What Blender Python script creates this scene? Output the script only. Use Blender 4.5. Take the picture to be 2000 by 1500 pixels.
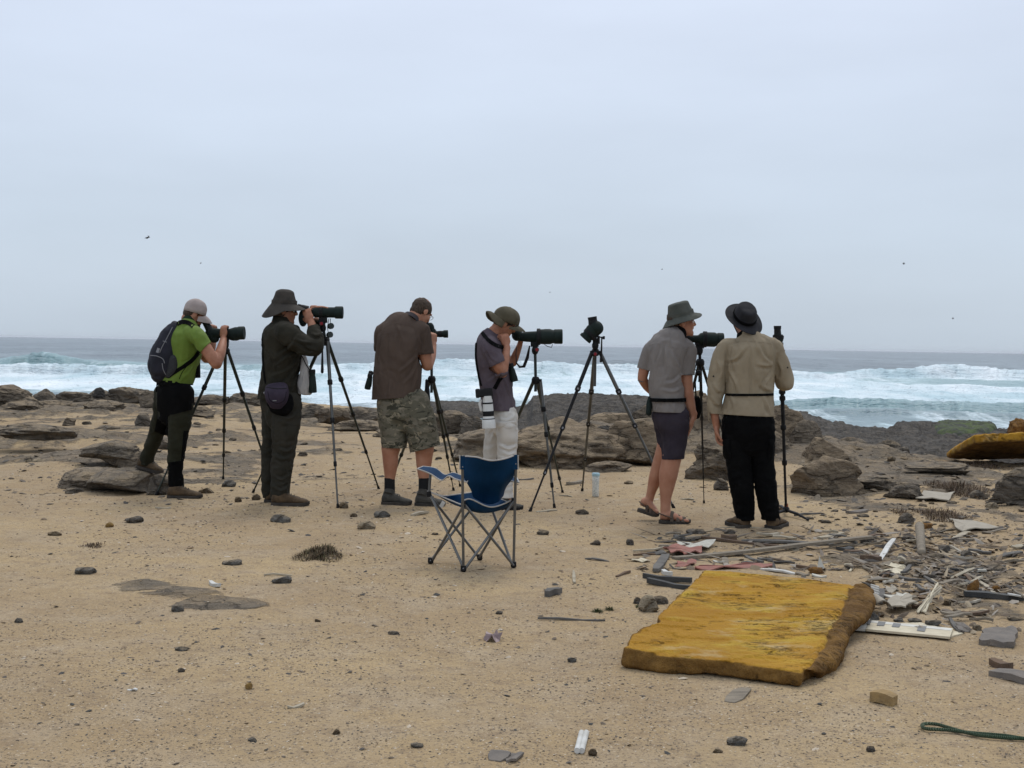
import bpy, bmesh, math, random
import numpy as np
from mathutils import Vector, Matrix
from mathutils.bvhtree import BVHTree
R=math.radians
for o in list(bpy.data.objects): bpy.data.objects.remove(o)
sc=bpy.context.scene; COL=sc.collection
# ---------------------------------------------------------------- camera
F=2600.0; CAMZ=1.4; PITCH=math.atan(76.5/F); ROLL=R(0.945)
cam=bpy.data.cameras.new('camera'); camo=bpy.data.objects.new('camera',cam); COL.objects.link(camo)
cam.sensor_width=36; cam.lens=36*F/2000; cam.clip_end=60000; cam.clip_start=.05
RM=Matrix.Rotation(R(90)-PITCH,3,'X')@Matrix.Rotation(ROLL,3,'Z')
camo.matrix_world=Matrix.Translation((0,0,CAMZ))@RM.to_4x4()
sc.camera=camo
# ---------------------------------------------------------------- world, sun, exposure
EL,AZ=R(58),R(12)      # sun ahead of the camera, behind thick cloud
w=bpy.data.worlds.new("World"); sc.world=w; w.use_nodes=True
nt=w.node_tree; nt.nodes.clear(); N=nt.nodes.new; L=nt.links.new
out=N('ShaderNodeOutputWorld'); bg=N('ShaderNodeBackground'); bg.inputs[1].default_value=.1
sky=N('ShaderNodeTexSky'); sky.sky_type='NISHITA'; sky.sun_disc=False; sky.sun_elevation=EL; sky.sun_rotation=AZ
sky.air_density=1; sky.dust_density=3; sky.altitude=0
tc=N('ShaderNodeTexCoord'); sep=N('ShaderNodeSeparateXYZ'); L(tc.outputs['Generated'],sep.inputs[0])
rp=N('ShaderNodeValToRGB'); L(sep.outputs['Z'],rp.inputs[0])
ce=rp.color_ramp.elements
ce[0].position=0.0; ce[0].color=(5.65,6.58,7.6,1)
ce[1].position=1.0; ce[1].color=(9.3,10.0,11.2,1)
for p_,c_ in ((.08,(5.95,6.95,8.2,1)),(.25,(7.15,8.0,9.55,1)),(.5,(8.15,8.9,10.3,1))):
    e=ce.new(p_); e.color=c_
mp=N('ShaderNodeMapping'); L(tc.outputs['Generated'],mp.inputs[0]); mp.inputs['Scale'].default_value=(1.6,1.6,6.5); mp.inputs['Rotation'].default_value=(0,R(14),0)
nz=N('ShaderNodeTexNoise'); L(mp.outputs[0],nz.inputs[0]); nz.inputs['Scale'].default_value=1.5; nz.inputs['Detail'].default_value=5; nz.inputs['Roughness'].default_value=.5
mr=N('ShaderNodeMapRange'); L(nz.outputs[0],mr.inputs[0]); mr.inputs[1].default_value=.3; mr.inputs[2].default_value=.7; mr.inputs[3].default_value=.935; mr.inputs[4].default_value=1.065
vm=N('ShaderNodeVectorMath'); vm.operation='SCALE'; L(rp.outputs[0],vm.inputs[0]); L(mr.outputs[0],vm.inputs['Scale'])
mx=N('ShaderNodeMix'); mx.data_type='RGBA'; mx.inputs[0].default_value=.9
L(sky.outputs[0],mx.inputs[6]); L(vm.outputs[0],mx.inputs[7]); L(mx.outputs[2],bg.inputs[0]); L(bg.outputs[0],out.inputs[0])
sl=bpy.data.lights.new('sun','SUN'); sl.energy=1.28; sl.angle=R(22); sl.color=(1,.95,.88)
so=bpy.data.objects.new('sun',sl); COL.objects.link(so)
sd=Vector((math.sin(AZ)*math.cos(EL),math.cos(AZ)*math.cos(EL),math.sin(EL)))
so.rotation_euler=sd.to_track_quat('Z','Y').to_euler(); so.location=(0,0,30)
vs=sc.view_settings; vs.view_transform='Standard'; vs.look='None'; vs.gamma=1; vs.use_curve_mapping=False; vs.exposure=0.0
# ---------------------------------------------------------------- pixel <-> place
def ray(px,py): return RM@Vector(((px-1000)/F,-(py-750)/F,-1))
def P(px,py,Y):
    d=ray(px,py); k=Y/d.y; return Vector((d.x*k,Y,CAMZ+d.z*k))
def GP(px,py,z=0.0):
    d=ray(px,py); k=(z-CAMZ)/d.z; return Vector((d.x*k,d.y*k,z))
# ---------------------------------------------------------------- numpy noise
def _h(ix,iy,iz,s):
    n=(ix*73856093)^(iy*19349663)^(iz*83492791)^(s*2654435761)
    n=n&0xffffffff; n=((n^(n>>13))*1274126177)&0xffffffff; n=((n^(n>>16))*2246822519)&0xffffffff
    return ((n^(n>>15))&0xffffff)/float(0xffffff)
def noise(p,s=0):
    p=np.asarray(p,float); i=np.floor(p).astype(np.int64); f=p-i; u=f*f*(3-2*f)
    x,y,z=i[...,0],i[...,1],i[...,2]; a,b,c=u[...,0],u[...,1],u[...,2]
    def l(p,q,t): return p+(q-p)*t
    r=l(l(l(_h(x,y,z,s),_h(x+1,y,z,s),a),l(_h(x,y+1,z,s),_h(x+1,y+1,z,s),a),b),
        l(l(_h(x,y,z+1,s),_h(x+1,y,z+1,s),a),l(_h(x,y+1,z+1,s),_h(x+1,y+1,z+1,s),a),b),c)
    return r*2-1
def fbm(p,o=4,s=0,g=.5):
    p=np.asarray(p,float); r=0;a=1;t=0
    for k in range(o):
        r=r+a*noise(p*(2.03**k)+k*7.3,s+k); t+=a; a*=g
    return r/t
def ss(a,b,x):
    t=np.clip((x-a)/(b-a),0,1); return t*t*(3-2*t)
# ---------------------------------------------------------------- objects
ORG={}
def tag(o,label=None,cat=None,group=None,kind=None):
    if label: o['label']=label
    if cat: o['category']=cat
    if group: o['group']=group
    if kind: o['kind']=kind
    return o
def thing(name,loc,label,cat,group=None):
    o=bpy.data.objects.new(name,None); o.empty_display_size=.1; COL.objects.link(o); o.location=loc; ORG[o.name]=Vector(loc)
    return tag(o,label,cat,group)
def link(name,me,mats=None,parent=None,loc=None,smooth=None):
    """me has world coordinates; it is shifted to loc (or the parent's origin)"""
    o=bpy.data.objects.new(name,me); COL.objects.link(o)
    if mats:
        for m in (mats if isinstance(mats,(list,tuple)) else [mats]): me.materials.append(m)
    if parent is not None:
        g=ORG[parent.name]; o.parent=parent; me.transform(Matrix.Translation(-g)); ORG[o.name]=g
    elif loc is not None:
        me.transform(Matrix.Translation(-Vector(loc))); o.location=loc; ORG[o.name]=Vector(loc)
    else: ORG[o.name]=Vector((0,0,0))
    if smooth is not None: me.polygons.foreach_set('use_smooth',[smooth]*len(me.polygons))
    return o
def mesh_np(name,v,f,smooth=True):
    me=bpy.data.meshes.new(name); v=np.asarray(v,np.float32)
    if isinstance(f,np.ndarray):
        n,k=f.shape
        me.vertices.add(len(v)); me.vertices.foreach_set('co',v.ravel())
        me.loops.add(n*k); me.loops.foreach_set('vertex_index',f.ravel().astype(np.int32))
        me.polygons.add(n); me.polygons.foreach_set('loop_start',np.arange(0,n*k,k,dtype=np.int32))
        me.polygons.foreach_set('use_smooth',np.full(n,smooth)); me.update(calc_edges=True); me.validate()
    else:
        me.from_pydata([tuple(x) for x in v.tolist()],[],f); me.polygons.foreach_set('use_smooth',[smooth]*len(me.polygons)); me.update()
    return me
def grid_faces(nr,nc,flip=False):
    a=np.arange(nr*nc).reshape(nr,nc)
    q=np.stack([a[:-1,:-1],a[:-1,1:],a[1:,1:],a[1:,:-1]],-1).reshape(-1,4)
    return q[:,::-1].copy() if flip else q
def fattr(me,name,vals):
    a=me.attributes.new(name,'FLOAT','POINT'); a.data.foreach_set('value',np.asarray(vals,np.float32).ravel())
class MB:
    """collects closed shapes; lo=[(v,f)]"""
    def __init__(s): s.v=[]; s.f=[]
    def add(s,v,f):
        n=len(s.v); s.v+= [tuple(x) for x in v]; s.f+=[tuple(i+n for i in q) for q in f]; return s
    def box(s,c,ax,hs):
        ax=[Vector(a).normalized() for a in ax]; c=Vector(c)
        v=[c+ax[0]*hs[0]*i+ax[1]*hs[1]*j+ax[2]*hs[2]*k for i in(-1,1) for j in(-1,1) for k in(-1,1)]
        return s.add(v,[(0,1,3,2),(4,6,7,5),(0,4,5,1),(2,3,7,6),(0,2,6,4),(1,5,7,3)])
    def rings(s,rs,cap=True,close=False):
        n=len(rs[0]); v=[p for r in rs for p in r]; f=[]
        for i in range(len(rs)-1 if not close else len(rs)):
            a=i*n; b=((i+1)%len(rs))*n
            for j in range(n): f.append((a+j,a+(j+1)%n,b+(j+1)%n,b+j))
        if cap and not close: f.append(tuple(range(n-1,-1,-1))); f.append(tuple((len(rs)-1)*n+j for j in range(n)))
        return s.add(v,f)
    def tube(s,pts,r,seg=8,round_=False):
        """pts list of Vector, r float or list or list of (a,b)"""
        pts=[Vector(p) for p in pts]; n=len(pts)
        rr=r if isinstance(r,(list,tuple)) else [r]*n
        rs=[]; t0=(pts[1]-pts[0]).normalized()
        a=t0.cross(Vector((0,1,0)));  a=a if a.length>.15 else t0.cross(Vector((1,0,0))); a.normalize()
        ts=[]
        for i in range(n):
            t=(pts[min(i+1,n-1)]-pts[max(i-1,0)]).normalized(); ts.append(t)
        def ring(c,t,a,ra,rb):
            b=t.cross(a); return [c+a*ra*math.cos(2*math.pi*k/seg)+b*rb*math.sin(2*math.pi*k/seg) for k in range(seg)]
        for i in range(n):
            t=ts[i]; a=(a-t*a.dot(t)).normalized(); q=rr[i]; ra,rb=(q if isinstance(q,(tuple,list)) else (q,q))
            if i==0 and round_:
                for e in (80,55,28): rs.append(ring(pts[0]-t*min(ra,rb)*math.sin(R(e)),t,a,ra*math.cos(R(e)),rb*math.cos(R(e))))
            rs.append(ring(pts[i],t,a,ra,rb))
            if i==n-1 and round_:
                for e in (28,55,80): rs.append(ring(pts[-1]+t*min(ra,rb)*math.sin(R(e)),t,a,ra*math.cos(R(e)),rb*math.cos(R(e))))
        return s.rings(rs)
    def ell(s,c,ax,rad,n=12):
        c=Vector(c); ax=[Vector(a).normalized() for a in ax]; rs=[]
        for i in range(1,n):
            th=math.pi*i/n; z=-math.cos(th); q=math.sin(th)
            rs.append([c+ax[2]*rad[2]*z+ax[0]*rad[0]*q*math.cos(2*math.pi*k/(n+2))+ax[1]*rad[1]*q*math.sin(2*math.pi*k/(n+2)) for k in range(n+2)])
        return s.rings(rs)
    def prism(s,poly,h,up=Vector((0,0,1))):
        n=len(poly); v=[Vector(p) for p in poly]+[Vector(p)+up*h for p in poly]
        return s.add(v,[tuple(range(n-1,-1,-1)),tuple(range(n,2*n))]+[(j,(j+1)%n,n+(j+1)%n,n+j) for j in range(n)])
    def mesh(s,name='m',smooth=True):
        me=bpy.data.meshes.new(name); me.from_pydata(s.v,[],s.f); me.update()
        bm=bmesh.new(); bm.from_mesh(me); bmesh.ops.recalc_face_normals(bm,faces=bm.faces); bm.to_mesh(me); bm.free()
        me.polygons.foreach_set('use_smooth',[smooth]*len(me.polygons)); return me
    def build(s,name,mat,parent=None,loc=None,smooth=True,bevel=0,auto=True):
        me=s.mesh(name,smooth)
        if smooth and auto:
            try: me.set_sharp_from_angle(angle=R(42))
            except Exception: pass
        o=link(name,me,mat,parent,loc)
        if bevel:
            m=o.modifiers.new('b','BEVEL'); m.width=bevel; m.segments=2; m.limit_method='ANGLE'
        return o
def cr(pts,sub=4):
    """catmull-rom over tuples"""
    a=np.array(pts,float); n=len(a)
    if n<3:
        return [a[0]*(1-k/sub)+a[1]*k/sub for k in range(sub+1)]
    o=[]
    for i in range(n-1):
        p0=a[max(i-1,0)];p1=a[i];p2=a[i+1];p3=a[min(i+2,n-1)]
        for k in range(sub):
            t=k/sub; o.append(.5*((2*p1)+(-p0+p2)*t+(2*p0-5*p1+4*p2-p3)*t*t+(-p0+3*p1-3*p2+p3)*t**3))
    o.append(a[-1]); return o
# ---------------------------------------------------------------- materials
MATS={}
def mat(name,col,col2=None,rough=.85,nscale=8,detail=5,bump=0.,bscale=60,spec=.3,metal=0,contrast=(.35,.65),stretch=(1,1,1),extra=None,coat=0):
    if name in MATS: return MATS[name]
    m=bpy.data.materials.new(name); m.use_nodes=True; t=m.node_tree; b=t.nodes['Principled BSDF']
    b.inputs['Roughness'].default_value=rough; b.inputs['Specular IOR Level'].default_value=spec; b.inputs['Metallic'].default_value=metal
    if coat: b.inputs['Coat Weight'].default_value=coat
    c=t.nodes.new('ShaderNodeTexCoord'); mpn=t.nodes.new('ShaderNodeMapping'); mpn.inputs['Scale'].default_value=stretch
    t.links.new(c.outputs['Object'],mpn.inputs[0])
    col=tuple(col)+(1,); 
    if col2:
        n=t.nodes.new('ShaderNodeTexNoise'); n.inputs['Scale'].default_value=nscale; n.inputs['Detail'].default_value=detail; t.links.new(mpn.outputs[0],n.inputs[0])
        r=t.nodes.new('ShaderNodeMapRange'); r.inputs[1].default_value=contrast[0]; r.inputs[2].default_value=contrast[1]; t.links.new(n.outputs[0],r.inputs[0])
        x=t.nodes.new('ShaderNodeMix'); x.data_type='RGBA'; t.links.new(r.outputs[0],x.inputs[0]); x.inputs[6].default_value=col; x.inputs[7].default_value=tuple(col2)+(1,)
        t.links.new(x.outputs[2],b.inputs['Base Color'])
    else: b.inputs['Base Color'].default_value=col
    if bump:
        n2=t.nodes.new('ShaderNodeTexNoise'); n2.inputs['Scale'].default_value=bscale; n2.inputs['Detail'].default_value=4; t.links.new(mpn.outputs[0],n2.inputs[0])
        bp=t.nodes.new('ShaderNodeBump'); bp.inputs['Strength'].default_value=bump; bp.inputs['Distance'].default_value=.01
        t.links.new(n2.outputs[0],bp.inputs['Height']); t.links.new(bp.outputs[0],b.inputs['Normal'])
    if bscale==260 and bump:
        n3=t.nodes.new('ShaderNodeTexNoise'); n3.inputs['Scale'].default_value=5; n3.inputs['Detail'].default_value=3; n3.inputs['Distortion'].default_value=.7; n3.inputs['Roughness'].default_value=.45; t.links.new(mpn.outputs[0],n3.inputs[0])
        m3=t.nodes.new('ShaderNodeMath'); m3.operation='ABSOLUTE'; m4=t.nodes.new('ShaderNodeMath'); m4.operation='SUBTRACT'; m4.inputs[1].default_value=.5; t.links.new(n3.outputs[0],m4.inputs[0]); t.links.new(m4.outputs[0],m3.inputs[0])
        b3=t.nodes.new('ShaderNodeBump'); b3.inputs['Strength'].default_value=.35; b3.inputs['Distance'].default_value=.05; t.links.new(m3.outputs[0],b3.inputs['Height']); t.links.new(b3.outputs[0],bp.inputs['Normal'])
    if extra: extra(t,b,mpn)
    MATS[name]=m; return m
class NT:
    """tiny node helper"""
    def __init__(s,m): s.t=m.node_tree; s.b=s.t.nodes['Principled BSDF']
    def n(s,k,**kw):
        x=s.t.nodes.new(k)
        for a,v in kw.items(): setattr(x,a,v)
        return x
    def l(s,a,b): s.t.links.new(a,b)
    def noise(s,vec,scale,detail=4,rough=.5,dist=0):
        x=s.n('ShaderNodeTexNoise'); x.inputs['Scale'].default_value=scale; x.inputs['Detail'].default_value=detail; x.inputs['Roughness'].default_value=rough; x.inputs['Distortion'].default_value=dist
        s.l(vec,x.inputs['Vector']); return x.outputs[0]
    def mapr(s,v,a,b,c=0,d=1):
        x=s.n('ShaderNodeMapRange'); s.l(v,x.inputs[0])
        for i,q in enumerate((a,b,c,d)): x.inputs[i+1].default_value=q
        return x.outputs[0]
    def mix(s,f,a,b):
        x=s.n('ShaderNodeMix',data_type='RGBA')
        for i,q in ((0,f),(6,a),(7,b)):
            if isinstance(q,(int,float)): x.inputs[i].default_value=q
            elif isinstance(q,tuple): x.inputs[i].default_value=q+(1,)
            else: s.l(q,x.inputs[i])
        return x.outputs[2]
    def math(s,op,a,b=0):
        x=s.n('ShaderNodeMath',operation=op)
        for i,q in enumerate((a,b)):
            if isinstance(q,(int,float)): x.inputs[i].default_value=q
            else: s.l(q,x.inputs[i])
        return x.outputs[0]
    def attr(s,name): x=s.n('ShaderNodeAttribute',attribute_name=name); return x.outputs['Fac']
    def mapping(s,scale=(1,1,1),rot=(0,0,0),src='pos'):
        c=s.n('ShaderNodeNewGeometry').outputs['Position'] if src=='pos' else s.n('ShaderNodeTexCoord').outputs['Object']
        m=s.n('ShaderNodeMapping'); m.inputs['Scale'].default_value=scale; m.inputs['Rotation'].default_value=rot; s.l(c,m.inputs[0]); return m.outputs[0]
    def bump(s,h,st,dist,prev=None):
        x=s.n('ShaderNodeBump'); x.inputs['Strength'].default_value=st; x.inputs['Distance'].default_value=dist; s.l(h,x.inputs['Height'])
        if prev is not None: s.l(prev,x.inputs['Normal'])
        return x.outputs[0]
def newmat(name,rough=.9,spec=.3):
    m=bpy.data.materials.new(name); m.use_nodes=True; k=NT(m); k.b.inputs['Roughness'].default_value=rough; k.b.inputs['Specular IOR Level'].default_value=spec; MATS[name]=m; return m,k
# rock colours shared by ground rock and boulders
def rock_nodes(k,c1,c2,c3,src='pos',rot=(.5,.35,.2)):
    v=k.mapping((1,1,5.5),rot,src); v0=k.mapping((1,1,1),(0,0,0),src)
    a=k.mapr(k.noise(v,2.2,6,.62,.6),.36,.66); b=k.mapr(k.noise(v0,1.1,5),.35,.65)
    base=k.mix(b,c1,c2); base=k.mix(a,base,c3)
    vein=k.mapr(k.noise(v,7.5,5,.6,1.2),.60,.70,0,.55); base=k.mix(vein,base,(.40,.34,.26))
    dk=k.mapr(k.noise(v0,26,4),.58,.72,0,.6); base=k.mix(dk,base,(.075,.066,.055))
    h=k.math('ADD',k.noise(v,9,6,.65,.8),k.math('MULTIPLY',k.noise(v0,38,5),.5))
    vo=k.n('ShaderNodeTexVoronoi',feature='DISTANCE_TO_EDGE'); vo.inputs['Scale'].default_value=1.7; dv=k.n('ShaderNodeVectorMath',operation='ADD'); nz_=k.n('ShaderNodeTexNoise'); nz_.inputs['Scale'].default_value=2.5; nz_.inputs['Detail'].default_value=6; k.l(k.mapping((1,1,2.4),rot,src),nz_.inputs['Vector']); k.l(nz_.outputs['Color'],dv.inputs[0]); k.l(k.mapping((1,1,2.4),rot,src),dv.inputs[1]); k.l(dv.outputs[0],vo.inputs['Vector'])
    crk=k.mapr(vo.outputs['Distance'],0.0,.06,1,0); base=k.mix(k.math('MULTIPLY',crk,.40),base,(.035,.03,.025)); h=k.math('SUBTRACT',h,k.math('MULTIPLY',crk,.8))
    return base,h
def rock_mat(name,c1,c2,c3,bs=.9,rot=(.5,.35,.2),dust=.7):
    m,k=newmat(name,.92,.2); b,h=rock_nodes(k,c1,c2,c3,'obj',rot); sp=k.n('ShaderNodeSeparateXYZ'); k.l(k.n('ShaderNodeNewGeometry').outputs['Normal'],sp.inputs[0]); du=k.math('MULTIPLY',k.mapr(sp.outputs[2],.25,.95),k.mapr(k.noise(k.mapping(),6,6,.7),.38,.62,0,dust)); k.l(k.mix(du,b,(.33,.25,.155)),k.b.inputs['Base Color']); k.l(k.bump(h,bs,.06),k.b.inputs['Normal']); return m
M_tan=rock_mat('tan_rock',(.19,.145,.098),(.115,.092,.068),(.27,.205,.135))
M_tan2=rock_mat('tan_rock_b',(.22,.175,.125),(.15,.122,.092),(.17,.14,.105),rot=(.1,1.0,.6))
M_grey=rock_mat('grey_rock',(.160,.138,.112),(.215,.180,.135),(.118,.104,.088),rot=(.2,.2,.9))
M_dark=rock_mat('dark_rock',(.072,.067,.062),(.125,.110,.092),(.050,.049,.048),bs=1.,rot=(.15,.1,.3),dust=.1)
M_brown=rock_mat('brown_stone',(.20,.145,.085),(.15,.11,.07),(.25,.19,.12))
M_pale=rock_mat('pale_stone',(.42,.34,.22),(.34,.27,.18),(.30,.26,.2))
# ================================================================ TERRAIN
SEA=-3.0
_eX=np.array([-900,0,300,520,700,850,950,1050,1300,1500,1700,2000,2900.]); _eY=np.array([40,40,36,34,30,27,22,18,17,16.5,17,17.6,18.])
ROCKP=[]   # rock patches: world x,y,rx,ry,strength
def rp_(px,py,rx,ry,s=1.): 
    c=GP(px,py); ex=GP(px+rx,py); ey=GP(px,py-ry); ROCKP.append((c.x,c.y,abs(ex.x-c.x),abs(ey.y-c.y),s))
for a in [(275,1150,95,15,1.5),(370,1162,110,19,1.6),(465,1184,90,16,1.6),(60,862,190,20),(190,905,170,26,.9),(60,905,110,14,.8),(250,945,130,22,1),(100,795,260,16,1),(330,805,140,10,.8),(560,815,170,14,.9),(470,905,90,26,.75),(640,880,120,12,.5),(430,930,80,22,.6),
          (880,840,140,24,1.1),(760,815,120,12,.9),(1700,925,120,26,.9),(1800,940,160,30,.75),(1960,940,70,36,1),(1680,985,120,14,.55),(1960,1010,60,20,.8),(620,1000,60,8,.3),
          (1100,905,200,14,.7),(1400,930,150,14,.7),(1600,960,110,22,.9),(1700,1100,130,30,.9),(1870,1110,170,50,.95),(1920,1190,140,36,.8),(200,1000,180,14,.3)]: rp_(*a)
MND=[(P(a,700,Y).x,Y,rx,ry,s) for a,Y,rx,ry,s in ((1090,17.2,1.5,.9,.30),(1200,17.6,1.2,.8,.40),(1320,17.6,1.3,.8,.50),(1440,17.2,1.2,.8,.45),(1545,17.0,1.0,.8,.42),(1610,16.6,1.1,1.1,.30),(1700,17.5,1.0,.8,.12),(215,14.6,.8,1.2,.12),(240,13.2,.5,.6,.08),(60,17.5,1.6,.8,.18))]
def Hs(x,y):
    x=np.asarray(x,float); y=np.asarray(y,float); yy=np.maximum(y,1.)
    X=1000+F*x/yy; z3=np.zeros_like(x)
    q=np.stack([x,y,z3],-1)
    h=.022*fbm(q*.9,3,3)+.010*fbm(q*3.1,3,9)+.012*(.4-np.abs(fbm(q*4.2,3,15)))
    far=ss(9,22,y); h=h+far*.10*fbm(q*.35,4,21)
    mnd=np.zeros_like(x)
    for (a,b,c,e,s) in MND: g_=s*np.exp(-(((x-a)/c)**2+((y-b)/e)**2)); mnd=np.maximum(mnd,g_)
    h=h+mnd*(1+.5*fbm(q*1.5,3,55))-ss(22,42,y)*.32*ss(900,200,X)
    Ye=np.interp(X,_eX,_eY)+1.2*fbm(np.stack([X/90,z3,z3],-1),3,5)
    d=np.maximum(0,y-Ye); h=h-np.minimum(d*.34,4.2)
    rk=np.zeros_like(x)
    wa=.034*yy*fbm(np.stack([x*2.3,y*2.3,z3],-1),4,61,.6); wb=.034*yy*fbm(np.stack([x*1.6+9,y*3.1,z3],-1),4,63,.6)
    for (a,b,c,e,s) in ROCKP:
        t=1-np.sqrt(((x+wa-a)/c)**2+((y+wb-b)/e)**2); rk=np.maximum(rk,s*np.clip(t*1.3,-.6,1)*.62)
    rk=np.maximum(rk,mnd*4)+.55*fbm(np.stack([x*1.1+y*.4,y*2.6-x*.7,z3],-1),5,31,.62)+.36*ss(10.5,15,y)*ss(.02,-.2,x/(yy))*(1-.5*np.exp(-((y-15.5)/1.6)**2))+.34*ss(9.3,12,y)*ss(.19,.27,x/yy)-.02
    m=ss(.25,.6,rk)
    st=fbm(np.stack([x*1.1+y*.5,y*3.0-x*.8,z3],-1),5,41)
    amp=.045+.10*ss(11,30,y)
    h=h+m*amp*(st+.35)
    return h,np.maximum(m,ss(.3,2.,d))
def H(x,y): return float(Hs(np.array([x]),np.array([y]))[0][0])
def G(px,py,dz=0):
    """point of the ground seen at a pixel"""
    z=0.
    for _ in range(4):
        p=GP(px,py,z); z=H(p.x,p.y)
    return GP(px,py,z)+Vector((0,0,dz))
dd=np.concatenate([np.arange(850,560,-2.2),np.arange(560,110,-1.25),np.arange(110,34,-2.)])
Ys=np.concatenate([[-6,-3,0,1.5,2.5,3.4],1.4*F/dd]); nc=450
U=np.linspace(-.62,.62,nc); YY,UU=np.meshgrid(Ys,U,indexing='ij'); XX=UU*(np.maximum(YY,0)+5)
hh,rk=Hs(XX,YY)
me=mesh_np('ground',np.stack([XX,YY,hh],-1).reshape(-1,3),grid_faces(len(Ys),nc)); fattr(me,'rock',rk)
m,k=newmat('sand_ground',.95,.15)
v=k.mapping(); 
base=k.mix(k.mapr(k.noise(v,.55,4),.35,.65),(.410,.302,.168),(.320,.230,.132))
base=k.mix(k.mapr(k.noise(v,1.3,6,.66),.46,.68,0,.55),base,(.27,.205,.135)); base=k.mix(k.mapr(k.noise(v,2.6,6,.62),.46,.72,0,.7),base,(.42,.33,.22))
base=k.mix(k.mapr(k.noise(v,9,5,.7),.50,.72,0,.75),base,(.235,.168,.105))
base=k.mix(k.mapr(k.noise(v,55,4,.7),.52,.66,0,.8),base,(.17,.135,.10))
base=k.mix(k.mapr(k.noise(v,110,3,.7),.60,.68,0,.85),base,(.085,.075,.06))
base=k.mix(k.mapr(k.noise(v,80,3,.6),.63,.70,0,.8),base,(.60,.52,.40))
rb,rh=rock_nodes(k,(.175,.145,.108),(.225,.178,.125),(.125,.108,.086),rot=(.1,.1,.5))
at=k.attr('rock'); fr=k.math('ADD',at,k.math('MULTIPLY',k.math('SUBTRACT',k.noise(v,4,7,.72),.5),2.4))
fac=k.math('MULTIPLY',k.mapr(fr,.40,.85),k.mapr(k.noise(v,3.3,6,.7),.36,.56,.55,1)); k.l(k.mix(fac,base,rb),k.b.inputs['Base Color'])
hn=k.math('ADD',k.math('MULTIPLY',k.noise(v,45,5,.7),.5),k.math('MULTIPLY',k.noise(v,7,5,.6),1.2))
b1=k.bump(hn,.8,.018); k.l(k.bump(k.math('MULTIPLY',rh,fac),.9,.04,b1),k.b.inputs['Normal'])
tag(link('ground',me,m),'pale brown sandy ground with low bedrock showing through',kind='structure')
# ================================================================ rocks
_ico={}
def ico(sub):
    if sub not in _ico:
        bm=bmesh.new(); bmesh.ops.create_icosphere(bm,subdivisions=sub,radius=1)
        _ico[sub]=(np.array([v.co[:] for v in bm.verts]),np.array([[v.index for v in f.verts] for f in bm.faces])); bm.free()
    return _ico[sub]
def rock_verts(seed,size,sub=4,facets=12,rough=.18,strata=.05,sdir=(.35,.25,.9),sfreq=9,skirt=True):
    v,f=ico(sub); v=v.copy(); rs=np.random.RandomState(seed)
    for _ in range(facets):
        n=rs.normal(size=3); n/=np.linalg.norm(n); d=rs.uniform(.55,.9); t=v@n; v-=np.outer(np.maximum(0,t-d)*.93,n)
    if skirt:
        zz_=np.clip(v[:,2],-.93,0); v[:,:2]*=np.minimum((1.0-.22*zz_)/np.sqrt(1-zz_**2),2.2)[:,None]
    size=np.array(size); nn=v/np.linalg.norm(v,axis=1,keepdims=True)
    r=rough*(fbm(v*1.6+seed,4,seed)+.35*np.abs(fbm(v*5+seed,4,seed+3)))
    sdv=np.array(sdir)/np.linalg.norm(sdir); s=v@sdv+.25*fbm(v*1.4+3*seed,3,seed+9)
    r+=.42*strata*(2*np.abs(noise(np.stack([s*sfreq*.6,v[:,0]*1.2,v[:,1]*1.2],-1),seed+4))-.8)+rough*.35*(1-2*np.abs(fbm(v*3.2+seed,4,seed+13)))
    r+=strata*.22*fbm(np.stack([s*sfreq*3,v[:,0]*2,v[:,1]*2],-1),3,seed+6)
    v=v+nn*r[:,None]; return v*size,f
def rock(name,px,base,top,hw,label,mt,seed,Y=None,depth=None,sub=4,group=None,sink=.3,cat='rock',rz=0,**kw):
    """a rock whose front foot is at py=base, its top at py=top, half width hw px"""
    p=G(px,base) if Y is None else P(px,base,Y)
    sx=hw*p.y/F; sy=depth if depth else sx*.8; yc=p.y+sy*.8
    zt=P(px,top,yc).z; hgt=max(zt-p.z,.01); sz=hgt/(1+ (1-sink*1.2)) ; zc=zt-sz*.93
    v,f=rock_verts(seed,(sx*1.12,sy,sz*1.08),sub,**kw)
    c,s_=math.cos(rz),math.sin(rz); v=v@np.array([[c,s_,0],[-s_,c,0],[0,0,1]])
    v=v+np.array([P(px,base,yc).x,yc,zc])
    me=mesh_np(name,v,f); loc=Vector((P(px,base,yc).x,yc,p.z))
    o=link(name,me,mt,loc=loc); tag(o,label,cat,group); return o
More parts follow.
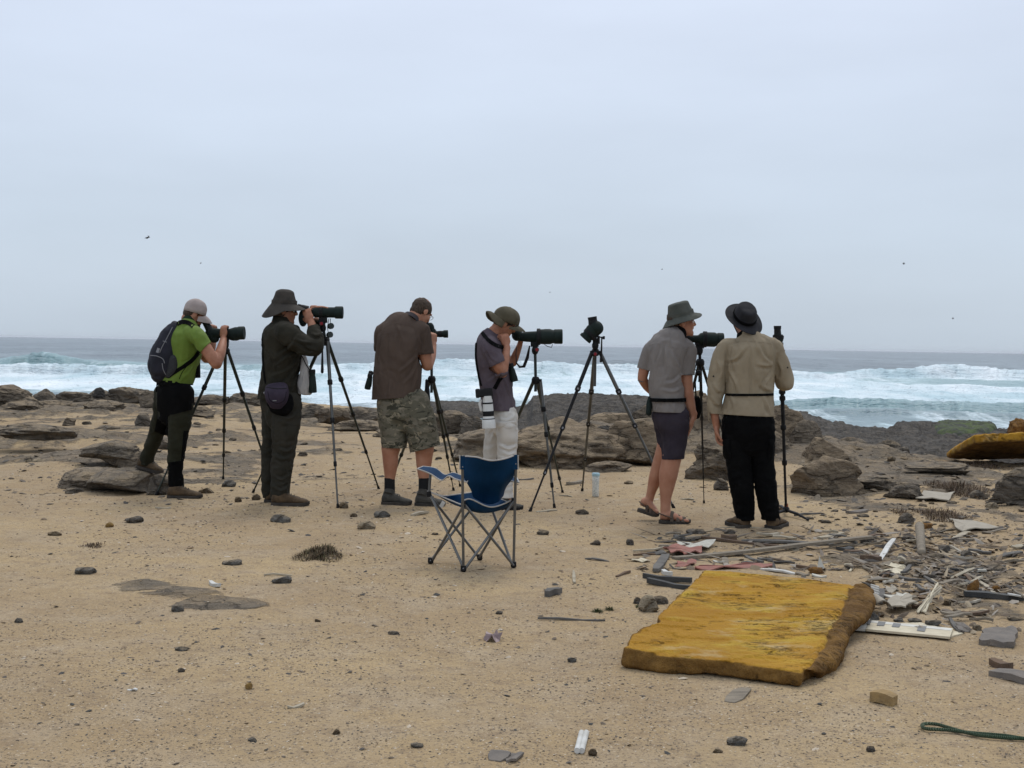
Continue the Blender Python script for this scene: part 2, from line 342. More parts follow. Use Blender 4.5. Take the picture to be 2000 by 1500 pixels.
# far dark reef and shelf: height patches
def patch(name,X0,X1,Y0,Y1,fn,mt,label,nx=260,ny=120,kind='structure'):
    X=np.linspace(X0,X1,nx); Y=np.exp(np.linspace(math.log(Y0),math.log(Y1),ny)); XX,YY=np.meshgrid(X,Y); xx=(XX-1000)/F*YY
    z=fn(XX,YY,xx); me=mesh_np(name,np.stack([xx,YY,z],-1).reshape(-1,3),grid_faces(ny,nx)); o=link(name,me,mt); tag(o,label,kind=kind); return o,z
def sil(X,tab): a=np.array(tab,float); return np.interp(X,a[:,0],a[:,1])
def hor(X): return 673.5+(X-1000)*.0165
def lump(xx,YY,sc_,seed,amp):
    q=np.stack([xx*sc_*.8+YY*sc_*.35,YY*sc_*1.6-xx*sc_*.7,xx*0],-1); a=fbm(q,5,seed,.55); return amp*(1-2.2*np.abs(a))
def head(XX,YY,xx):
    top=CAMZ-(sil(XX,[(930,835),(985,812),(1030,803),(1042,785),(1100,778),(1140,774),(1180,781),(1250,782),(1330,795),(1400,800),(1500,803),(1580,815)])-hor(XX))*74/F
    e=ss(0,1,(YY-62)/10)*ss(0,1,(96-YY)/16); return SEA-.9+(top-SEA+.9-.35)*e+lump(xx,YY,.33,71,.32)*e+lump(xx,YY,1.1,75,.16)*e
patch('rocky_headland',930,1580,60,96,head,M_dark,'dark wet rock headland standing in the surf',320,130)
def shelf(XX,YY,xx):
    top=CAMZ-(sil(XX,[(1450,808),(1530,811),(1600,820),(1650,831),(1700,838),(1735,840),(1755,830),(1800,829),(1850,836),(1930,842),(2000,846),(2300,850)])-hor(XX))*60/F
    e=ss(1,0,(YY-58)/10); f=ss(24,34,YY)
    z0=CAMZ-YY*.0795; zz=z0*(1-ss(36,56,YY))+top*ss(36,56,YY)
    return (SEA-1)+(zz-SEA+1-.25)*e*f+(lump(xx,YY,.30,81,.42)+lump(xx,YY,1.0,85,.20))*e*f
M_sh=M_dark
patch('rocky_shelf',1420,2500,20,70,shelf,M_sh,'dark jagged rock shelf below the sandy edge',420,150)
def weed(XX,YY,xx):
    e=ss(0,1,(1-np.sqrt(((XX-1885-.0*YY)/95)**2+((YY-59)/7)**2))*2.5); return SEA-.7+e*(CAMZ-(830.5-hor(XX))*59/F-SEA+.7-.1)+e*lump(xx,YY,.9,88,.2)
m,k=newmat('seaweed_rock',.9,.3); v=k.mapping(); k.l(k.mix(k.mapr(k.noise(v,1.1,5,.6),.42,.6),(.045,.05,.038),(.072,.098,.030)),k.b.inputs['Base Color']); k.l(k.bump(k.noise(v,4,5),.9,.2),k.b.inputs['Normal'])
patch('seaweed_rock',1770,2000,50,68,weed,m,'low rock covered with green seaweed at the waterline',90,60)
def islet(XX,YY,xx):
    e=ss(0,1,(1-np.sqrt(((XX-905)/150)**2+((YY-84)/7)**2))*2.); return SEA-.8+e*1.25+e*lump(xx,YY,.5,93,.25)
patch('tidal_rock',740,1060,75,94,islet,M_dark,'low dark rock awash beyond the camouflage shorts',120,50)
# ================================================================ SEA
dS=np.concatenate([np.arange(330,160,-2.5),np.arange(160,26,-.42),np.arange(26,6,-.3),np.arange(6,.5,-.25)]); YS=11440/dS; ncs=760
U=np.linspace(-.56,.56,ncs); YY,UU=np.meshgrid(YS,U,indexing='ij'); XX=UU*YY; PX=1000+F*UU; DD=11440/YY
def tb(t): a=np.array(t,float); return np.interp(PX,a[:,0],a[:,1])
h1=tb([(-500,.9),(0,1.0),(40,1.4),(80,2.15),(120,1.6),(170,1.0),(300,.7),(500,.7),(640,.9),(700,1.35),(745,1.5),(790,1.2),(850,2.0),(1000,1.9),(1060,2.0),(1150,1.6),(1240,1.75),(1320,1.2),(1450,1.0),(1550,.95),(1640,1.0),(1690,1.7),(1760,1.75),(1850,2.35),(1890,2.3),(1960,1.8),(2100,1.7),(2600,1.6)])
h2=tb([(-500,1.2),(0,1.25),(250,1.35),(500,.9),(750,.5),(1000,.45),(1500,.25),(1750,.45),(1850,.45),(2100,.45),(2600,.5)])
h3=tb([(-500,.3),(500,.35),(700,.45),(1000,.3),(1400,.35),(1600,.75),(1850,.8),(2200,.7)])
q=np.stack([PX/60,PX*0,PX*0],-1); wig=fbm(q,3,7)
def breaker(h,Yc,back,front,tail):
    y=YY-Yc-6*wig*Yc/200; hh=h*(1+.13*fbm(np.stack([PX/9,PX*0,YY*0],-1),4,int(Yc)))
    return hh*np.where(y>0,np.exp(-(y/back)**2),np.maximum(np.exp(-(y/front)**2),.28*np.exp(y/tail)))
z=breaker(h1,200,22,4.5,30)+breaker(h2,150,14,3.,14)+breaker(h3,99,7,2.6,9)+breaker(h3*.5,88,4,2.,5)
z+=breaker(h1*.0+.9*ss(-.2,.5,fbm(np.stack([PX/200,PX*0,PX*0],-1),2,77)),330,30,14,40)
tf=[(-500,[(0,0),(55,0),(57,.35),(70,.3),(74,.95),(98,.9),(104,.25),(160,.2)]),
 (20,[(0,0),(55,0),(57,.35),(70,.3),(74,.97),(100,.93),(106,.25),(160,.2)]),
 (75,[(0,0),(56,.0),(57,.22),(66,.18),(74,.97),(100,.93),(106,.28),(160,.2)]),
 (250,[(0,0),(55,.05),(57,.35),(70,.45),(74,.97),(91,.97),(98,.5),(130,.45),(160,.4)]),
 (500,[(0,0),(55,.1),(57,.5),(66,.5),(74,.95),(95,.7),(102,.95),(112,.5),(160,.4)]),
 (620,[(0,0),(55,.0),(57,.75),(70,.6),(80,.6),(92,.8),(110,.85),(125,.5),(160,.4)]),
 (750,[(0,0),(55,.0),(57,.75),(75,.85),(85,.6),(95,.95),(110,.95),(125,.5),(160,.4)]),
 (950,[(0,0),(56,.0),(57,1),(66,.95),(74,.35),(80,.9),(108,.97),(118,.4),(150,.35),(170,.75),(200,.75)]),
 (1070,[(0,0),(56,.0),(57,1),(60,.45),(66,.45),(72,.95),(108,.97),(118,.8),(140,.5),(165,.7)]),
 (1200,[(0,0),(56,.0),(57,1),(95,.98),(110,.95),(130,.5)]),
 (1400,[(0,0),(56,.0),(57,1),(104,1),(112,.5),(130,.4)]),
 (1600,[(0,0),(56,.0),(57,1),(98,1),(103,.5),(109,.2),(124,.2),(130,.3),(150,.4)]),
 (1700,[(0,0),(56,.0),(57,1),(60,.55),(64,.6),(68,1),(98,1),(103,.5),(109,.2),(124,.2),(130,.3),(150,.4)]),
 (1850,[(0,0),(55,.0),(56.5,1),(58.5,1),(60.5,.1),(73,.08),(75.5,1),(101,1),(106,.4),(112,.1),(125,.1),(132,.3),(150,.45)]),
 (2000,[(0,0),(55,.0),(56.5,1),(58.5,1),(60.5,.1),(73,.08),(75.5,1),(101,1),(106,.4),(112,.1),(125,.1),(132,.3),(150,.45)]),
 (2600,[(0,0),(55,.0),(56.5,1),(58.5,1),(60.5,.1),(73,.08),(75.5,1),(101,1),(106,.4),(112,.1),(125,.1),(132,.3),(150,.45)])]
cols=np.array([np.interp(dS,[a for a,_ in t],[b for _,b in t]) for _,t in tf]).T  # rows x cols
txs=np.array([t[0] for t in tf],float); Fo=np.empty_like(YY)
pxr=PX[0]; 
for i in range(len(YS)): Fo[i]=np.interp(pxr+18*fbm(np.stack([pxr/25,pxr*0+i*.12,pxr*0],-1),3,3),txs,cols[i])
qq=np.stack([XX*.16,YY*.045,XX*0],-1); n1=fbm(qq,5,11,.6); Fo=np.clip(Fo+.38*n1*(Fo>.02),0,1.15)
chop=fbm(np.stack([XX*.12,YY*.10,XX*0],-1),4,17,.6); near=ss(3000,300,YY)
z=z+near*chop*.42*ss(70,260,YY)+.10*chop+ .30*Fo*fbm(np.stack([XX*.5,YY*.25,XX*0],-1),4,23,.6)*ss(60,110,YY)
tq=ss(34,62,DD)*(1-.55*ss(100,120,DD)*ss(1500,600,PX))+.3*breaker(h1,200,10,8,1)
tq=tq*(1-.55*ss(112,130,DD))
me=mesh_np('sea',np.stack([XX,YY,SEA+z],-1).reshape(-1,3),grid_faces(len(YS),ncs)); fattr(me,'foam',Fo); fattr(me,'turq',np.clip(tq,0,1))
m,k=newmat('sea_water',.32,.35)
v=k.mapping((.45,.10,.3)); v2=k.mapping((1.6,.45,1)); v3=k.mapping((.02,.006,.1)); v4=k.mapping((.08,.02,.1))
deep=k.mix(k.mapr(k.noise(v3,1,4),.40,.60),(.055,.090,.112),(.130,.180,.205))
deep=k.mix(k.mapr(k.noise(v4,1,5,.6),.45,.6,0,.7),deep,(.045,.075,.095))
tqc=k.mix(k.mapr(k.noise(v4,1.2,5,.6),.35,.65),(.135,.265,.285),(.23,.37,.385))
water=k.mix(k.attr('turq'),deep,tqc)
nn=k.math('ADD',k.math('MULTIPLY',k.noise(v,1,6,.65,.4),.65),k.math('MULTIPLY',k.noise(v2,1,5,.7),.35))
nn=k.mapr(nn,.30,.70)
fo=k.attr('foam'); mm=k.mapr(k.math('SUBTRACT',fo,k.math('MULTIPLY',nn,.82)),-.10,.26)
caps=k.math('MULTIPLY',k.mapr(k.noise(k.mapping((.06,.02,.1)),1,6,.7),.69,.73,0,.5),k.mapr(fo,0,.1,1,0)); mm=k.math('MAXIMUM',mm,caps)
fc=k.mix(k.mapr(k.noise(v4,2.2,5),.3,.7),(.80,.86,.89),(.47,.61,.66))
k.l(k.mix(mm,water,fc),k.b.inputs['Base Color']); k.l(k.mapr(mm,0,1,.30,.95),k.b.inputs['Roughness'])
k.l(k.bump(k.noise(k.mapping((.9,.35,1)),1,6,.7),.6,.4,k.bump(k.noise(k.mapping((.10,.03,1)),1,5,.7),1,2.5)),k.b.inputs['Normal'])
tag(link('sea',me,m),'grey ocean with turquoise and white breaking waves',kind='structure')
# ================================================================ PEOPLE TOOLKIT
class Z:
    def __init__(s,ox,oy,sc_,D): s.ox,s.oy,s.s,s.D=ox,oy,sc_,D
    def __call__(s,x,y,dy=0.): return P(s.ox+x/s.s,s.oy+y/s.s,s.D+dy)
    def m(s,r): return r/s.s/F*s.D
def limb(mb,z,pts,grow=0.,k=1.,seg=18,round_=True,sub=4,shrink=1.,pw=2.0,ext=0.):
    """pts: (x,y,dy,r px[,depth half extent m])"""
    q=[]
    for t in pts:
        c=z(t[0],t[1],t[2]); a=z.m(t[3])*shrink+grow; b=(t[4]*shrink+grow) if len(t)>4 else a*k
        q.append((c.x,c.y,c.z,a,b))
    if ext:
        a=np.array(q[-1]); b=np.array(q[-2]); d=(a-b)[:3]; d/=np.linalg.norm(d); e=a.copy(); e[:3]+=d*ext; q.append(tuple(e))
    q=cr(q,sub); pts3=[Vector(a[:3]) for a in q]; n=len(q); rs=[]
    t0=(pts3[1]-pts3[0]).normalized(); a=t0.cross(Vector((0,1,0)))
    if a.length<.2: a=t0.cross(Vector((1,0,0)))
    a.normalize()
    def ring(c,t,a,ra,rb):
        b=t.cross(a); o=[]
        for j in range(seg):
            th=2*math.pi*j/seg; cc,s_=math.cos(th),math.sin(th)
            o.append(c+a*ra*math.copysign(abs(cc)**(2/pw),cc)+b*rb*math.copysign(abs(s_)**(2/pw),s_))
        return o
    for i in range(n):
        t=(pts3[min(i+1,n-1)]-pts3[max(i-1,0)]).normalized(); a=(a-t*a.dot(t)).normalized(); ra,rb=q[i][3],q[i][4]; r0=min(ra,rb)*.8
        if i==0 and round_:
            for e in (75,50,25): rs.append(ring(pts3[0]-t*r0*math.sin(R(e)),t,a,ra*math.cos(R(e)),rb*math.cos(R(e))))
        rs.append(ring(pts3[i],t,a,ra,rb))
        if i==n-1 and round_:
            for e in (25,50,75): rs.append(ring(pts3[-1]+t*r0*math.sin(R(e)),t,a,ra*math.cos(R(e)),rb*math.cos(R(e))))
    mb.rings(rs); return mb
def remesh(mb,voxel=.007,smooth=4):
    me=mb.mesh('tmp'); o=bpy.data.objects.new('tmp',me); COL.objects.link(o)
    r=o.modifiers.new('r','REMESH'); r.mode='VOXEL'; r.voxel_size=voxel
    if smooth: s=o.modifiers.new('s','SMOOTH'); s.iterations=smooth; s.factor=.5
    dg=bpy.context.evaluated_depsgraph_get(); dg.update(); m2=bpy.data.meshes.new_from_object(o.evaluated_get(dg))
    bpy.data.objects.remove(o); bpy.data.meshes.remove(me); return m2
def coords(me):
    v=np.empty(len(me.vertices)*3,np.float32); me.vertices.foreach_get('co',v); return v.reshape(-1,3).astype(float)
def normals(me):
    v=np.empty(len(me.vertices)*3,np.float32); me.vertices.foreach_get('normal',v); return v.reshape(-1,3).astype(float)
def displace(me,fn):
    v=coords(me); n=normals(me); v=v+n*fn(v)[:,None]; me.vertices.foreach_set('co',v.astype(np.float32).ravel()); me.update()
def wrinkle(amp=.006,sc_=(9,9,4),seed=1,fine=.35):
    def f(v):
        q=v*np.array(sc_); w_=fbm(v*3,2,seed+5); a=fbm(q+w_[:,None]*1.2,3,seed); r=np.clip(1-3.0*np.abs(a),-.6,1)
        return amp*r+amp*fine*fbm(v*np.array(sc_)*3.1,2,seed+2)
    return f
def cut(me,cuts):
    """cuts: (point, outward direction, radius): opens the cloth beyond the plane, near the point"""
    bm=bmesh.new(); bm.from_mesh(me)
    for c,d,r in cuts:
        c=Vector(c); d=Vector(d).normalized()
        fs=[f for f in bm.faces if (f.calc_center_median()-c).length<r]
        es={e for f in fs for e in f.edges}; vs={v for f in fs for v in f.verts}
        bmesh.ops.bisect_plane(bm,geom=list(fs)+list(es)+list(vs),plane_co=c,plane_no=d,clear_outer=False)
        bmesh.ops.delete(bm,geom=[v for v in bm.verts if (v.co-c).length<r*1.02 and (v.co-c).dot(d)>1e-4],context='VERTS')
    bm.to_mesh(me); bm.free(); me.update()
def cloth(name,mb,mt,parent,cuts=(),wr=None,voxel=.008,smooth=4,thick=.004,extra=None):
    me=remesh(mb,voxel,smooth)
    if wr: displace(me,wr)
    if extra: displace(me,extra)
    cut(me,cuts)
    o=link(name,me,mt,parent,smooth=True)
    if thick: s=o.modifiers.new('t','SOLIDIFY'); s.thickness=thick; s.offset=-1
    return o
def bvh(*obs):
    vs=[];fs=[]
    for o in obs:
        g=ORG[o.name]; me=o.data; n=len(vs); vs+=[v.co+g for v in me.vertices]; fs+=[[i+n for i in p.vertices] for p in me.polygons]
    return BVHTree.FromPolygons(vs,fs)
CAM=Vector((0,0,CAMZ))
def hit(b,z,x,y,off=.003):
    d=(z(x,y)-CAM).normalized(); h=b.ray_cast(CAM,d)
    if h[0] is None:
        q=b.find_nearest(z(x,y)); return q[0]+q[1]*off,q[1]
    return h[0]+h[1]*off,h[1]
def seam(b,z,pts,r,mt,parent,name='seam',off=0.,close=False):
    """thin cord lying on the cloth along crop-pixel points"""
    q=cr([p+(0,) if len(p)==2 else p for p in pts],5); p3=[hit(b,z,a[0],a[1],off)[0] for a in q]
    mb=MB(); mb.tube(p3,r,6); return mb.build(name,mt,parent)
def strip(b,z,pts,wpx,mt,parent,name='strap',off=.004,thick=.003,sub=6):
    """band lying on the cloth, width in crop px measured across its line"""
    q=cr(pts,sub); rs=[]
    for i in range(len(q)):
        a=q[max(i-1,0)]; c=q[min(i+1,len(q)-1)]; t=np.array([c[0]-a[0],c[1]-a[1]]); t/=max(np.linalg.norm(t),1e-6); nx,ny=-t[1],t[0]
        u=hit(b,z,q[i][0]+nx*wpx/2,q[i][1]+ny*wpx/2,off); v=hit(b,z,q[i][0]-nx*wpx/2,q[i][1]-ny*wpx/2,off)
        rs.append([u[0],u[0]+u[1]*thick,v[0]+v[1]*thick,v[0]])
    return MB().rings(rs).build(name,mt,parent)
def folds(o,z,b,lines,w=.011,amp=.008):
    g=ORG[o.name]; me=o.data; v=coords(me)+np.array(g); n=normals(me); d=np.zeros(len(v))
    for pts in lines:
        q=cr([p+(0,) if len(p)==2 else p for p in pts],4); L3=[hit(b,z,a[0],a[1],0)[0] for a in q]; m=len(L3); best=np.full(len(v),9.); sg=np.zeros(len(v)); tt=np.zeros(len(v))
        for i in range(m-1):
            a=np.array(L3[i]); c=np.array(L3[i+1]); e=c-a; L_=max(e@e,1e-9); t=np.clip(((v-a)@e)/L_,0,1); r_=v-(a+t[:,None]*e); dist=np.linalg.norm(r_,axis=1); k_=dist<best
            side=r_@np.cross(e,n[0]*0+np.array([0,-1,0]))/np.sqrt(L_); best=np.where(k_,dist,best); sg=np.where(k_,np.sign(side)*dist,sg); tt=np.where(k_,(i+t)/(m-1),tt)
        env=np.sin(np.pi*np.clip(tt,.04,.96))**.6*(best<w*5); d+=amp*env*(np.exp(-(sg/w)**2)-.9*np.exp(-((sg-w*1.7)/w)**2)+.0)
    v=v+n*d[:,None]-np.array(g); me.vertices.foreach_set('co',v.astype(np.float32).ravel()); me.update()
def patchm(b,z,quad,mt,parent,name='pocket',off=.006,thick=.006,n=6):
    """pocket sheet lying on the cloth inside a crop-pixel quad"""
    q=[np.array(a,float) for a in quad]; v=[];f=[]
    for lay in (0,1):
        for i in range(n+1):
            for j in range(n+1):
                s_,t=i/n,j/n; p=(q[0]*(1-s_)+q[1]*s_)*(1-t)+(q[3]*(1-s_)+q[2]*s_)*t; h,nn=hit(b,z,p[0],p[1],0)
                e=min(s_,1-s_,t,1-t); v.append(h+nn*((off+thick*min(1,e*4)) if lay else -.01))
    g=lambda l,i,j:l*(n+1)**2+i*(n+1)+j
    for i in range(n):
        for j in range(n):
            f.append((g(1,i,j),g(1,i+1,j),g(1,i+1,j+1),g(1,i,j+1))); f.append((g(0,i,j),g(0,i,j+1),g(0,i+1,j+1),g(0,i+1,j)))
    for i in range(n):
        for a,b_ in (((i,0),(i+1,0)),((i+1,n),(i,n)),((0,i+1),(0,i)),((n,i),(n,i+1))): f.append((g(0,*a),g(0,*b_),g(1,*b_),g(1,*a)))
    mb=MB(); mb.add(v,f); return mb.build(name,mt,parent)
def belt(z,pts,mt,parent,name='belt',grow=.006,k=1.):
    mb=MB(); limb(mb,z,pts,grow=grow,round_=False,sub=3,k=k,seg=28,pw=2.3); return mb.build(name,mt,parent)
def frame(fwd,up):
    f=Vector(fwd).normalized(); u=Vector(up); u=(u-f*u.dot(f)).normalized(); r=f.cross(u); return r,f,u
def head(mb,c,fwd,up,s=1.,mouth=0.,nk=.13):
    r,f,u=frame(fwd,up); c=Vector(c)
    A=lambda a,b,d:c+(r*a+f*b+u*d)*s
    mb.ell(A(0,-.012,.022),(r,f,u),(.076*s,.095*s,.090*s)); mb.ell(A(0,.028,-.030),(r,f,u),(.062*s,.066*s,.088*s))
    mb.ell(A(0,.050,-.085),(r,f,u),(.040*s,.040*s,.028*s)); mb.ell(A(0,.078,-.100),(r,f,u),(.022*s,.016*s,.018*s))
    mb.tube([A(0,.088,.010),A(0,.100,-.012),A(0,.106,-.030)],[.008*s,.010*s,.013*s],8,True)
    mb.ell(A(0,.080,.018),(r,f,u),(.052*s,.016*s,.012*s)); mb.ell(A(0,.084,-.055),(r,f,u),(.028*s,.014*s,.009*s)); mb.ell(A(0,.082,-.070-.012*mouth),(r,f,u),(.024*s,.012*s,.009*s))
    for q in(-1,1):
        mb.ell(A(q*.077,-.006,-.014),(r+f*q*.25,f,u),(.008*s,.020*s,.033*s)); mb.ell(A(q*.040,.062,-.030),(r,f,u),(.024*s,.022*s,.022*s))
    mb.tube([A(0,-.020,-.055),A(0,-.025-.02*nk/.13,-nk)],[.054*s,.055*s],14,True)
def eyes(c,fwd,up,mt,mt2,parent,s=1.):
    r,f,u=frame(fwd,up)
    for q in(-1,1):
        mb=MB(); mb.ell(c+(r*q*.032+f*.0815-u*.008)*s,(r,f,u),(.0105*s,)*3,8); e=mb.build('eye',mt,parent)
        mb=MB(); mb.ell(c+(r*q*.032+f*.0895-u*.008)*s,(r,f,u),(.0062*s,.0035*s,.0062*s),8); mb.build('iris',mt2,e)
def hand(mb,w,d,n,side,curl=.5,s=1.,spread=.12,thumb=.6,curls=None):
    """w wrist, d direction of the palm, n palm normal (fingers close towards it), side +1: thumb on d x n side"""
    d=Vector(d).normalized(); n=Vector(n); n=(n-d*n.dot(d)).normalized(); x=d.cross(n)*side; w=Vector(w)
    mb.tube([w-d*.03*s,w+d*.01*s],[(.024*s,.019*s)]*2,12,True)
    for t,(a,b) in ((.0,(.028,.017)),(.035,(.037,.016)),(.07,(.041,.014))): pass
    mb.ell(w+d*.045*s,(x,n,d),(.040*s,.016*s,.052*s),12); mb.ell(w+d*.03*s+x*.022*s+n*.006*s,(x,n,d),(.018*s,.015*s,.030*s),10)
    for i,(off,ln) in enumerate(((.028,.068),(.010,.077),(-.009,.071),(-.027,.056))):
        c=curls[i] if curls else curl*(1+.08*i); dd_=(d+x*off*spread*20).normalized(); p=w+d*.085*s+x*off*s; pts=[w+d*.06*s+x*off*.9*s,p]; a=0
        for L_,f_ in ((.44,.8),(.31,1.2),(.25,1.)):
            a+=c*f_; p=p+(dd_*math.cos(a)+n*math.sin(a))*ln*L_*s; pts.append(p)
        mb.tube(pts,[.0098*s,.0098*s,.0090*s,.0082*s,.0070*s],8,True)
    p=w+d*.018*s+x*.026*s; t1=(d*.75+x*.75*thumb+n*.35).normalized(); p2=p+t1*.038*s; t2=(d*.9+x*.25*thumb+n*.45).normalized(); p3=p2+t2*.032*s; p4=p3+(d*.85-x*.05+n*.5).normalized()*.024*s
    mb.tube([p,p2,p3,p4],[.0135*s,.0115*s,.0105*s,.0085*s],8,True)
def body(parent,mb,mt,voxel=.0065):
    me=remesh(mb,voxel,3); return link('body',me,mt,parent,smooth=True)
def brim_hat(parent,c,fwd,up,rs,rf,ch,brim,droop,mt,band=None,topr=.78,dent=.0,seed=1,name='hat',base=0.02):
    r,f,u=frame(fwd,up); c=Vector(c); nseg=48; rings=[]
    def ring(k,h,wv=0,ph=0):
        o=[]
        for j in range(nseg):
            th=2*math.pi*j/nseg; o.append(c+r*rs*k*math.cos(th)+f*rf*k*math.sin(th)+u*(base+h+ (wv(th) if wv else 0)))
        return o
    for k_,h in ((.05,ch-dent),(.35,ch-dent*.9),(topr*.82,ch-.003),(topr*.95,ch-.012),(topr,ch-.026),(topr*.75+.25*1,ch*.52),(.985,ch*.2),(1.0,.004)): rings.append(ring(k_,h))
    for t in (.12,.3,.5,.7,.87,1.):
        kk=1+brim*t; rings.append(ring(kk,0,lambda th,t=t:droop(th)*t**1.25-.004*t))
    mb=MB(); mb.rings(rings,cap=False); mb.f.insert(0,tuple(range(nseg)))
    me=mb.mesh(name)
    v=coords(me); nn=normals(me); v+=nn*(.005*fbm(v*14,3,seed)+.0025*fbm(v*40,2,seed+1))[:,None]; me.vertices.foreach_set('co',v.astype(np.float32).ravel()); me.update()
    o=link(name,me,mt,parent,smooth=True); s=o.modifiers.new('t','SOLIDIFY'); s.thickness=.003; s.offset=0
    ss_=o.modifiers.new('s','SUBSURF'); ss_.levels=1; ss_.render_levels=1
    if band:
        b_=MB(); pr=[]
        for h in (.012,.036):
            kk=1.0-.02*(h/.03); pr.append([c+(r*rs*math.cos(2*math.pi*j/nseg)+f*rf*math.sin(2*math.pi*j/nseg))*(kk+.03)+u*(base+h) for j in range(nseg)])
        for h in (.036,.012): pr.append([c+(r*rs*math.cos(2*math.pi*j/nseg)+f*rf*math.sin(2*math.pi*j/nseg))*(.95)+u*(base+h) for j in range(nseg)])
        b_.rings(pr,cap=False,close=True); bo=b_.build('hat_band',band,o)
    # rim stitching cord
    e=MB(); kk=1+brim; p=ring(kk,0,lambda th:droop(th)-.004); e.tube(p+[p[0]],.003,6); e.build('brim_edge',mt,o)
    return o
def cap_(parent,c,fwd,up,mt,rs=.085,rf=.103,h=.105,vis=.075,vdroop=.035,base=.012,name='cap'):
    r,f,u=frame(fwd,up); c=Vector(c); n=40; rings=[]
    for i in range(11):
        a=math.pi/2*i/10*.98; k_=math.cos(math.pi/2-a); hh_=math.cos(a)*1.0
        k_=math.sin(a); rings.append([c+r*rs*max(k_,.03)*math.cos(2*math.pi*j/n)+f*rf*max(k_,.03)*math.sin(2*math.pi*j/n)+u*(base+h*hh_**.8) for j in range(n)])
    rings.append([c+r*rs*1.0*math.cos(2*math.pi*j/n)+f*rf*math.sin(2*math.pi*j/n)+u*(base-.022) for j in range(n)])
    mb=MB(); mb.rings(rings,cap=False); mb.f.insert(0,tuple(range(n))); me=mb.mesh(name); v=coords(me); v+=normals(me)*(.003*fbm(v*18,3,5))[:,None]; me.vertices.foreach_set('co',v.astype(np.float32).ravel()); me.update()
    o=link(name,me,mt,parent,smooth=True); s=o.modifiers.new('t','SOLIDIFY'); s.thickness=.003; s.offset=0
    v=[];m_=10;q=14
    for lay in(0,1):
        for i in range(m_+1):
            for j in range(q+1):
                th=math.pi/2+ (j/q-.5)*math.pi*.82; t=i/m_; rad_s=rs*(1+.0*t); 
                y=rf*math.sin(th)+vis*t*math.sin((j/q)*math.pi)**.6; x=rs*math.cos(th)*(1-.04*t)
                v.append(c+r*x+f*y+u*(base-.016-vdroop*t*t-.010*t-.35*(x*x)/rs*(1-.3*t)-.003*lay))
    f_=[];g=lambda l,i,j:l*(m_+1)*(q+1)+i*(q+1)+j
    for i in range(m_):
        for j in range(q): f_.append((g(0,i,j),g(0,i,j+1),g(0,i+1,j+1),g(0,i+1,j))); f_.append((g(1,i,j),g(1,i+1,j),g(1,i+1,j+1),g(1,i,j+1)))
    for j in range(q): f_.append((g(0,m_,j),g(0,m_,j+1),g(1,m_,j+1),g(1,m_,j)))
    MB().add(v,f_).build('visor',mt,o)
    b=MB(); b.ell(c+u*(base+h),(r,f,u),(.007,.007,.004),6); b.build('button',mt,o); return o
def shoe(parent,heel,toe,up,mt,msole,h=.085,w=.05,ankle=None,ar=.05,name='shoe',laces=None,sole_h=.028,snap=True):
    """heel, toe: world points on the sole's underside"""
    heel=Vector(heel);toe=Vector(toe)
    if snap: heel.z=H(heel.x,heel.y)-.004; toe.z=H(toe.x,toe.y)-.004
    f=(toe-heel); Ln=f.length; f.normalize(); u=Vector(up); u=(u-f*u.dot(f)).normalized(); r=f.cross(u)
    rs=[]; n=16
    for t,ww,hh_ in ((0.0,.55,.55),(.04,.8,.85),(.12,.95,1.0),(.25,.95,1.02),(.38,.88,.92),(.5,.9,.76),(.62,1.0,.62),(.75,1.05,.5),(.88,.95,.42),(.96,.72,.34),(1.,.4,.24)):
        c=heel+f*Ln*t; o=[]
        for j in range(n):
            th=2*math.pi*j/n; x=math.cos(th); y=math.sin(th); yy=(math.copysign(abs(y)**.75,y)+1)/2
            o.append(c+r*w*ww*math.copysign(abs(x)**.8,x)*(1-.25*max(0,y))+u*(sole_h*.6+yy*h*hh_))
        rs.append(o)
    mb=MB(); mb.rings(rs)
    if ankle is not None:
        a0=heel+f*Ln*.22+u*(sole_h+h*.6); mb.tube([a0,a0.lerp(Vector(ankle),.6),Vector(ankle)],[(w*.95,w*1.15),(ar,ar*1.1),(ar,ar)],16)
    me=remesh(mb,.006,3); v=coords(me); v+=normals(me)*(.002*fbm(v*30,3,3))[:,None]; me.vertices.foreach_set('co',v.astype(np.float32).ravel()); me.update()
    o=link(name,me,mt,parent,smooth=True)
    prof=((0.0,.45),(.03,.75),(.1,.98),(.25,1.),(.4,.92),(.55,.95),(.7,1.1),(.82,1.12),(.92,.95),(.98,.62),(1.01,.3)); rs=[]
    for t,ww in prof:
        c=heel+f*(Ln*t*1.02-.004); lift=.012*max(0,(t-.8)/.2)**2; x=w*ww*1.08
        rs.append([c-r*x+u*lift,c+r*x+u*lift,c+r*x*1.0+u*(sole_h+lift),c-r*x*1.0+u*(sole_h+lift)])
    MB().rings(rs).build('sole',msole,o,bevel=.003)
    if laces:
        for t in (.36,.44,.52,.6):
            c=heel+f*Ln*t+u*(sole_h*.6+h*(1.0-.75*(t-.3)*1.45)); MB().tube([c-r*w*.5-u*.01,c+u*.006,c+r*w*.5-u*.01],.003,6).build('lace',laces,o)
    return o
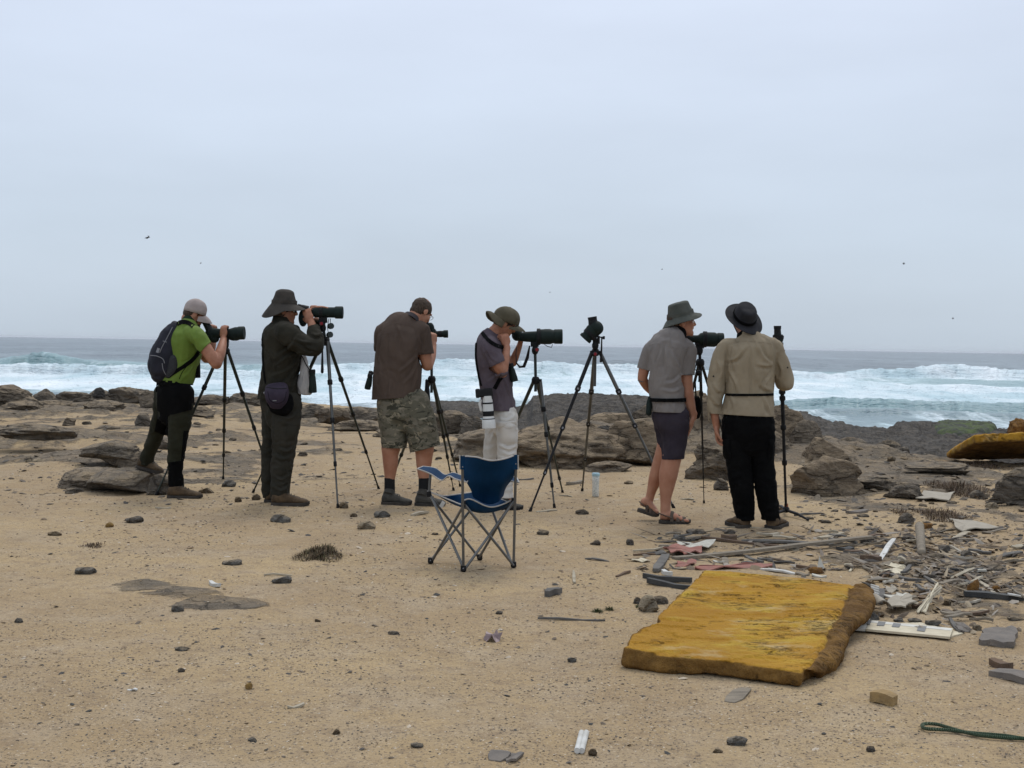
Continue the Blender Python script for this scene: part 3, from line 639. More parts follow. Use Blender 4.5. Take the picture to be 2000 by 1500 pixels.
# ================================================================ materials for people and gear
weave=dict(bump=.25,bscale=260)
S_skin=mat('skin',(.36,.17,.10),(.44,.23,.145),rough=.55,nscale=22,bump=.12,bscale=120,spec=.35)
S_skin2=mat('skin_tanned',(.30,.125,.07),(.37,.17,.10),rough=.55,nscale=22,bump=.12,bscale=120,spec=.35)
S_skin3=mat('skin_legs',(.40,.20,.125),(.33,.145,.085),rough=.6,nscale=10,bump=.15,bscale=90,spec=.3)
S_hair=mat('brown_hair',(.035,.022,.014),(.07,.045,.028),rough=.7,nscale=90,bump=.9,bscale=160,stretch=(1,1,.3))
S_eye=mat('eye_white',(.7,.68,.65),rough=.2); S_iris=mat('eye_iris',(.03,.02,.015),rough=.2)
C_green=mat('green_jersey',(.105,.165,.022),(.135,.205,.030),nscale=6,rough=.75,**weave)
C_olive=mat('olive_jacket',(.019,.0175,.012),(.028,.025,.017),nscale=7,rough=.85,spec=.15,**weave)
C_olive2=mat('olive_trousers',(.024,.023,.017),(.034,.031,.024),nscale=6,rough=.9,spec=.15,**weave)
C_olive3=mat('hiking_trousers',(.017,.0175,.010),(.025,.025,.015),nscale=6,rough=.9,spec=.15,**weave)
C_black=mat('black_cloth',(.0028,.0028,.003),(.005,.005,.005),nscale=6,rough=1,spec=.08,**weave)
C_brown=mat('brown_shirt',(.068,.048,.037),(.090,.065,.051),nscale=5,rough=.9,spec=.15,**weave)
C_tee=mat('mauve_grey_tee',(.080,.062,.074),(.104,.083,.095),nscale=6,rough=.9,spec=.15,**weave)
C_grey=mat('grey_shirt',(.165,.147,.135),(.205,.185,.170),nscale=5,rough=.88,**weave)
C_khaki=mat('khaki_shirt',(.225,.180,.118),(.285,.232,.156),nscale=5,rough=.85,**weave)
C_cream=mat('cream_trousers',(.50,.475,.43),(.62,.59,.54),nscale=5,rough=.88,**weave)
C_short=mat('purple_grey_shorts',(.026,.021,.029),(.038,.031,.040),nscale=6,rough=.9,spec=.15,**weave)
C_cap=mat('beige_cap',(.30,.25,.23),(.38,.32,.295),nscale=12,rough=.9,**weave)
C_hat2=mat('brown_felt_hat',(.036,.031,.026),(.056,.048,.040),nscale=14,rough=.92,bump=.3,bscale=200)
C_hat4=mat('olive_brown_cap',(.066,.056,.034),(.10,.085,.055),nscale=14,rough=.92,**weave)
C_hat5=mat('sage_hat',(.055,.060,.050),(.080,.083,.070),nscale=14,rough=.92,**weave)
C_hat6=mat('charcoal_hat',(.011,.011,.013),(.020,.019,.022),nscale=14,rough=.85,**weave)
C_sock=mat('black_sock',(.012,.012,.013),rough=.95,bump=.4,bscale=300)
C_pack=mat('navy_black_pack',(.007,.0075,.014),(.014,.014,.024),nscale=9,rough=.7,**weave)
C_mesh=mat('pack_mesh',(.035,.037,.04),(.02,.02,.022),nscale=120,rough=.8)
C_trim=mat('grey_trim',(.20,.20,.21),rough=.6)
C_purp=mat('purple_pouch',(.020,.013,.026),(.034,.024,.040),nscale=9,rough=.75,**weave)
B_boot=mat('brown_boot',(.050,.032,.017),(.105,.068,.036),nscale=20,rough=.85,bump=.4,bscale=80)
B_dark=mat('dark_boot',(.035,.033,.028),(.065,.060,.05),nscale=14,rough=.85,bump=.4,bscale=80)
B_sole=mat('rubber_sole',(.060,.050,.040),(.028,.025,.022),nscale=10,rough=.9)
B_strap=mat('sandal_strap',(.060,.045,.035),(.10,.075,.055),nscale=12,rough=.85)
G_arm=mat('scope_armour',(.006,.012,.010),(.011,.019,.016),nscale=10,rough=.72,bump=.1,bscale=200,spec=.2)
G_blk=mat('black_plastic',(.005,.005,.0055),(.010,.010,.011),nscale=12,rough=.6,spec=.25)
G_rub=mat('black_rubber',(.008,.008,.0085),rough=.8)
G_glass=mat('lens_glass',(.01,.012,.016),rough=.06,spec=.8)
G_alu=mat('tripod_grey',(.085,.085,.08),(.13,.13,.122),nscale=5,rough=.38,metal=.7)
G_grn=mat('tripod_dark_green',(.004,.011,.009),(.007,.017,.013),nscale=5,rough=.4,spec=.5)
G_red=mat('red_dial',(.22,.008,.015),rough=.4)
G_white=mat('white_lens_barrel',(.62,.62,.59),(.55,.55,.52),nscale=10,rough=.4,spec=.4)
G_cloth=mat('pale_cloth',(.40,.38,.36),(.30,.285,.27),nscale=9,rough=.9,**weave)
def camo():
    m,k=newmat('camouflage_cloth',.9,.2); v=k.mapping((1,1,1.9),(.25,.35,.2),'obj')
    a=k.noise(v,5,4,.6,1.2); b=k.noise(k.mapping((1,1,2.1),(.1,.5,1.2),'obj'),6.5,4,.6,1.4); c=k.noise(k.mapping((1.2,1,2.2),(.6,.1,2),'obj'),8.5,4,.6,1.4)
    x=k.mix(k.mapr(a,.5,.52),(.105,.097,.068),(.150,.134,.098)); x=k.mix(k.mapr(b,.56,.575),x,(.046,.044,.031)); x=k.mix(k.mapr(c,.585,.60),x,(.225,.195,.135))
    k.l(x,k.b.inputs['Base Color']); k.l(k.bump(k.noise(v,260,3),.3,.01),k.b.inputs['Normal']); return m
C_camo=camo()
Dof=lambda px,py:G(px,py).y
# ================================================================ gear builders
def lathe(mb,A,B,prof,seg=24):
    A=Vector(A);B=Vector(B); d=(B-A); 
    pts=[A+d*t for t,_ in prof]; ax=d.normalized(); a=ax.cross(Vector((0,0,1)) if abs(ax.z)<.9 else Vector((1,0,0))).normalized(); b=ax.cross(a)
    mb.rings([[p+a*r*math.cos(2*math.pi*k/seg)+b*r*math.sin(2*math.pi*k/seg) for k in range(seg)] for p,(t,r) in zip(pts,prof)]); return mb
def scope(label,z,A,B,prof,eye,dy=0.,extra=None,foot=None,hood=.18,col=None,group='spotting scopes on tripods'):
    """A,B,eye: crop px (x,y[,dy]); prof radii in m"""
    col=col or G_arm; q=lambda p:z(p[0],p[1],dy+(p[2] if len(p)>2 else 0)); a,b=q(A),q(B)
    t=thing('spotting_scope',(a+b)/2,label,'spotting scope',group)
    mb=MB(); lathe(mb,a,b,prof); o=mb.build('scope_body',col,t)
    hA=a+(b-a)*(1-hood); R_=prof[-1][1]; mb=MB(); lathe(mb,hA,b+(b-a).normalized()*.004,[(0,R_*1.0),(.04,R_*1.06),(.9,R_*1.07),(1,R_*1.0),(1,R_*.86),(.8,R_*.84)]); mb.build('lens_hood',col,t)
    mb=MB(); d=(b-a).normalized(); lathe(mb,b-d*.012,b-d*.004,[(0,R_*.8),(1,R_*.8)]); mb.build('objective_lens',G_glass,t)
    f1=a+(b-a)*.42; mb=MB(); lathe(mb,f1,f1+d*.035,[(0,prof[len(prof)//2][1]*.9),(.1,prof[len(prof)//2][1]*1.12),(.9,prof[len(prof)//2][1]*1.12),(1,prof[len(prof)//2][1]*.9)]); mb.build('focus_ring',G_rub,t)
    if extra:
        mb=MB()
        for e in extra: mb.ell(q(e[0]),(d,Vector((0,1,0)),d.cross(Vector((0,1,0)))),e[1],12)
        mb.build('prism_housing',col,t)
    ep=[q(e) for e in eye[0]]; mb=MB(); mb.tube(ep,eye[1],18); mb.build('eyepiece',G_blk,t)
    dd_=(ep[-1]-ep[-2]).normalized(); mb=MB(); lathe(mb,ep[-1]-dd_*.02,ep[-1]+dd_*.006,[(0,eye[1][-1]*1.08),(1,eye[1][-1]*1.12),(1,eye[1][-1]*.6),(.7,eye[1][-1]*.55)]); mb.build('eyecup',G_rub,t)
    if foot:
        p=q(foot); mb=MB(); mb.box(p,(d,Vector((0,1,0)),d.cross(Vector((0,1,0)))),(.035,.018,.022)); mb.build('mounting_foot',G_blk,t,bevel=.003)
    return t
def tripod(label,apex,feet,col,clamps=(.30,.58,.84),r0=.0155,column=None,headpt=None,handle=None,red=None,low=None,squ=False,group='tripods carrying scopes'):
    ctr=Vector((apex.x,apex.y,sum(f.z for f in feet)/len(feet))); t=thing('tripod',ctr,label,'tripod',group)
    mb=MB(); lathe(mb,apex-Vector((0,0,.035)),apex+Vector((0,0,.03)),[(0,.026),(.3,.036),(.7,.036),(1,.024)],18)
    for f in feet:
        h=(f-apex); h.z=0; h.normalize(); mb.box(apex+h*.036-Vector((0,0,.005)),(h,h.cross(Vector((0,0,1))),Vector((0,0,1))),(.018,.014,.016))
    mb.build('shoulder',G_blk,t,bevel=.003)
    for i,f in enumerate(feet):
        h=(f-apex); h.z=0; h.normalize(); a=apex+h*.045-Vector((0,0,.01)); cs=clamps[i] if isinstance(clamps[0],(tuple,list)) else clamps
        ts=[0]+list(cs)+[1]; mb=MB(); n=len(ts)-1
        for j in range(n):
            rr=r0*(1-.17*j); mb.tube([a.lerp(f,ts[j]),a.lerp(f,ts[j+1])],rr,10)
        leg=mb.build('leg',col,t)
        d=(f-a).normalized()
        for j,c in enumerate(cs):
            p=a.lerp(f,c); mb=MB(); rr=r0*(1-.17*j)*1.42; lathe(mb,p-d*.022,p+d*.022,[(0,rr*.9),(.15,rr),(.85,rr),(1,rr*.8)],12); 
            if squ: mb.box(p+Vector((0,-1,0))*rr*.9,(d,Vector((0,1,0)),d.cross(Vector((0,1,0)))),(.016,.006,rr*.7))
            mb.build('leg_clamp',G_blk,leg)
            if squ: 
                e=MB(); e.box(p+Vector((0,-1,0))*(rr*.9+.0075),(d,Vector((0,1,0)),d.cross(Vector((0,1,0)))),(.009,.002,rr*.35)); e.build('clamp_window',C_trim,leg)
        mb=MB(); mb.tube([f-d*.03,f],[r0*.75,r0*.85],10,True); mb.build('rubber_foot',G_rub,leg)
    cz=column if column is not None else .12
    top=headpt if headpt is not None else apex+Vector((0,0,cz))
    mb=MB(); mb.tube([apex-Vector((0,0,low or .12)),apex,top],.0125,12); mb.build('centre_column',col,t)
    mb=MB(); lathe(mb,top-Vector((0,0,.05)),top+Vector((0,0,.035)),[(0,.018),(.25,.028),(.5,.030),(.75,.022),(1,.026)],16); mb.box(top+Vector((0,0,.04)),((1,0,0),(0,1,0),(0,0,1)),(.038,.024,.010)); hd=mb.build('head',G_blk,t,bevel=.002)
    if handle:
        mb=MB(); mb.tube(handle,[.007]*(len(handle)-1)+[.013] if len(handle)>2 else .008,10,True); mb.build('pan_handle',G_blk,t)
    if red is not None:
        mb=MB(); lathe(mb,red+Vector((0,.02,0)),red-Vector((0,.030,0)),[(0,.020),(.8,.020),(1,.016)],16); k=mb.build('tension_dial',G_blk,hd)
        mb=MB(); lathe(mb,red-Vector((0,.028,0)),red-Vector((0,.036,0)),[(0,.015),(1,.012)],16); mb.build('red_ring',G_red,hd)
    return t
def binoc(c,ax,up,label,Ln=.15,r=.026):
    t=thing('binoculars',c,label,'binoculars'); a=Vector(ax).normalized(); u=Vector(up); u=(u-a*u.dot(a)).normalized(); s=a.cross(u); 
    for q in(-1,1):
        mb=MB(); p=Vector(c)+s*q*.034; lathe(mb,p-a*Ln/2,p+a*Ln/2,[(0,r*.72),(.18,r*.74),(.22,r*.62),(.3,r*.8),(.6,r*.95),(.8,r*1.05),(1,r*1.05)],16); o=mb.build('barrel',G_arm,t)
        mb=MB(); lathe(mb,p+a*(Ln/2-.006),p+a*(Ln/2+.001),[(0,r*.9),(1,r*.9)],16); mb.build('objective_lens',G_glass,o)
        mb=MB(); lathe(mb,p-a*(Ln/2+.008),p-a*(Ln/2-.02),[(0,r*.66),(.3,r*.8),(1,r*.8)],16); mb.build('eyecup',G_rub,o)
    mb=MB(); lathe(mb,Vector(c)-a*Ln*.2,Vector(c)+a*Ln*.2,[(0,.012),(1,.012)],12); mb.box(Vector(c),(s,a,u),(.030,Ln*.15,.008)); mb.build('hinge',G_blk,t)
    return t
# ================================================================ PERSON 1: green shirt, backpack
def person1():
    D=Dof(345,969); z=Z(240,560,3.411,D); t=thing('person',G(345,969),'person in green polo shirt and beige cap bending to a scope, one boot on rock','person','birdwatchers in a row')
    tor=[(345,740,0,112,.165),(345,690,0,116,.165),(348,630,0,112,.16),(385,560,0,104,.16),(405,470,0,106,.17),(415,380,0,112,.19),(425,310,.0,100,.185),(432,265,.0,70,.12),(440,235,.02,48,.06)]
    ne=[(385,710,-.09,88),(380,860,-.10,79),(368,1000,-.10,65),(355,1100,-.10,55),(350,1200,-.10,48),(356,1300,-.10,46),(362,1350,-.10,44)]
    fa=[(295,710,.09,86),(262,850,.20,64),(235,940,.32,54),(205,1030,.40,49),(172,1110,.46,46),(150,1180,.5,46)]
    up=[(495,330,-.17,52),(545,400,-.20,46),(590,470,-.22,42),(622,518,-.22,37)]; fo=[(622,518,-.22,36),(645,450,-.15,36),(662,390,-.06,29),(670,345,.02,22)]
    up2=[(470,330,.20,50),(520,420,.25,44),(560,480,.28,38)]; fo2=[(560,480,.28,36),(590,400,.30,30),(600,340,.32,22)]
    hc=z(478,178,.06); fw=(.78,.38,-.42); hu=(.38,.12,.9)
    mb=MB(); limb(mb,z,tor,shrink=.86); 
    for a,g in ((ne,.74),(fa,.74)): limb(mb,z,a,shrink=g)
    limb(mb,z,up,shrink=.93); limb(mb,z,fo); limb(mb,z,up2,shrink=.9); limb(mb,z,fo2); head(mb,hc,fw,hu,nk=.07)
    mb.tube([z(462,205,.04),z(435,262,.01)],.058,14,True)
    hand(mb,z(670,338,.03),(-.02,.12,1),(.35,.9,.1),1,curls=[1.0,.95,.9,.85],thumb=.3)
    hand(mb,z(600,335,.33),(.1,0,1),(-.2,-1,0),-1,curl=.8)
    body(t,mb,S_skin2); eyes(hc,fw,hu,S_eye,S_iris,t)
    # trousers
    mb=MB(); limb(mb,z,[(342,690,0,110,.165),(345,740,0,118,.17),(340,800,0,112,.165),(335,850,0,92,.15)],round_=True); limb(mb,z,ne,ext=.03); limb(mb,z,fa,ext=.03)
    tr=cloth('trousers',mb,C_olive3,t,[(z(362,1350,-.10),(0,0,-1),.16),(z(148,1182,.5),(-.3,.1,-1),.16)],wrinkle(.007,(8,8,13),11))
    b=bvh(tr)
    for nm,qd in (('seat_panel',[(232,650),(466,650),(476,812),(232,880)]),('seat_panel',[(232,870),(300,850),(300,1000),(212,960)]),('cuff_panel',[(306,1170),(396,1160),(402,1330),(306,1335)]),('knee_panel',[(405,960),(432,960),(408,1160),(388,1160)])):
        patchm(b,z,qd,C_black,tr,nm,.006,.002,12)
    mb=MB(); limb(mb,z,[(346,622,0,118,.168),(346,655,0,119,.17)],round_=False,seg=30,sub=3); mb.build('belt',C_black,t)
    # shirt
    mb=MB(); limb(mb,z,[(346,660,0,114,.168)]+[(a[0],a[1],a[2],a[3]+3,a[4]+.006) for a in tor[2:]],round_=False); limb(mb,z,[(455,315,-.12,60)]+up[:2]+[(572,440,-.21,44)],grow=.004); limb(mb,z,[(450,320,.14,60)]+up2[:2]+[(545,455,.27,44)],grow=.004)
    sh=cloth('shirt',mb,C_green,t,[(z(346,634,0),(-.12,0,-1),.32),(z(553,408,-.20),(.75,0,-.65),.12),(z(520,425,.25),(.7,0,-.7),.12)],wrinkle(.004,(7,7,6),3))
    mb=MB(); limb(mb,z,[(428,268,.0,60,.082),(436,240,.01,50,.068),(446,218,.03,46,.06)],round_=False,sub=3); mb.build('collar',mat('dark_green_collar',(.006,.02,.008),rough=.9),t)
    b=bvh(sh); folds(sh,z,b,[[(500,440),(440,500),(380,520)],[(495,470),(450,560),(400,610)],[(440,300),(470,350),(500,400)]],.012,.005); b=bvh(sh); seam(b,z,[(490,290),(500,350),(505,420)],.0015,C_green,sh); seam(b,z,[(375,615),(395,570),(425,530)],.003,C_black,sh,'zip')
    # hem flap hanging in front
    mb=MB(); mb.tube([z(503,480,.02),z(502,540,.02),z(500,607,.02)],[(.012,.05),(.014,.06),(.018,.06)],10); mb.build('hanging_flap',C_black,t)
    # hair and beard
    r_,f_,u_=frame(fw,hu); mb=MB(); mb.ell(hc+u_*.020-f_*.016,(r_,f_,u_),(.0805,.090,.080)); mb.ell(hc-u_*.02-f_*.045,(r_,f_,u_),(.068,.055,.055)); link('hair',remesh(mb,.006,2),S_hair,t,smooth=True)
    mb=MB(); mb.ell(hc+f_*.058-u_*.086,(r_,f_,u_),(.047,.042,.026)); mb.ell(hc+f_*.03-u_*.062,(r_,f_,u_),(.066,.038,.030)); link('beard',remesh(mb,.006,2),S_hair,t,smooth=True)
    c=cap_(t,hc+Vector((0.002,0,.012)),(.88,.36,-.26),(.26,.1,.95),C_cap,rs=.088,rf=.100,h=.108,vis=.075,vdroop=.04)
    mb=MB(); mb.ell(hc+u_*.045-f_*.094,(r_,f_,u_),(.034,.010,.030),10); mb.build('strap_opening',S_hair,c)
    shoe(t,z(302,1390,-.12),z(526,1385,-.16),(0,0,1),B_boot,B_sole,h=.105,w=.052,ankle=z(356,1330,-.10),ar=.055,laces=B_dark)
    shoe(t,z(92,1205,.50),z(262,1250,.47),(.0,0,1),B_boot,B_sole,h=.105,w=.052,ankle=z(150,1175,.5),ar=.05,laces=B_dark,snap=False)
    # backpack
    bp=thing('backpack',z(270,450,-.03),'navy and black daypack worn on the back of the person in green','backpack')
    mb=MB(); limb(mb,z,[(358,256,-.02,30,.09),(330,315,-.03,62,.13),(300,395,-.04,80,.145),(275,480,-.05,96,.15),(262,560,-.05,84,.145),(255,595,-.05,60,.12)],pw=2.6)
    o=link('main_bag',remesh(mb,.008,4),C_pack,bp,smooth=True); displace(o.data,wrinkle(.005,(10,10,8),5))
    mb=MB(); limb(mb,z,[(238,460,-.04,48,.11),(222,520,-.05,52,.125),(228,575,-.05,40,.11)],pw=2.6); o2=link('front_pocket',remesh(mb,.008,3),C_pack,bp,smooth=True)
    mb=MB(); limb(mb,z,[(345,475,-.10,42,.09),(335,540,-.10,50,.09),(310,590,-.10,36,.08)],pw=2.4); link('side_pocket',remesh(mb,.008,3),C_mesh,bp,smooth=True)
    b=bvh(o,o2); 
    for pts in ([(185,458),(225,462),(265,480),(278,510)],[(330,270),(300,330),(262,400),(245,440)],[(262,510),(268,550),(285,585)]): seam(b,z,pts,.0035,C_trim,bp,'zip',.002)
    strip(b,z,[(240,410),(230,440)],16,C_trim,bp,'reflective_tab'); strip(b,z,[(268,362),(292,370)],5,C_trim,bp,'printed_label')
    b=bvh(sh,o)
    strip(b,z,[(300,600),(360,560),(420,520),(470,480),(508,428)],24,C_black,bp,'hip_strap')
    strip(b,z,[(362,250),(400,236),(440,245),(470,268)],26,C_black,bp,'shoulder_strap');
    mb=MB(); mb.tube([z(235,600,-.04),z(228,650,-.04),z(222,700,-.03)],.006,6); mb.build('loose_strap',C_black,bp)
    # scope
    scope('dark green angled scope held by the person in green',z,(590,312),(808,308),[(0,.042),(.12,.048),(.4,.036),(.55,.040),(.72,.054),(1,.056)],([(592,310),(567,268),(542,226)],[.040,.032,.027]),dy=.10,extra=[((588,318),(.056,.045,.066)),((610,345),(.044,.035,.040)),((745,318),(.080,.05,.058))],foot=(680,358))
    ap=z(683,425,.15); tripod('dark tripod standing before the person in green',ap,[G(305,967),G(436,935),G(535,950)],G_grn,clamps=((.25,.60,.8),(.36,.60,.80),(.30,.55,.80)),headpt=z(685,375,.10),low=.05)
person1()
# ================================================================ PERSON 2: dark jacket, brim hat
def person2():
    D=Dof(550,984); z=Z(480,550,3.26,D); t=thing('person',G(550,984),'person in dark olive jacket and wide brimmed brown hat with hands on a scope','person','birdwatchers in a row')
    tor=[(222,780,0,120,.17),(225,700,0,118,.165),(225,620,0,112,.16),(230,520,0,108,.165),(236,430,0,112,.185),(236,350,0,112,.20),(232,300,0,98,.19),(230,268,0,66,.11),(230,245,0,50,.06)]
    ne=[(262,770,-.09,92),(258,900,-.10,88),(248,1000,-.10,80),(238,1100,-.10,72),(226,1200,-.10,65),(217,1300,-.10,60),(215,1380,-.10,58)]
    fa=[(175,770,.09,82),(165,900,.10,62),(150,1050,.10,48),(145,1200,.10,42),(140,1300,.10,38),(140,1370,.10,34)]
    up=[(262,330,-.19,66),(340,385,-.22,60),(400,410,-.22,56),(438,412,-.22,54)]; fo=[(440,412,-.22,50),(443,360,-.17,48),(432,310,-.10,40),(422,282,-.07,32)]
    up2=[(255,330,.2,60),(340,400,.24,54),(400,410,.24,50)]; fo2=[(400,410,.24,46),(440,330,.2,38),(448,240,.14,28)]
    hc=z(243,178,0); fw=(.95,.22,-.06); hu=(.06,0,1)
    mb=MB(); limb(mb,z,tor,shrink=.85)
    for a in(ne,fa): limb(mb,z,a,shrink=.72)
    limb(mb,z,up,shrink=.72); limb(mb,z,fo,shrink=.7); limb(mb,z,up2,shrink=.7); limb(mb,z,fo2,shrink=.7); head(mb,hc,fw,hu,1.04)
    limb(mb,z,[(424,290,-.07,30),(415,258,-.05,25)],seg=12)
    hand(mb,z(414,262,-.05),(-.42,.25,1),(.15,1,.2),1,curls=[.55,.6,.7,.75],s=1.12,thumb=.7,spread=.2)
    hand(mb,z(440,166,.04),(1,-.02,.05),(.0,-.1,-1),1,curls=[.12,.15,.2,.3],s=.95)
    body(t,mb,S_skin2); eyes(hc,fw,hu,S_eye,S_iris,t,1.04)
    mb=MB(); limb(mb,z,[(222,720,0,112,.165),(222,780,0,118,.17),(222,830,0,110,.165),(220,880,0,92,.14)]); limb(mb,z,ne,ext=.03); limb(mb,z,fa,ext=.03)
    tr=cloth('trousers',mb,C_olive2,t,[(z(215,1384,-.10),(0,0,-1),.17),(z(139,1376,.1),(0,0,-1),.12)],wrinkle(.009,(7,7,11),21))
    b=bvh(tr); folds(tr,z,b,[[(330,830),(280,870),(220,860)],[(310,1050),(260,1080),(200,1060)],[(295,1110),(240,1130),(190,1110)],[(280,1230),(230,1260),(180,1240)],[(275,1300),(230,1330),(175,1310)],[(180,900),(190,1000),(180,1080)]],.013,.012); b=bvh(tr); patchm(b,z,[(268,910),(325,925),(318,1010),(262,1000)],C_olive2,tr,'cargo_pocket',.004,.008)
    seam(b,z,[(300,780),(290,900),(268,1010),(250,1150),(232,1300)],.0018,C_olive2,tr)
    mb=MB(); limb(mb,z,[(212,760,0,138,.19),(214,700,0,134,.185),(220,620,0,122,.18),(229,520,0,120,.18),(234,430,0,122,.195),(233,350,0,124,.21),(228,300,0,108,.20),(226,268,0,74,.13),(226,246,0,50,.075)],round_=False)
    limb(mb,z,[(240,330,-.12,70)]+up,grow=.006); limb(mb,z,fo,grow=.004,ext=.02); limb(mb,z,[(240,330,.12,70)]+up2,grow=.006); limb(mb,z,fo2,grow=.004,ext=.02)
    jk=cloth('jacket',mb,C_olive,t,[(z(212,742,0),(.05,0,-1),.33),(z(424,284,-.07),(-.35,.1,1),.075),(z(448,240,.14),(0,-.2,1),.08)],wrinkle(.009,(5,5,8),23,.4))
    b=bvh(jk); folds(jk,z,b,[[(330,345),(280,420),(200,470)],[(345,455),(280,470),(180,540)],[(340,480),(270,560),(170,600)],[(345,500),(290,600),(220,680)],[(130,420),(170,480),(190,560)],[(350,380),(400,420),(450,440)],[(300,360),(360,385),(420,390)],[(120,640),(110,690),(95,730)],[(330,600),(300,680),(290,735)],[(420,330),(450,345),(480,330)]],.013,.012); b=bvh(jk); seam(b,z,[(150,300),(200,330),(260,345),(320,330)],.002,C_olive,jk); seam(b,z,[(215,345),(210,450),(200,560),(195,700)],.0015,C_olive,jk); seam(b,z,[(78,728),(150,742),(250,748),(345,742)],.002,C_olive,jk,'hem_seam')
    mb=MB(); limb(mb,z,[(226,262,0,64,.088),(228,240,0,58,.08),(230,222,0,56,.076)],round_=False,sub=3); link('collar',remesh(mb,.007,2),C_olive,t,smooth=True)
    for pts in ([(105,330),(108,420),(112,500),(118,580),(128,650)],): strip(b,z,pts,9,C_black,t,'strap')
    r_,f_,u_=frame(fw,hu)
    mb=MB(); mb.ell(hc-u_*.022-f_*.030,(r_,f_,u_),(.078,.075,.060)); mb.ell(hc+u_*.02-f_*.01,(r_,f_,u_),(.083,.1,.08)); link('hair',remesh(mb,.006,2),S_hair,t,smooth=True)
    mb=MB()
    for q in(-1,1): mb.ell(hc+f_*.095+r_*q*.034-u_*.004,(r_,f_,u_),(.026,.006,.017),8)
    mb.tube([hc+f_*.092+r_*.062,hc+r_*.082-f_*.0],.003,6); mb.build('sunglasses',G_blk,t)
    def dr(th):
        s_=math.sin(th); return -.105*max(0,-s_)**1.2-.012*max(0,s_)+.006*math.sin(3*th)-.05*abs(math.cos(th))
    brim_hat(t,hc+u_*.040,(.96,.2,-.02),(-.08,-.05,1),.088,.107,.118,.72,dr,C_hat2,band=C_hat2,topr=.74,dent=-.012,seed=31,base=.004)
    shoe(t,z(165,1412,-.13),z(402,1412,-.13),(0,0,1),B_boot,B_sole,h=.105,w=.052,ankle=z(214,1360,-.10),ar=.05,laces=B_dark)
    shoe(t,z(120,1388,.10),z(352,1366,.12),(0,0,1),B_boot,B_sole,h=.105,w=.052,ankle=z(142,1345,.10),ar=.045)
    # pouch, cloth and binoculars
    pc=thing('waist_pouch',z(200,720,-.22),'dark purple camera pouch on the hip of the person in the olive jacket','pouch')
    mb=MB(); limb(mb,z,[(196,668,-.23,70,.04),(198,710,-.25,76,.06),(200,755,-.25,68,.06),(200,785,-.24,48,.05)],pw=3.2); o=link('pouch_body',remesh(mb,.006,3),C_purp,pc,smooth=True)
    mb=MB(); limb(mb,z,[(215,740,-.21,82,.05),(220,790,-.22,84,.055),(215,820,-.21,66,.05)],pw=3); link('lower_pouch',remesh(mb,.007,3),C_black,pc,smooth=True)
    b=bvh(o); seam(b,z,[(132,672),(195,682),(262,680)],.004,G_blk,pc,'zip'); seam(b,z,[(140,700),(155,755),(200,776),(245,755),(258,700)],.002,C_black,pc); strip(b,z,[(172,757),(196,757)],5,C_trim,pc,'printed_label')
    mb=MB(); mb.tube([z(122,712,-.24),z(118,708,-.25)],.009,8,True); mb.build('buckle',C_trim,pc)
    mb=MB(); limb(mb,z,[(372,478,.0,10,.03),(378,560,-.02,26,.06),(376,640,-.03,40,.07),(374,716,-.03,42,.07)],round_=False,pw=2.6); me=remesh(mb,.007,3); displace(me,wrinkle(.008,(16,16,6),41)); tag(link('hanging_cloth',me,G_cloth,loc=z(376,640,-.03)),'pale grey cloth bag hanging before the olive jacket','cloth bag')
    binoc(z(425,636,-.04),(.04,0,-1),(1,0,0),'dark green binoculars hanging in front of the person in the olive jacket',Ln=.19,r=.028)
    mb=MB(); mb.tube([z(356,470,-.1),z(385,530,-.08),(z(418,580,-.05))],.004,6); mb.build('strap',C_black,t)
    scope('long black straight scope gripped by the person in the olive jacket',z,(360,195),(616,197),[(0,.030),(.25,.034),(.33,.045),(.8,.045),(.83,.050),(1,.050)],([(395,178),(360,166),(335,162)],[.032,.026,.024]),dy=.03,extra=[((365,232),(.040,.04,.075)),((400,205),(.05,.045,.05))],foot=(492,242))
    ap=z(508,372,.10); tp=tripod('tall tripod with grey front leg before the person in the olive jacket',ap,[G(660,992),G(740,955),G(494,962)],G_grn,clamps=((.25,.48,.74),(.24,.47,.73),(.3,.5,.85)),headpt=z(490,285,.06),red=z(485,268,.0),handle=[z(495,300,.05),z(488,440,.0),z(487,575,-.02)],low=.05)
    for o in tp.children:
        if o.name.startswith('leg'): o.data.materials[0]=G_alu; break
    cv=thing('lens_cap',z(537,300,.05),'pair of grey rubber lens caps dangling under the long black scope','lens cap')
    for (x,y) in ((538,285),(532,340)):
        mb=MB(); c=z(x,y,.04); lathe(mb,c+Vector((-.01,.02,0)),c+Vector((.012,-.012,.004)),[(0,.022),(.4,.026),(1,.026)],16); mb.build('cap',mat('cap_rubber',(.035,.045,.042),rough=.8),cv)
    mb=MB(); mb.tube([z(530,235,.04),z(520,290,.04),z(528,345,.04)],.003,6); mb.tube([z(540,235,.04),z(535,290,.04)],.003,6); mb.build('cord',G_blk,cv)
person2()
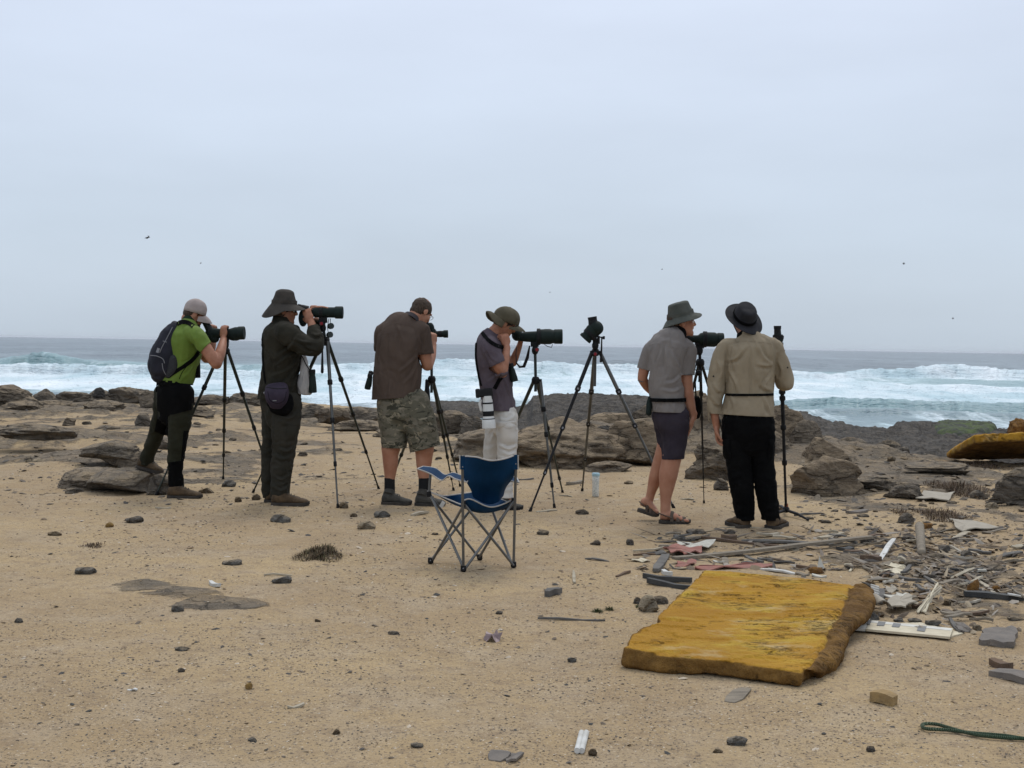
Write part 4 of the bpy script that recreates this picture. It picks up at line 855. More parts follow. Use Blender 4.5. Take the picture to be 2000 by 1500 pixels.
# ================================================================ PERSON 3: brown shirt, camouflage shorts
def person3():
    D=Dof(785,984); z=Z(690,570,3.409,D); t=thing('person',G(785,984),'bareheaded person in brown shirt and camouflage shorts bending over a small scope','person','birdwatchers in a row')
    tor=[(330,800,0,120,.11),(320,720,0,128,.12),(300,620,0,150,.135),(298,530,0,148,.14),(305,430,0,145,.15),(318,340,0,148,.155),(328,270,.02,140,.14),(345,220,.03,110,.11),(385,175,.05,58,.075)]
    le=[(262,740,0,74),(258,850,0,68),(258,950,.0,64),(250,1040,0,64),(247,1085,0,55),(248,1140,0,51),(246,1200,0,42),(243,1250,0,34),(242,1310,0,33)]
    ri=[(388,740,0,78),(425,850,-.02,76),(455,950,-.03,68),(472,1040,-.03,66),(472,1090,-.03,58),(470,1150,-.03,51),(468,1210,-.03,40),(470,1250,-.03,34),(470,1320,-.03,33)]
    up=[(455,260,.0,55),(468,340,.0,50),(478,420,.0,48),(492,490,.02,40)]; fo=[(492,490,.02,40),(515,430,.12,36),(528,375,.2,27),(532,350,.22,24)]
    up2=[(195,260,.02,50),(188,350,.08,44),(200,440,.18,40)]; fo2=[(200,440,.2,38),(300,400,.32,32),(400,360,.38,24)]
    hc=z(455,128,.10); fw=(.60,.55,-.55); hu=(.35,.30,.85)
    mb=MB(); limb(mb,z,tor,shrink=.86); limb(mb,z,le,shrink=1.0); limb(mb,z,ri,shrink=1.0); limb(mb,z,up,shrink=.92); limb(mb,z,fo); limb(mb,z,up2,shrink=.9); limb(mb,z,fo2); head(mb,hc,fw,hu,1.02,nk=.07)
    mb.tube([z(430,150,.08),z(395,205,.05)],.062,14,True)
    hand(mb,z(532,352,.22),(.05,.1,1),(-.7,.7,0),1,curls=[1.3,1.3,1.3,1.3],s=1.05,thumb=.3)
    hand(mb,z(405,358,.38),(.9,.1,.1),(0,-.3,1),1,curl=1.)
    # thighs inside the shorts are slimmer
    body(t,mb,S_skin3); eyes(hc,fw,hu,S_eye,S_iris,t)
    mb=MB(); limb(mb,z,[(325,690,0,138,.135),(330,750,0,160,.145),(345,820,0,162,.145),(355,870,0,120,.12)]); limb(mb,z,[(255,730,0,98),(258,850,0,92),(268,950,.0,85),(274,1040,0,80)],ext=.03); limb(mb,z,[(398,730,0,106),(438,850,-.02,106),(462,950,-.03,102),(478,1045,-.03,100)],ext=.03)
    sh=cloth('shorts',mb,C_camo,t,[(z(272,1036,0),(0,0,-1),.135),(z(478,1042,-.03),(.28,0,-1),.155)],wrinkle(.007,(7,7,9),31))
    b=bvh(sh); patchm(b,z,[(440,855),(530,840),(545,930),(452,945)],C_camo,sh,'cargo_pocket',.004,.010); patchm(b,z,[(432,845),(525,832),(530,868),(440,885)],C_camo,sh,'pocket_flap',.013,.006)
    seam(b,z,[(350,760),(345,850),(340,930)],.002,C_camo,sh); seam(b,z,[(388,1040),(470,1030),(565,1008)],.002,C_camo,sh,'hem_seam'); seam(b,z,[(205,1020),(270,1024),(335,1022)],.002,C_camo,sh,'hem_seam')
    mb=MB(); limb(mb,z,[(272,745,0,150,.15),(276,690,0,150,.15),(286,620,0,162,.152),(296,530,0,158,.155),(304,430,0,156,.165),(318,340,0,157,.17),(328,270,.02,152,.155),(343,220,.03,118,.12),(380,180,.05,62,.08)],round_=False)
    limb(mb,z,[(425,270,.0,66)]+up[:3]+[(478,450,.0,44)],grow=.010); limb(mb,z,[(235,270,.02,60),(198,260,.02,50),(190,350,.08,46),(195,410,.15,42)],grow=.008)
    st=cloth('shirt',mb,C_brown,t,[(z(278,705,0),(.10,0,-1),.32),(z(472,416,.0),(.10,0,-1),.105),(z(194,385,.12),(0,.4,-1),.10)],wrinkle(.007,(7,7,3.2),33,.45))
    b=bvh(st); folds(st,z,b,[[(275,215),(250,300),(240,420)],[(290,215),(320,300),(330,380)],[(420,430),(370,480),(300,540)],[(430,460),(400,540),(340,610)],[(430,500),(420,580),(400,660)],[(160,420),(180,500),(170,600)],[(200,300),(185,380),(180,460)],[(440,300),(450,350),(460,400)],[(480,310),(480,360),(470,400)],[(250,600),(240,650),(235,690)]],.014,.009); b=bvh(st)
    for pts in ([(180,262),(250,215),(330,215),(400,235)],[(290,206),(262,240),(245,300),(238,420)],[(300,208),(282,250),(262,320)],[(410,235),(418,300),(425,380),(440,425)]): seam(b,z,pts,.0022,C_brown,st,'seam')
    strip(b,z,[(425,415),(470,420),(514,414)],10,C_brown,st,'sleeve_hem',.002)
    mb=MB(); limb(mb,z,[(378,192,.04,66,.088),(392,168,.06,56,.078)],round_=False,sub=3); o=mb.build('collar',mat('dark_collar',(.045,.038,.04),rough=.9),t)
    r_,f_,u_=frame(fw,hu); mb=MB(); mb.ell(hc+u_*.024-f_*.014,(r_,f_,u_),(.083,.098,.088)); mb.ell(hc-u_*.02-f_*.045,(r_,f_,u_),(.068,.06,.066)); me=remesh(mb,.005,2); displace(me,lambda v:.004*fbm(v*60,2,3)); link('hair',me,S_hair,t,smooth=True)
    gl=MB(); 
    for q in(-1,1):
        c=hc+f_*.102+r_*q*.034-u_*.006; gl.tube([c+r_*.025*math.cos(a)+u_*.018*math.sin(a) for a in np.linspace(0,2*math.pi,15)],.0018,5)
        gl.tube([hc+f_*.10+r_*q*.060,hc+r_*q*.082-f_*.0-u_*.002],.002,5)
    gl.build('glasses',G_blk,t)
    for (x,hx,tx,lx) in ((242,190,388,0),(470,412,612,0)):
        mb=MB(); dy=-.0 if x<300 else -.03; limb(mb,z,[(x,1238,dy,33),(x,1280,dy,33),(x,1330,dy,34)],round_=False,grow=.003); mb.build('sock',C_sock,t)
        shoe(t,z(hx,1412,dy-.02),z(tx,1410,dy-.03),(0,0,1),B_dark,B_sole,h=.092,w=.054,ankle=z(x+3,1318,dy),ar=.048,laces=B_dark)
    bn=binoc(z(106,590,-.03),(-.2,.3,-1),(1,0,0),'black binoculars showing at the left hip of the person in the brown shirt',Ln=.13,r=.026)
    scope('small dark green angled scope of the person in the brown shirt',z,(520,282),(628,280),[(0,.030),(.3,.028),(.5,.026),(.8,.030),(1,.032)],([(520,285),(500,240),(482,208)],[.036,.034,.024]),dy=.30,extra=[((512,245),(.038,.037,.055)),((522,275),(.046,.036,.050))],foot=(528,312),hood=.25)
    ap=z(522,582,.30); tripod('tripod half hidden behind the person in camouflage shorts',ap,[G(886,958),G(899,950),G(762,945)],G_grn,clamps=((.27,.49,.68,.88),(.27,.49,.68,.88),(.4,.7)),headpt=z(520,330,.30),low=.12)
    mb=MB(); mb.tube([z(488,590,.28),z(492,650,.26),z(498,720,.26)],[.012,.022,.020],10,True); tag(mb.build('hanging_strap_case',G_blk,loc=z(492,650,.26)),'black padded case hanging from the tripod beside the camouflage shorts','case')
person3()
# ================================================================ PERSON 4: mauve tee, cream trousers
def person4():
    D=Dof(965,992); z=Z(900,580,3.57,D); t=thing('person',G(965,992),'person in mauve grey t-shirt and cream trousers behind the blue folding chair','person','birdwatchers in a row')
    tor=[(290,830,0,72,.12),(285,780,0,78,.125),(262,700,0,100,.15),(250,620,0,108,.15),(238,540,0,106,.16),(225,450,0,104,.18),(212,370,0,98,.19),(208,310,0,84,.18),(218,265,0,62,.11),(232,235,0,46,.065)]
    ne=[(318,800,-.08,82),(322,900,-.09,78),(326,1000,-.09,70),(322,1100,-.09,64),(315,1200,-.09,56),(312,1300,-.09,50),(318,1420,-.09,44)]
    fa=[(250,800,.08,78),(235,900,.10,62),(212,1050,.12,52),(190,1180,.14,46),(170,1300,.15,42),(150,1400,.15,40)]
    up=[(205,350,-.18,54),(238,420,-.22,48),(268,490,-.23,42),(290,535,-.22,34)]; fo=[(290,535,-.22,34),(305,450,-.19,33),(318,380,-.14,26),(322,345,-.11,21)]
    up2=[(230,350,.19,52),(300,430,.24,44),(360,460,.26,36)]; fo2=[(360,460,.26,32),(385,400,.24,28),(412,330,.21,20),(424,270,.14,18)]
    hc=z(308,178,.0); fw=(.86,.18,-.42); hu=(.40,0,.92)
    mb=MB(); limb(mb,z,tor,shrink=.88); limb(mb,z,[(300,860,-.06,70)]+ne[1:],shrink=.76); limb(mb,z,fa,shrink=.76); limb(mb,z,up,shrink=.95); limb(mb,z,fo); limb(mb,z,up2,shrink=.9); limb(mb,z,fo2); head(mb,hc,fw,hu,1.0,nk=.07)
    mb.tube([z(272,215,0),z(235,262,0)],.056,14,True)
    hand(mb,z(322,338,-.11),(-.25,.1,1),(-.3,.95,0),1,curls=[1.35,1.35,1.35,1.35],s=1.05,thumb=.2)
    hand(mb,z(426,268,.13),(.85,.45,.12),(.1,.2,-1),1,curls=[.35,.4,.45,.5],s=.95)
    body(t,mb,S_skin2); eyes(hc,fw,hu,S_eye,S_iris,t)
    mb=MB(); limb(mb,z,[(286,765,0,78,.145),(296,805,0,90,.16),(300,870,0,98,.16),(295,920,0,80,.14)]); limb(mb,z,[(320,850,-.08,80)]+ne[1:],ext=.02); limb(mb,z,fa,ext=.02)
    tr=cloth('trousers',mb,C_cream,t,[(z(316,1400,-.09),(0,0,-1),.13),(z(152,1392,.15),(0,0,-1),.12)],wrinkle(.007,(8,8,11),51,.4))
    b=bvh(tr); folds(tr,z,b,[[(380,820),(330,860),(270,850)],[(390,930),(340,900),(280,940)],[(385,1040),(330,1060),(270,1030)],[(385,1080),(340,1100),(285,1080)],[(240,900),(225,960),(205,1010)]],.013,.011); b=bvh(tr); patchm(b,z,[(265,880),(375,880),(385,1010),(275,1015)],C_cream,tr,'cargo_pocket',.004,.012); patchm(b,z,[(262,868),(378,866),(380,905),(265,912)],C_cream,tr,'pocket_flap',.015,.006)
    seam(b,z,[(300,1040),(340,1050),(392,1045)],.002,C_cream,tr); seam(b,z,[(250,820),(245,900),(255,1000),(262,1080)],.002,C_cream,tr)
    mb=MB(); limb(mb,z,[(272,830,0,114,.175),(268,790,0,116,.175),(256,700,0,114,.165),(246,620,0,118,.165),(234,540,0,114,.175),(220,450,0,114,.19),(206,370,0,106,.2),(202,310,0,92,.19),(213,265,0,66,.12),(228,240,0,50,.08)],round_=False)
    limb(mb,z,[(205,330,-.12,56)]+up[:2]+[(268,490,-.23,44),(280,520,-.23,42)],grow=.008); limb(mb,z,[(215,340,.12,56)]+up2[:2]+[(340,455,.26,40)],grow=.006)
    st=cloth('shirt',mb,C_tee,t,[(z(262,790,0),(.0,0,-1),.30),(z(266,462,-.23),(.45,0,-.9),.10),(z(325,445,.25),(.9,0,-.5),.10)],wrinkle(.007,(7,7,7),53))
    b=bvh(st); folds(st,z,b,[[(280,500),(240,560),(190,590)],[(300,560),(330,640),(350,700)],[(130,400),(150,500),(150,600)],[(170,350),(210,420),(250,450)],[(240,640),(260,700),(255,760)],[(360,640),(350,700),(355,770)]],.012,.007); b=bvh(st); seam(b,z,[(165,330),(185,400),(225,475)],.0018,C_tee,st)
    strip(b,z,[(150,250),(180,290),(220,325),(262,345),(298,352)],24,C_black,t,'shoulder_strap'); strip(b,z,[(110,320),(108,420),(122,520),(145,620)],10,C_black,t,'strap'); strip(b,z,[(290,545),(262,590),(235,640)],26,C_black,t,'strap')
    r_,f_,u_=frame(fw,hu); mb=MB(); mb.ell(hc+u_*.022-f_*.014,(r_,f_,u_),(.080,.097,.086)); mb.ell(hc-u_*.02-f_*.035,(r_,f_,u_),(.068,.066,.05)); link('hair',remesh(mb,.006,2),S_hair,t,smooth=True)
    mb=MB()
    for q in(-1,1): mb.ell(hc+f_*.096+r_*q*.034-u_*.004,(r_,f_,u_),(.026,.006,.018),8)
    mb.tube([hc+f_*.092+r_*.062,hc+r_*.084-f_*.0+u_*.004],.003,6); mb.build('sunglasses',G_blk,t)
    c=cap_(t,hc+u_*.012,(.92,.16,-.28),(.28,0,.95),C_hat4,rs=.098,rf=.118,h=.112,vis=.075,vdroop=.02,base=.014)
    mb=MB(); n=14; rs=[]
    for i in range(7):
        tt=i/6; rs.append([hc+u_*(.02-.012*tt-.10*tt*tt*.5)+(-f_*math.cos(a)*(.105+.085*tt)+r_*math.sin(a)*(.092+.02*tt))+u_*(.018*math.sin(a*3+1)*tt+.045*tt*(1-abs(a)/1.5)) for a in np.linspace(-1.45,1.45,n)])
    v=[p for q in rs for p in q]; f=[(i*n+j,i*n+j+1,(i+1)*n+j+1,(i+1)*n+j) for i in range(6) for j in range(n-1)]
    mb.add(v,f); fl=mb.build('neck_flap',C_hat4,c); s=fl.modifiers.new('t','SOLIDIFY'); s.thickness=.004
    shoe(t,z(275,1462,-.10),z(436,1462,-.10),(0,0,1),B_dark,G_rub,h=.07,w=.052,ankle=z(318,1410,-.09),ar=.042); shoe(t,z(115,1450,.15),z(262,1455,.13),(0,0,1),B_dark,G_rub,h=.07,w=.052,ankle=z(150,1400,.15),ar=.04)
    # slung camera
    cm=thing('camera',z(175,760,-.24),'camera with long white lens slung at the hip over the cream trousers','camera')
    mb=MB(); mb.box(z(165,668,-.24),((1,.1,.12),(0,1,0),(-.12,0,1)),(.070,.038,.034)); mb.box(z(118,672,-.24),((1,.1,.1),(0,1,0),(-.1,0,1)),(.018,.045,.038)); mb.box(z(200,690,-.24),((1,0,0),(0,1,0),(0,0,1)),(.025,.03,.035)); mb.build('camera_body',G_blk,cm,bevel=.010)
    A,B=z(186,690,-.25),z(197,914,-.25); mb=MB(); lathe(mb,A,B,[(0,.038),(.1,.040),(.22,.042),(.24,.044),(.62,.046),(.72,.050),(.75,.056),(1,.058)],28); ln=mb.build('lens_barrel',G_white,cm)
    for a,b_,rr in ((.20,.25,.0455),(.47,.63,.0475),(.70,.73,.0525)): mb=MB(); lathe(mb,A.lerp(B,a),A.lerp(B,b_),[(0,rr*.97),(.05,rr),(.95,rr),(1,rr*.97)],28); mb.build('rubber_ring',G_rub,ln)
    mb=MB(); lathe(mb,A.lerp(B,.97),A.lerp(B,1.004),[(0,.05),(1,.05)],24); mb.build('front_glass',G_glass,ln)
    mb=MB(); mb.tube([z(140,720,-.25),z(132,745,-.25),z(142,790,-.25)],[.010,.013,.012],8,True); mb.build('lens_foot',G_white,ln)
    binoc(z(356,530,-.05),(.25,0,-1),(1,.2,0),'dark binoculars on the chest of the person in the mauve t-shirt',Ln=.15,r=.030)
    scope('large dark scope with a hand resting on it beside the mauve t-shirt',z,(400,278),(706,276),[(0,.036),(.2,.045),(.42,.048),(.5,.064),(.72,.067),(.8,.058),(1,.060)],([(400,262),(375,245),(352,232)],[.036,.030,.024]),dy=.14,extra=[((395,268),(.050,.05,.05)),((600,262),(.075,.05,.05))],foot=(515,330))
    ap=z(522,580,.16); tp=tripod('tripod with a black strap loop beside the cream trousers',ap,[G(1083,992),G(1099,962),G(948,958)],G_grn,clamps=((.22,.42,.82),(.22,.40,.86),(.35,.7)),headpt=z(518,360,.14),red=z(530,368,.08),low=.10)
    for o in tp.children:
        if o.name.startswith('leg') and len(o.data.materials): o.data.materials[0]=G_alu; break
    mb=MB(); mb.tube([z(480,340,.1),z(465,420,.1),z(440,485,.1),(z(410,488,.1)),z(388,460,.1),z(385,400,.1),z(388,350,.1)],[(.006,.014),(.014,.02),(.014,.02),(.010,.014),(.006,.012),(.004,.01),(.004,.01)],8); mb.build('pan_handle_strap',G_blk,tp)
    mb=MB(); mb.tube([z(575,325,.12),z(605,345,.12),z(632,352,.12),z(640,330,.12)],.003,6); mb.build('cord',G_blk,tp)
person4()
# ================================================================ unattended scope
def scope5():
    D=11.6; z=Z(1020,600,3.657,D)
    scope('unattended dark scope with its eyepiece tipped back, alone on its tripod',z,(522,145),(448,226),[(0,.055),(.3,.062),(.6,.052),(.8,.050),(1,.054)],([(515,150),(506,112),(500,74)],[.050,.042,.036]),dy=0,extra=[((528,148),(.062,.07,.066))],foot=(520,205))
    ap=z(522,320,.05); tp=tripod('grey tripod with square leg clamps standing unattended beside the clear bottle',ap,[G(1035,999),G(1137,959),G(1316,992)],G_alu,clamps=((.23,.48,.76),(.26,.49,.75),(.25,.47,.80)),headpt=z(522,262,.02),low=.30,squ=True,red=z(520,335,-.02),r0=.017)
    mb=MB(); mb.tube([z(545,262,0),z(545,205,0)],.012,8); mb.tube([z(545,212,0),z(585,218,0)],.006,8); mb.box(z(582,218,0),((1,0,0),(0,1,0),(0,0,1)),(.010,.01,.014)); mb.tube([z(568,215,0),z(566,300,0),z(562,385,0)],[.006,.008,.012],8,True); mb.build('pan_handle',G_blk,tp)
    for o in list(tp.children)[2:3]:
        if o.data and o.name.startswith('leg'): o.data.materials[0]=G_blk
scope5()
# ================================================================ PERSON 5: grey shirt, sandals
def person5():
    D=Dof(1300,1020); z=Z(1220,570,3.19,D); t=thing('person',G(1300,1020),'person in grey shirt, dark shorts and sandals with a sage bucket hat','person','birdwatchers in a row')
    tor=[(288,830,0,78,.11),(288,760,0,86,.115),(280,690,0,98,.12),(268,620,0,100,.125),(262,520,0,104,.13),(265,430,0,110,.14),(275,360,0,118,.14),(290,310,0,106,.13),(305,275,0,78,.10),(325,240,.02,44,.07)]
    ri=[(322,800,-.03,62),(320,880,-.03,60),(312,960,-.03,60),(296,1030,-.03,60),(284,1080,-.03,60),(272,1140,-.03,59),(262,1220,-.03,47),(256,1290,-.03,34),(254,1370,-.03,32)]
    le=[(252,800,.05,52),(256,880,.05,50),(250,960,.06,50),(230,1040,.08,50),(212,1100,.10,48),(190,1170,.12,43),(168,1240,.14,30),(152,1300,.15,27)]
    up=[(395,370,.0,46),(390,450,.0,43),(385,530,.0,42),(392,620,.0,37)]; fo=[(392,620,.0,37),(405,690,.0,34),(422,750,.0,25),(428,785,.0,22)]
    up2=[(165,360,.02,42),(135,430,.04,38),(118,500,.05,34),(110,540,.06,31)]; fo2=[(110,540,.06,31),(140,590,.15,28),(190,640,.2,22)]
    hc=z(352,182,.02); fw=(.96,.16,.05); hu=(-.05,0,1)
    mb=MB(); limb(mb,z,tor,shrink=.86); limb(mb,z,ri); limb(mb,z,le); limb(mb,z,up,shrink=.95); limb(mb,z,fo); limb(mb,z,up2); limb(mb,z,fo2); head(mb,hc,fw,hu,1.06,mouth=1.3)
    mb.tube([z(345,225,.02),z(312,285,.0)],.064,14,True)
    hand(mb,z(428,780,.0),(-.22,.0,-1),(-.95,.15,.2),-1,curls=[.12,.15,.18,.25],s=1.12,thumb=.3); hand(mb,z(190,640,.2),(1,.2,-.3),(0,-.5,1),1,curl=.6)
    for (hx,hy,tx,ty,dy,dt,xx) in ((222,1415,400,1415,-.03,-.08,0),(88,1345,205,1392,.15,.11,1)):
        h0,t0=z(hx,hy,dy),z(tx,ty,dt)
        if hy>1400: h0.z=H(h0.x,h0.y); t0.z=H(t0.x,t0.y)
        d=(t0-h0).normalized(); up_=Vector((0,0,1)); up_=(up_-d*up_.dot(d)).normalized(); r_=d.cross(up_); L_=(t0-h0).length
        pr=[(0,.028,.032),(.12,.036,.04),(.3,.034,.042),(.5,.038,.032),(.7,.046,.022),(.82,.046,.016)]
        mb.rings([[h0+d*L_*a+r_*b*math.cos(2*math.pi*j/14)+up_*(.022+c+c*math.sin(2*math.pi*j/14)) for j in range(14)] for a,b,c in pr])
        for k_,(o_,l_) in enumerate(((-.034,.90),(-.015,.95),(.003,.97),(.02,.99),(.038,1.0))): 
            s_=1; mb.tube([h0+d*L_*.78+r_*o_*s_+up_*.034,h0+d*L_*(l_-.02)+r_*o_*s_+up_*.030],[.010,.0095 if k_<4 else .013],8,True)
        an=z(254,1385,-.03) if not xx else z(150,1310,.15); mb.tube([an,h0+d*L_*.2+up_*.06],[.036,.040],12,True)
    body(t,mb,S_skin3); eyes(hc,fw,hu,S_eye,S_iris,t,1.06)
    # shorts
    mb=MB(); limb(mb,z,[(286,735,0,98,.125),(290,780,0,106,.135),(300,850,0,96,.13),(300,900,0,76,.11)]); limb(mb,z,[(320,770,-.03,84),(322,870,-.03,78),(312,960,-.03,73),(300,1045,-.03,68)],ext=.03); limb(mb,z,[(240,770,.04,72),(256,870,.05,62),(268,960,.05,56),(276,1030,.05,52)],ext=.02)
    sh=cloth('shorts',mb,C_short,t,[(z(300,1040,-.03),(.04,0,-1),.12),(z(274,1026,.05),(0,0,-1),.10)],wrinkle(.006,(7,7,7),61))
    b=bvh(sh); seam(b,z,[(262,790),(248,850),(250,930)],.0025,C_short,sh); seam(b,z,[(238,1030),(300,1036),(362,1042)],.002,C_short,sh,'hem_seam'); seam(b,z,[(345,790),(350,850),(372,860)],.002,C_short,sh)
    # shirt
    mb=MB(); limb(mb,z,[(283,790,0,106,.14),(280,750,0,107,.14),(268,690,0,107,.135),(263,620,0,108,.14),(258,520,0,112,.145),(262,430,0,118,.155),(275,360,0,127,.155),(292,310,0,116,.145),(305,278,0,86,.11),(322,250,.02,50,.08)],round_=False)
    limb(mb,z,[(360,350,0,60)]+up[:3]+[(386,560,0,42)],grow=.008); limb(mb,z,[(200,350,.02,56)]+up2[:2]+[(118,500,.05,36),(112,530,.05,34)],grow=.008)
    st=cloth('shirt',mb,C_grey,t,[(z(283,748,0),(0,0,-1),.27),(z(388,518,0),(.0,0,-1),.11),(z(122,484,.05),(-.25,0,-1),.10)],wrinkle(.006,(8,8,3.4),63,.5))
    b=bvh(st); folds(st,z,b,[[(235,335),(222,400),(205,460)],[(255,340),(262,420),(260,500)],[(345,480),(310,420),(285,370)],[(350,520),(310,560),(260,570)],[(170,400),(180,480),(175,560)],[(350,600),(300,620),(230,610)],[(200,690),(205,720),(200,745)],[(300,690),(310,720),(315,745)],[(400,380),(380,430),(370,500)]],.013,.009); b=bvh(st)
    for pts in ([(150,335),(200,322),(260,335),(330,350),(400,345)],[(238,338),(228,390),(200,440)],[(230,336),(210,370),(190,430)],[(248,340),(240,400),(236,450)],[(350,355),(345,430),(342,520)],[(280,250),(285,280),(282,330)]): seam(b,z,pts,.002,C_grey,st)
    strip(b,z,[(348,514),(385,520),(425,510)],9,C_grey,st,'sleeve_hem',.002)
    belt(z,[(268,660,0,111,.145),(268,682,0,111,.145)],C_black,t,'waist_strap',grow=.004)
    mb=MB(); limb(mb,z,[(318,275,.0,68,.088),(330,252,.01,60,.08),(338,232,.02,52,.07)],round_=False,sub=3); link('collar',remesh(mb,.006,2),C_black,t,smooth=True)
    r_,f_,u_=frame(fw,hu); mb=MB(); mb.ell(hc+u_*.024-f_*.020,(r_,f_,u_),(.084,.098,.085)); mb.ell(hc-u_*.02-f_*.050,(r_,f_,u_),(.068,.056,.045)); link('hair',remesh(mb,.006,2),S_hair,t,smooth=True)
    brim_hat(t,hc+u_*.034,(.93,.16,.27),(-.27,-.10,1),.092,.108,.115,.52,lambda th:-.030-.022*max(0,-math.sin(th))-.01*math.sin(2*th)+.012*max(0,math.sin(th)),C_hat5,band=C_hat5,topr=.80,dent=.006,seed=61,base=.004)
    # sandals
    for (hx,hy,tx,ty,dy,dt) in ((212,1440,412,1440,-.03,-.08),(78,1365,210,1408,.15,.11)):
        h0,t0=z(hx,hy,dy),z(tx,ty,dt)
        if hy>1400: h0.z=H(h0.x,h0.y); t0.z=H(t0.x,t0.y)
        d=(t0-h0).normalized(); up_=Vector((0,0,1)); up_=(up_-d*up_.dot(d)).normalized(); r_=d.cross(up_); L_=(t0-h0).length; rs=[]
        for a,ww in ((0,.5),(.04,.8),(.15,.95),(.35,.85),(.55,.95),(.75,1.1),(.9,.95),(.98,.6),(1,.35)):
            c=h0+d*L_*a; lf=.012*max(0,(a-.8)/.2); rs.append([c-r_*.048*ww+up_*lf,c+r_*.048*ww+up_*lf,c+r_*.048*ww+up_*(.026+lf),c-r_*.048*ww+up_*(.026+lf)])
        so=MB().rings(rs).build('sandal',B_sole,t,bevel=.003)
        for a,hh_,ww in ((.62,.050,.050),(.42,.076,.044),(.78,.036,.052)):
            c=h0+d*L_*a; pts=[c+r_*ww*math.cos(q)+up_*(.020+hh_*math.sin(q)) for q in np.linspace(0,math.pi,11)]; MB().tube(pts,[(.014,.0035)]*11,8).build('strap',B_strap,so)
        pts=[h0+d*L_*.42+r_*.046+up_*.05,h0+d*L_*.15+r_*.040+up_*.07,h0+d*L_*.01+up_*.075,h0+d*L_*.15-r_*.040+up_*.07,h0+d*L_*.42-r_*.046+up_*.05]; MB().tube([Vector(p[:3]) for p in cr([tuple(p) for p in pts],4)],[(.004,.012)]*17,8).build('heel_strap',B_strap,so)
    # things on the belt
    hb=thing('bottle_holder',z(152,705,-.02),'slim dark green bottle holder hanging at the left hip of the grey shirt','holder'); mb=MB(); mb.tube([z(156,660,-.02),z(153,700,-.02),z(150,755,-.02)],[.014,.024,.023],12,True); mb.build('holder_body',G_arm,hb); mb=MB(); mb.tube([z(165,650,-.02),z(150,675,-.03)],.006,6); mb.build('clip',G_blk,hb)
    hb=thing('belt_bag',z(452,720,.06),'black belt bag behind the right arm of the person in the grey shirt','bag'); mb=MB(); limb(mb,z,[(448,665,.08,22,.05),(452,715,.08,30,.06),(446,775,.08,22,.05)],pw=2.6); link('bag_body',remesh(mb,.006,3),C_black,hb,smooth=True); MB().tube([z(440,560,.06),z(442,610,.07),z(445,665,.08)],.006,6).build('strap',C_black,hb)
    scope('bulky dark green scope between the grey shirt and the khaki shirt',z,(395,292),(612,300),[(0,.028),(.28,.032),(.35,.050),(.5,.059),(.76,.060),(.82,.052),(1,.054)],([(410,290),(385,282),(365,276)],[.030,.027,.024]),dy=.30,extra=[((515,285),(.07,.045,.045)),((520,310),(.06,.05,.042))],foot=(468,335),hood=.16)
    ap=z(470,440,.32); tripod('slim black tripod between the grey shirt and the khaki shirt',ap,[G(1375,983),G(1452,975),G(1302,968)],G_blk,clamps=((.20,.37,.58,.80),(.2,.4,.7),(.2,.4,.7)),headpt=z(466,355,.30),low=.16,r0=.0125)
    mb=MB(); mb.ell(z(460,505,.24),((1,0,0),(0,1,0),(0,0,1)),(.026,.02,.025),12); mb.tube([z(445,450,.28),z(438,480,.26),z(452,500,.25)],.004,6); tag(mb.build('hanging_lens_cap',G_blk,loc=z(460,505,.24)),'round black lens cap hanging on the slim black tripod','lens cap')
person5()
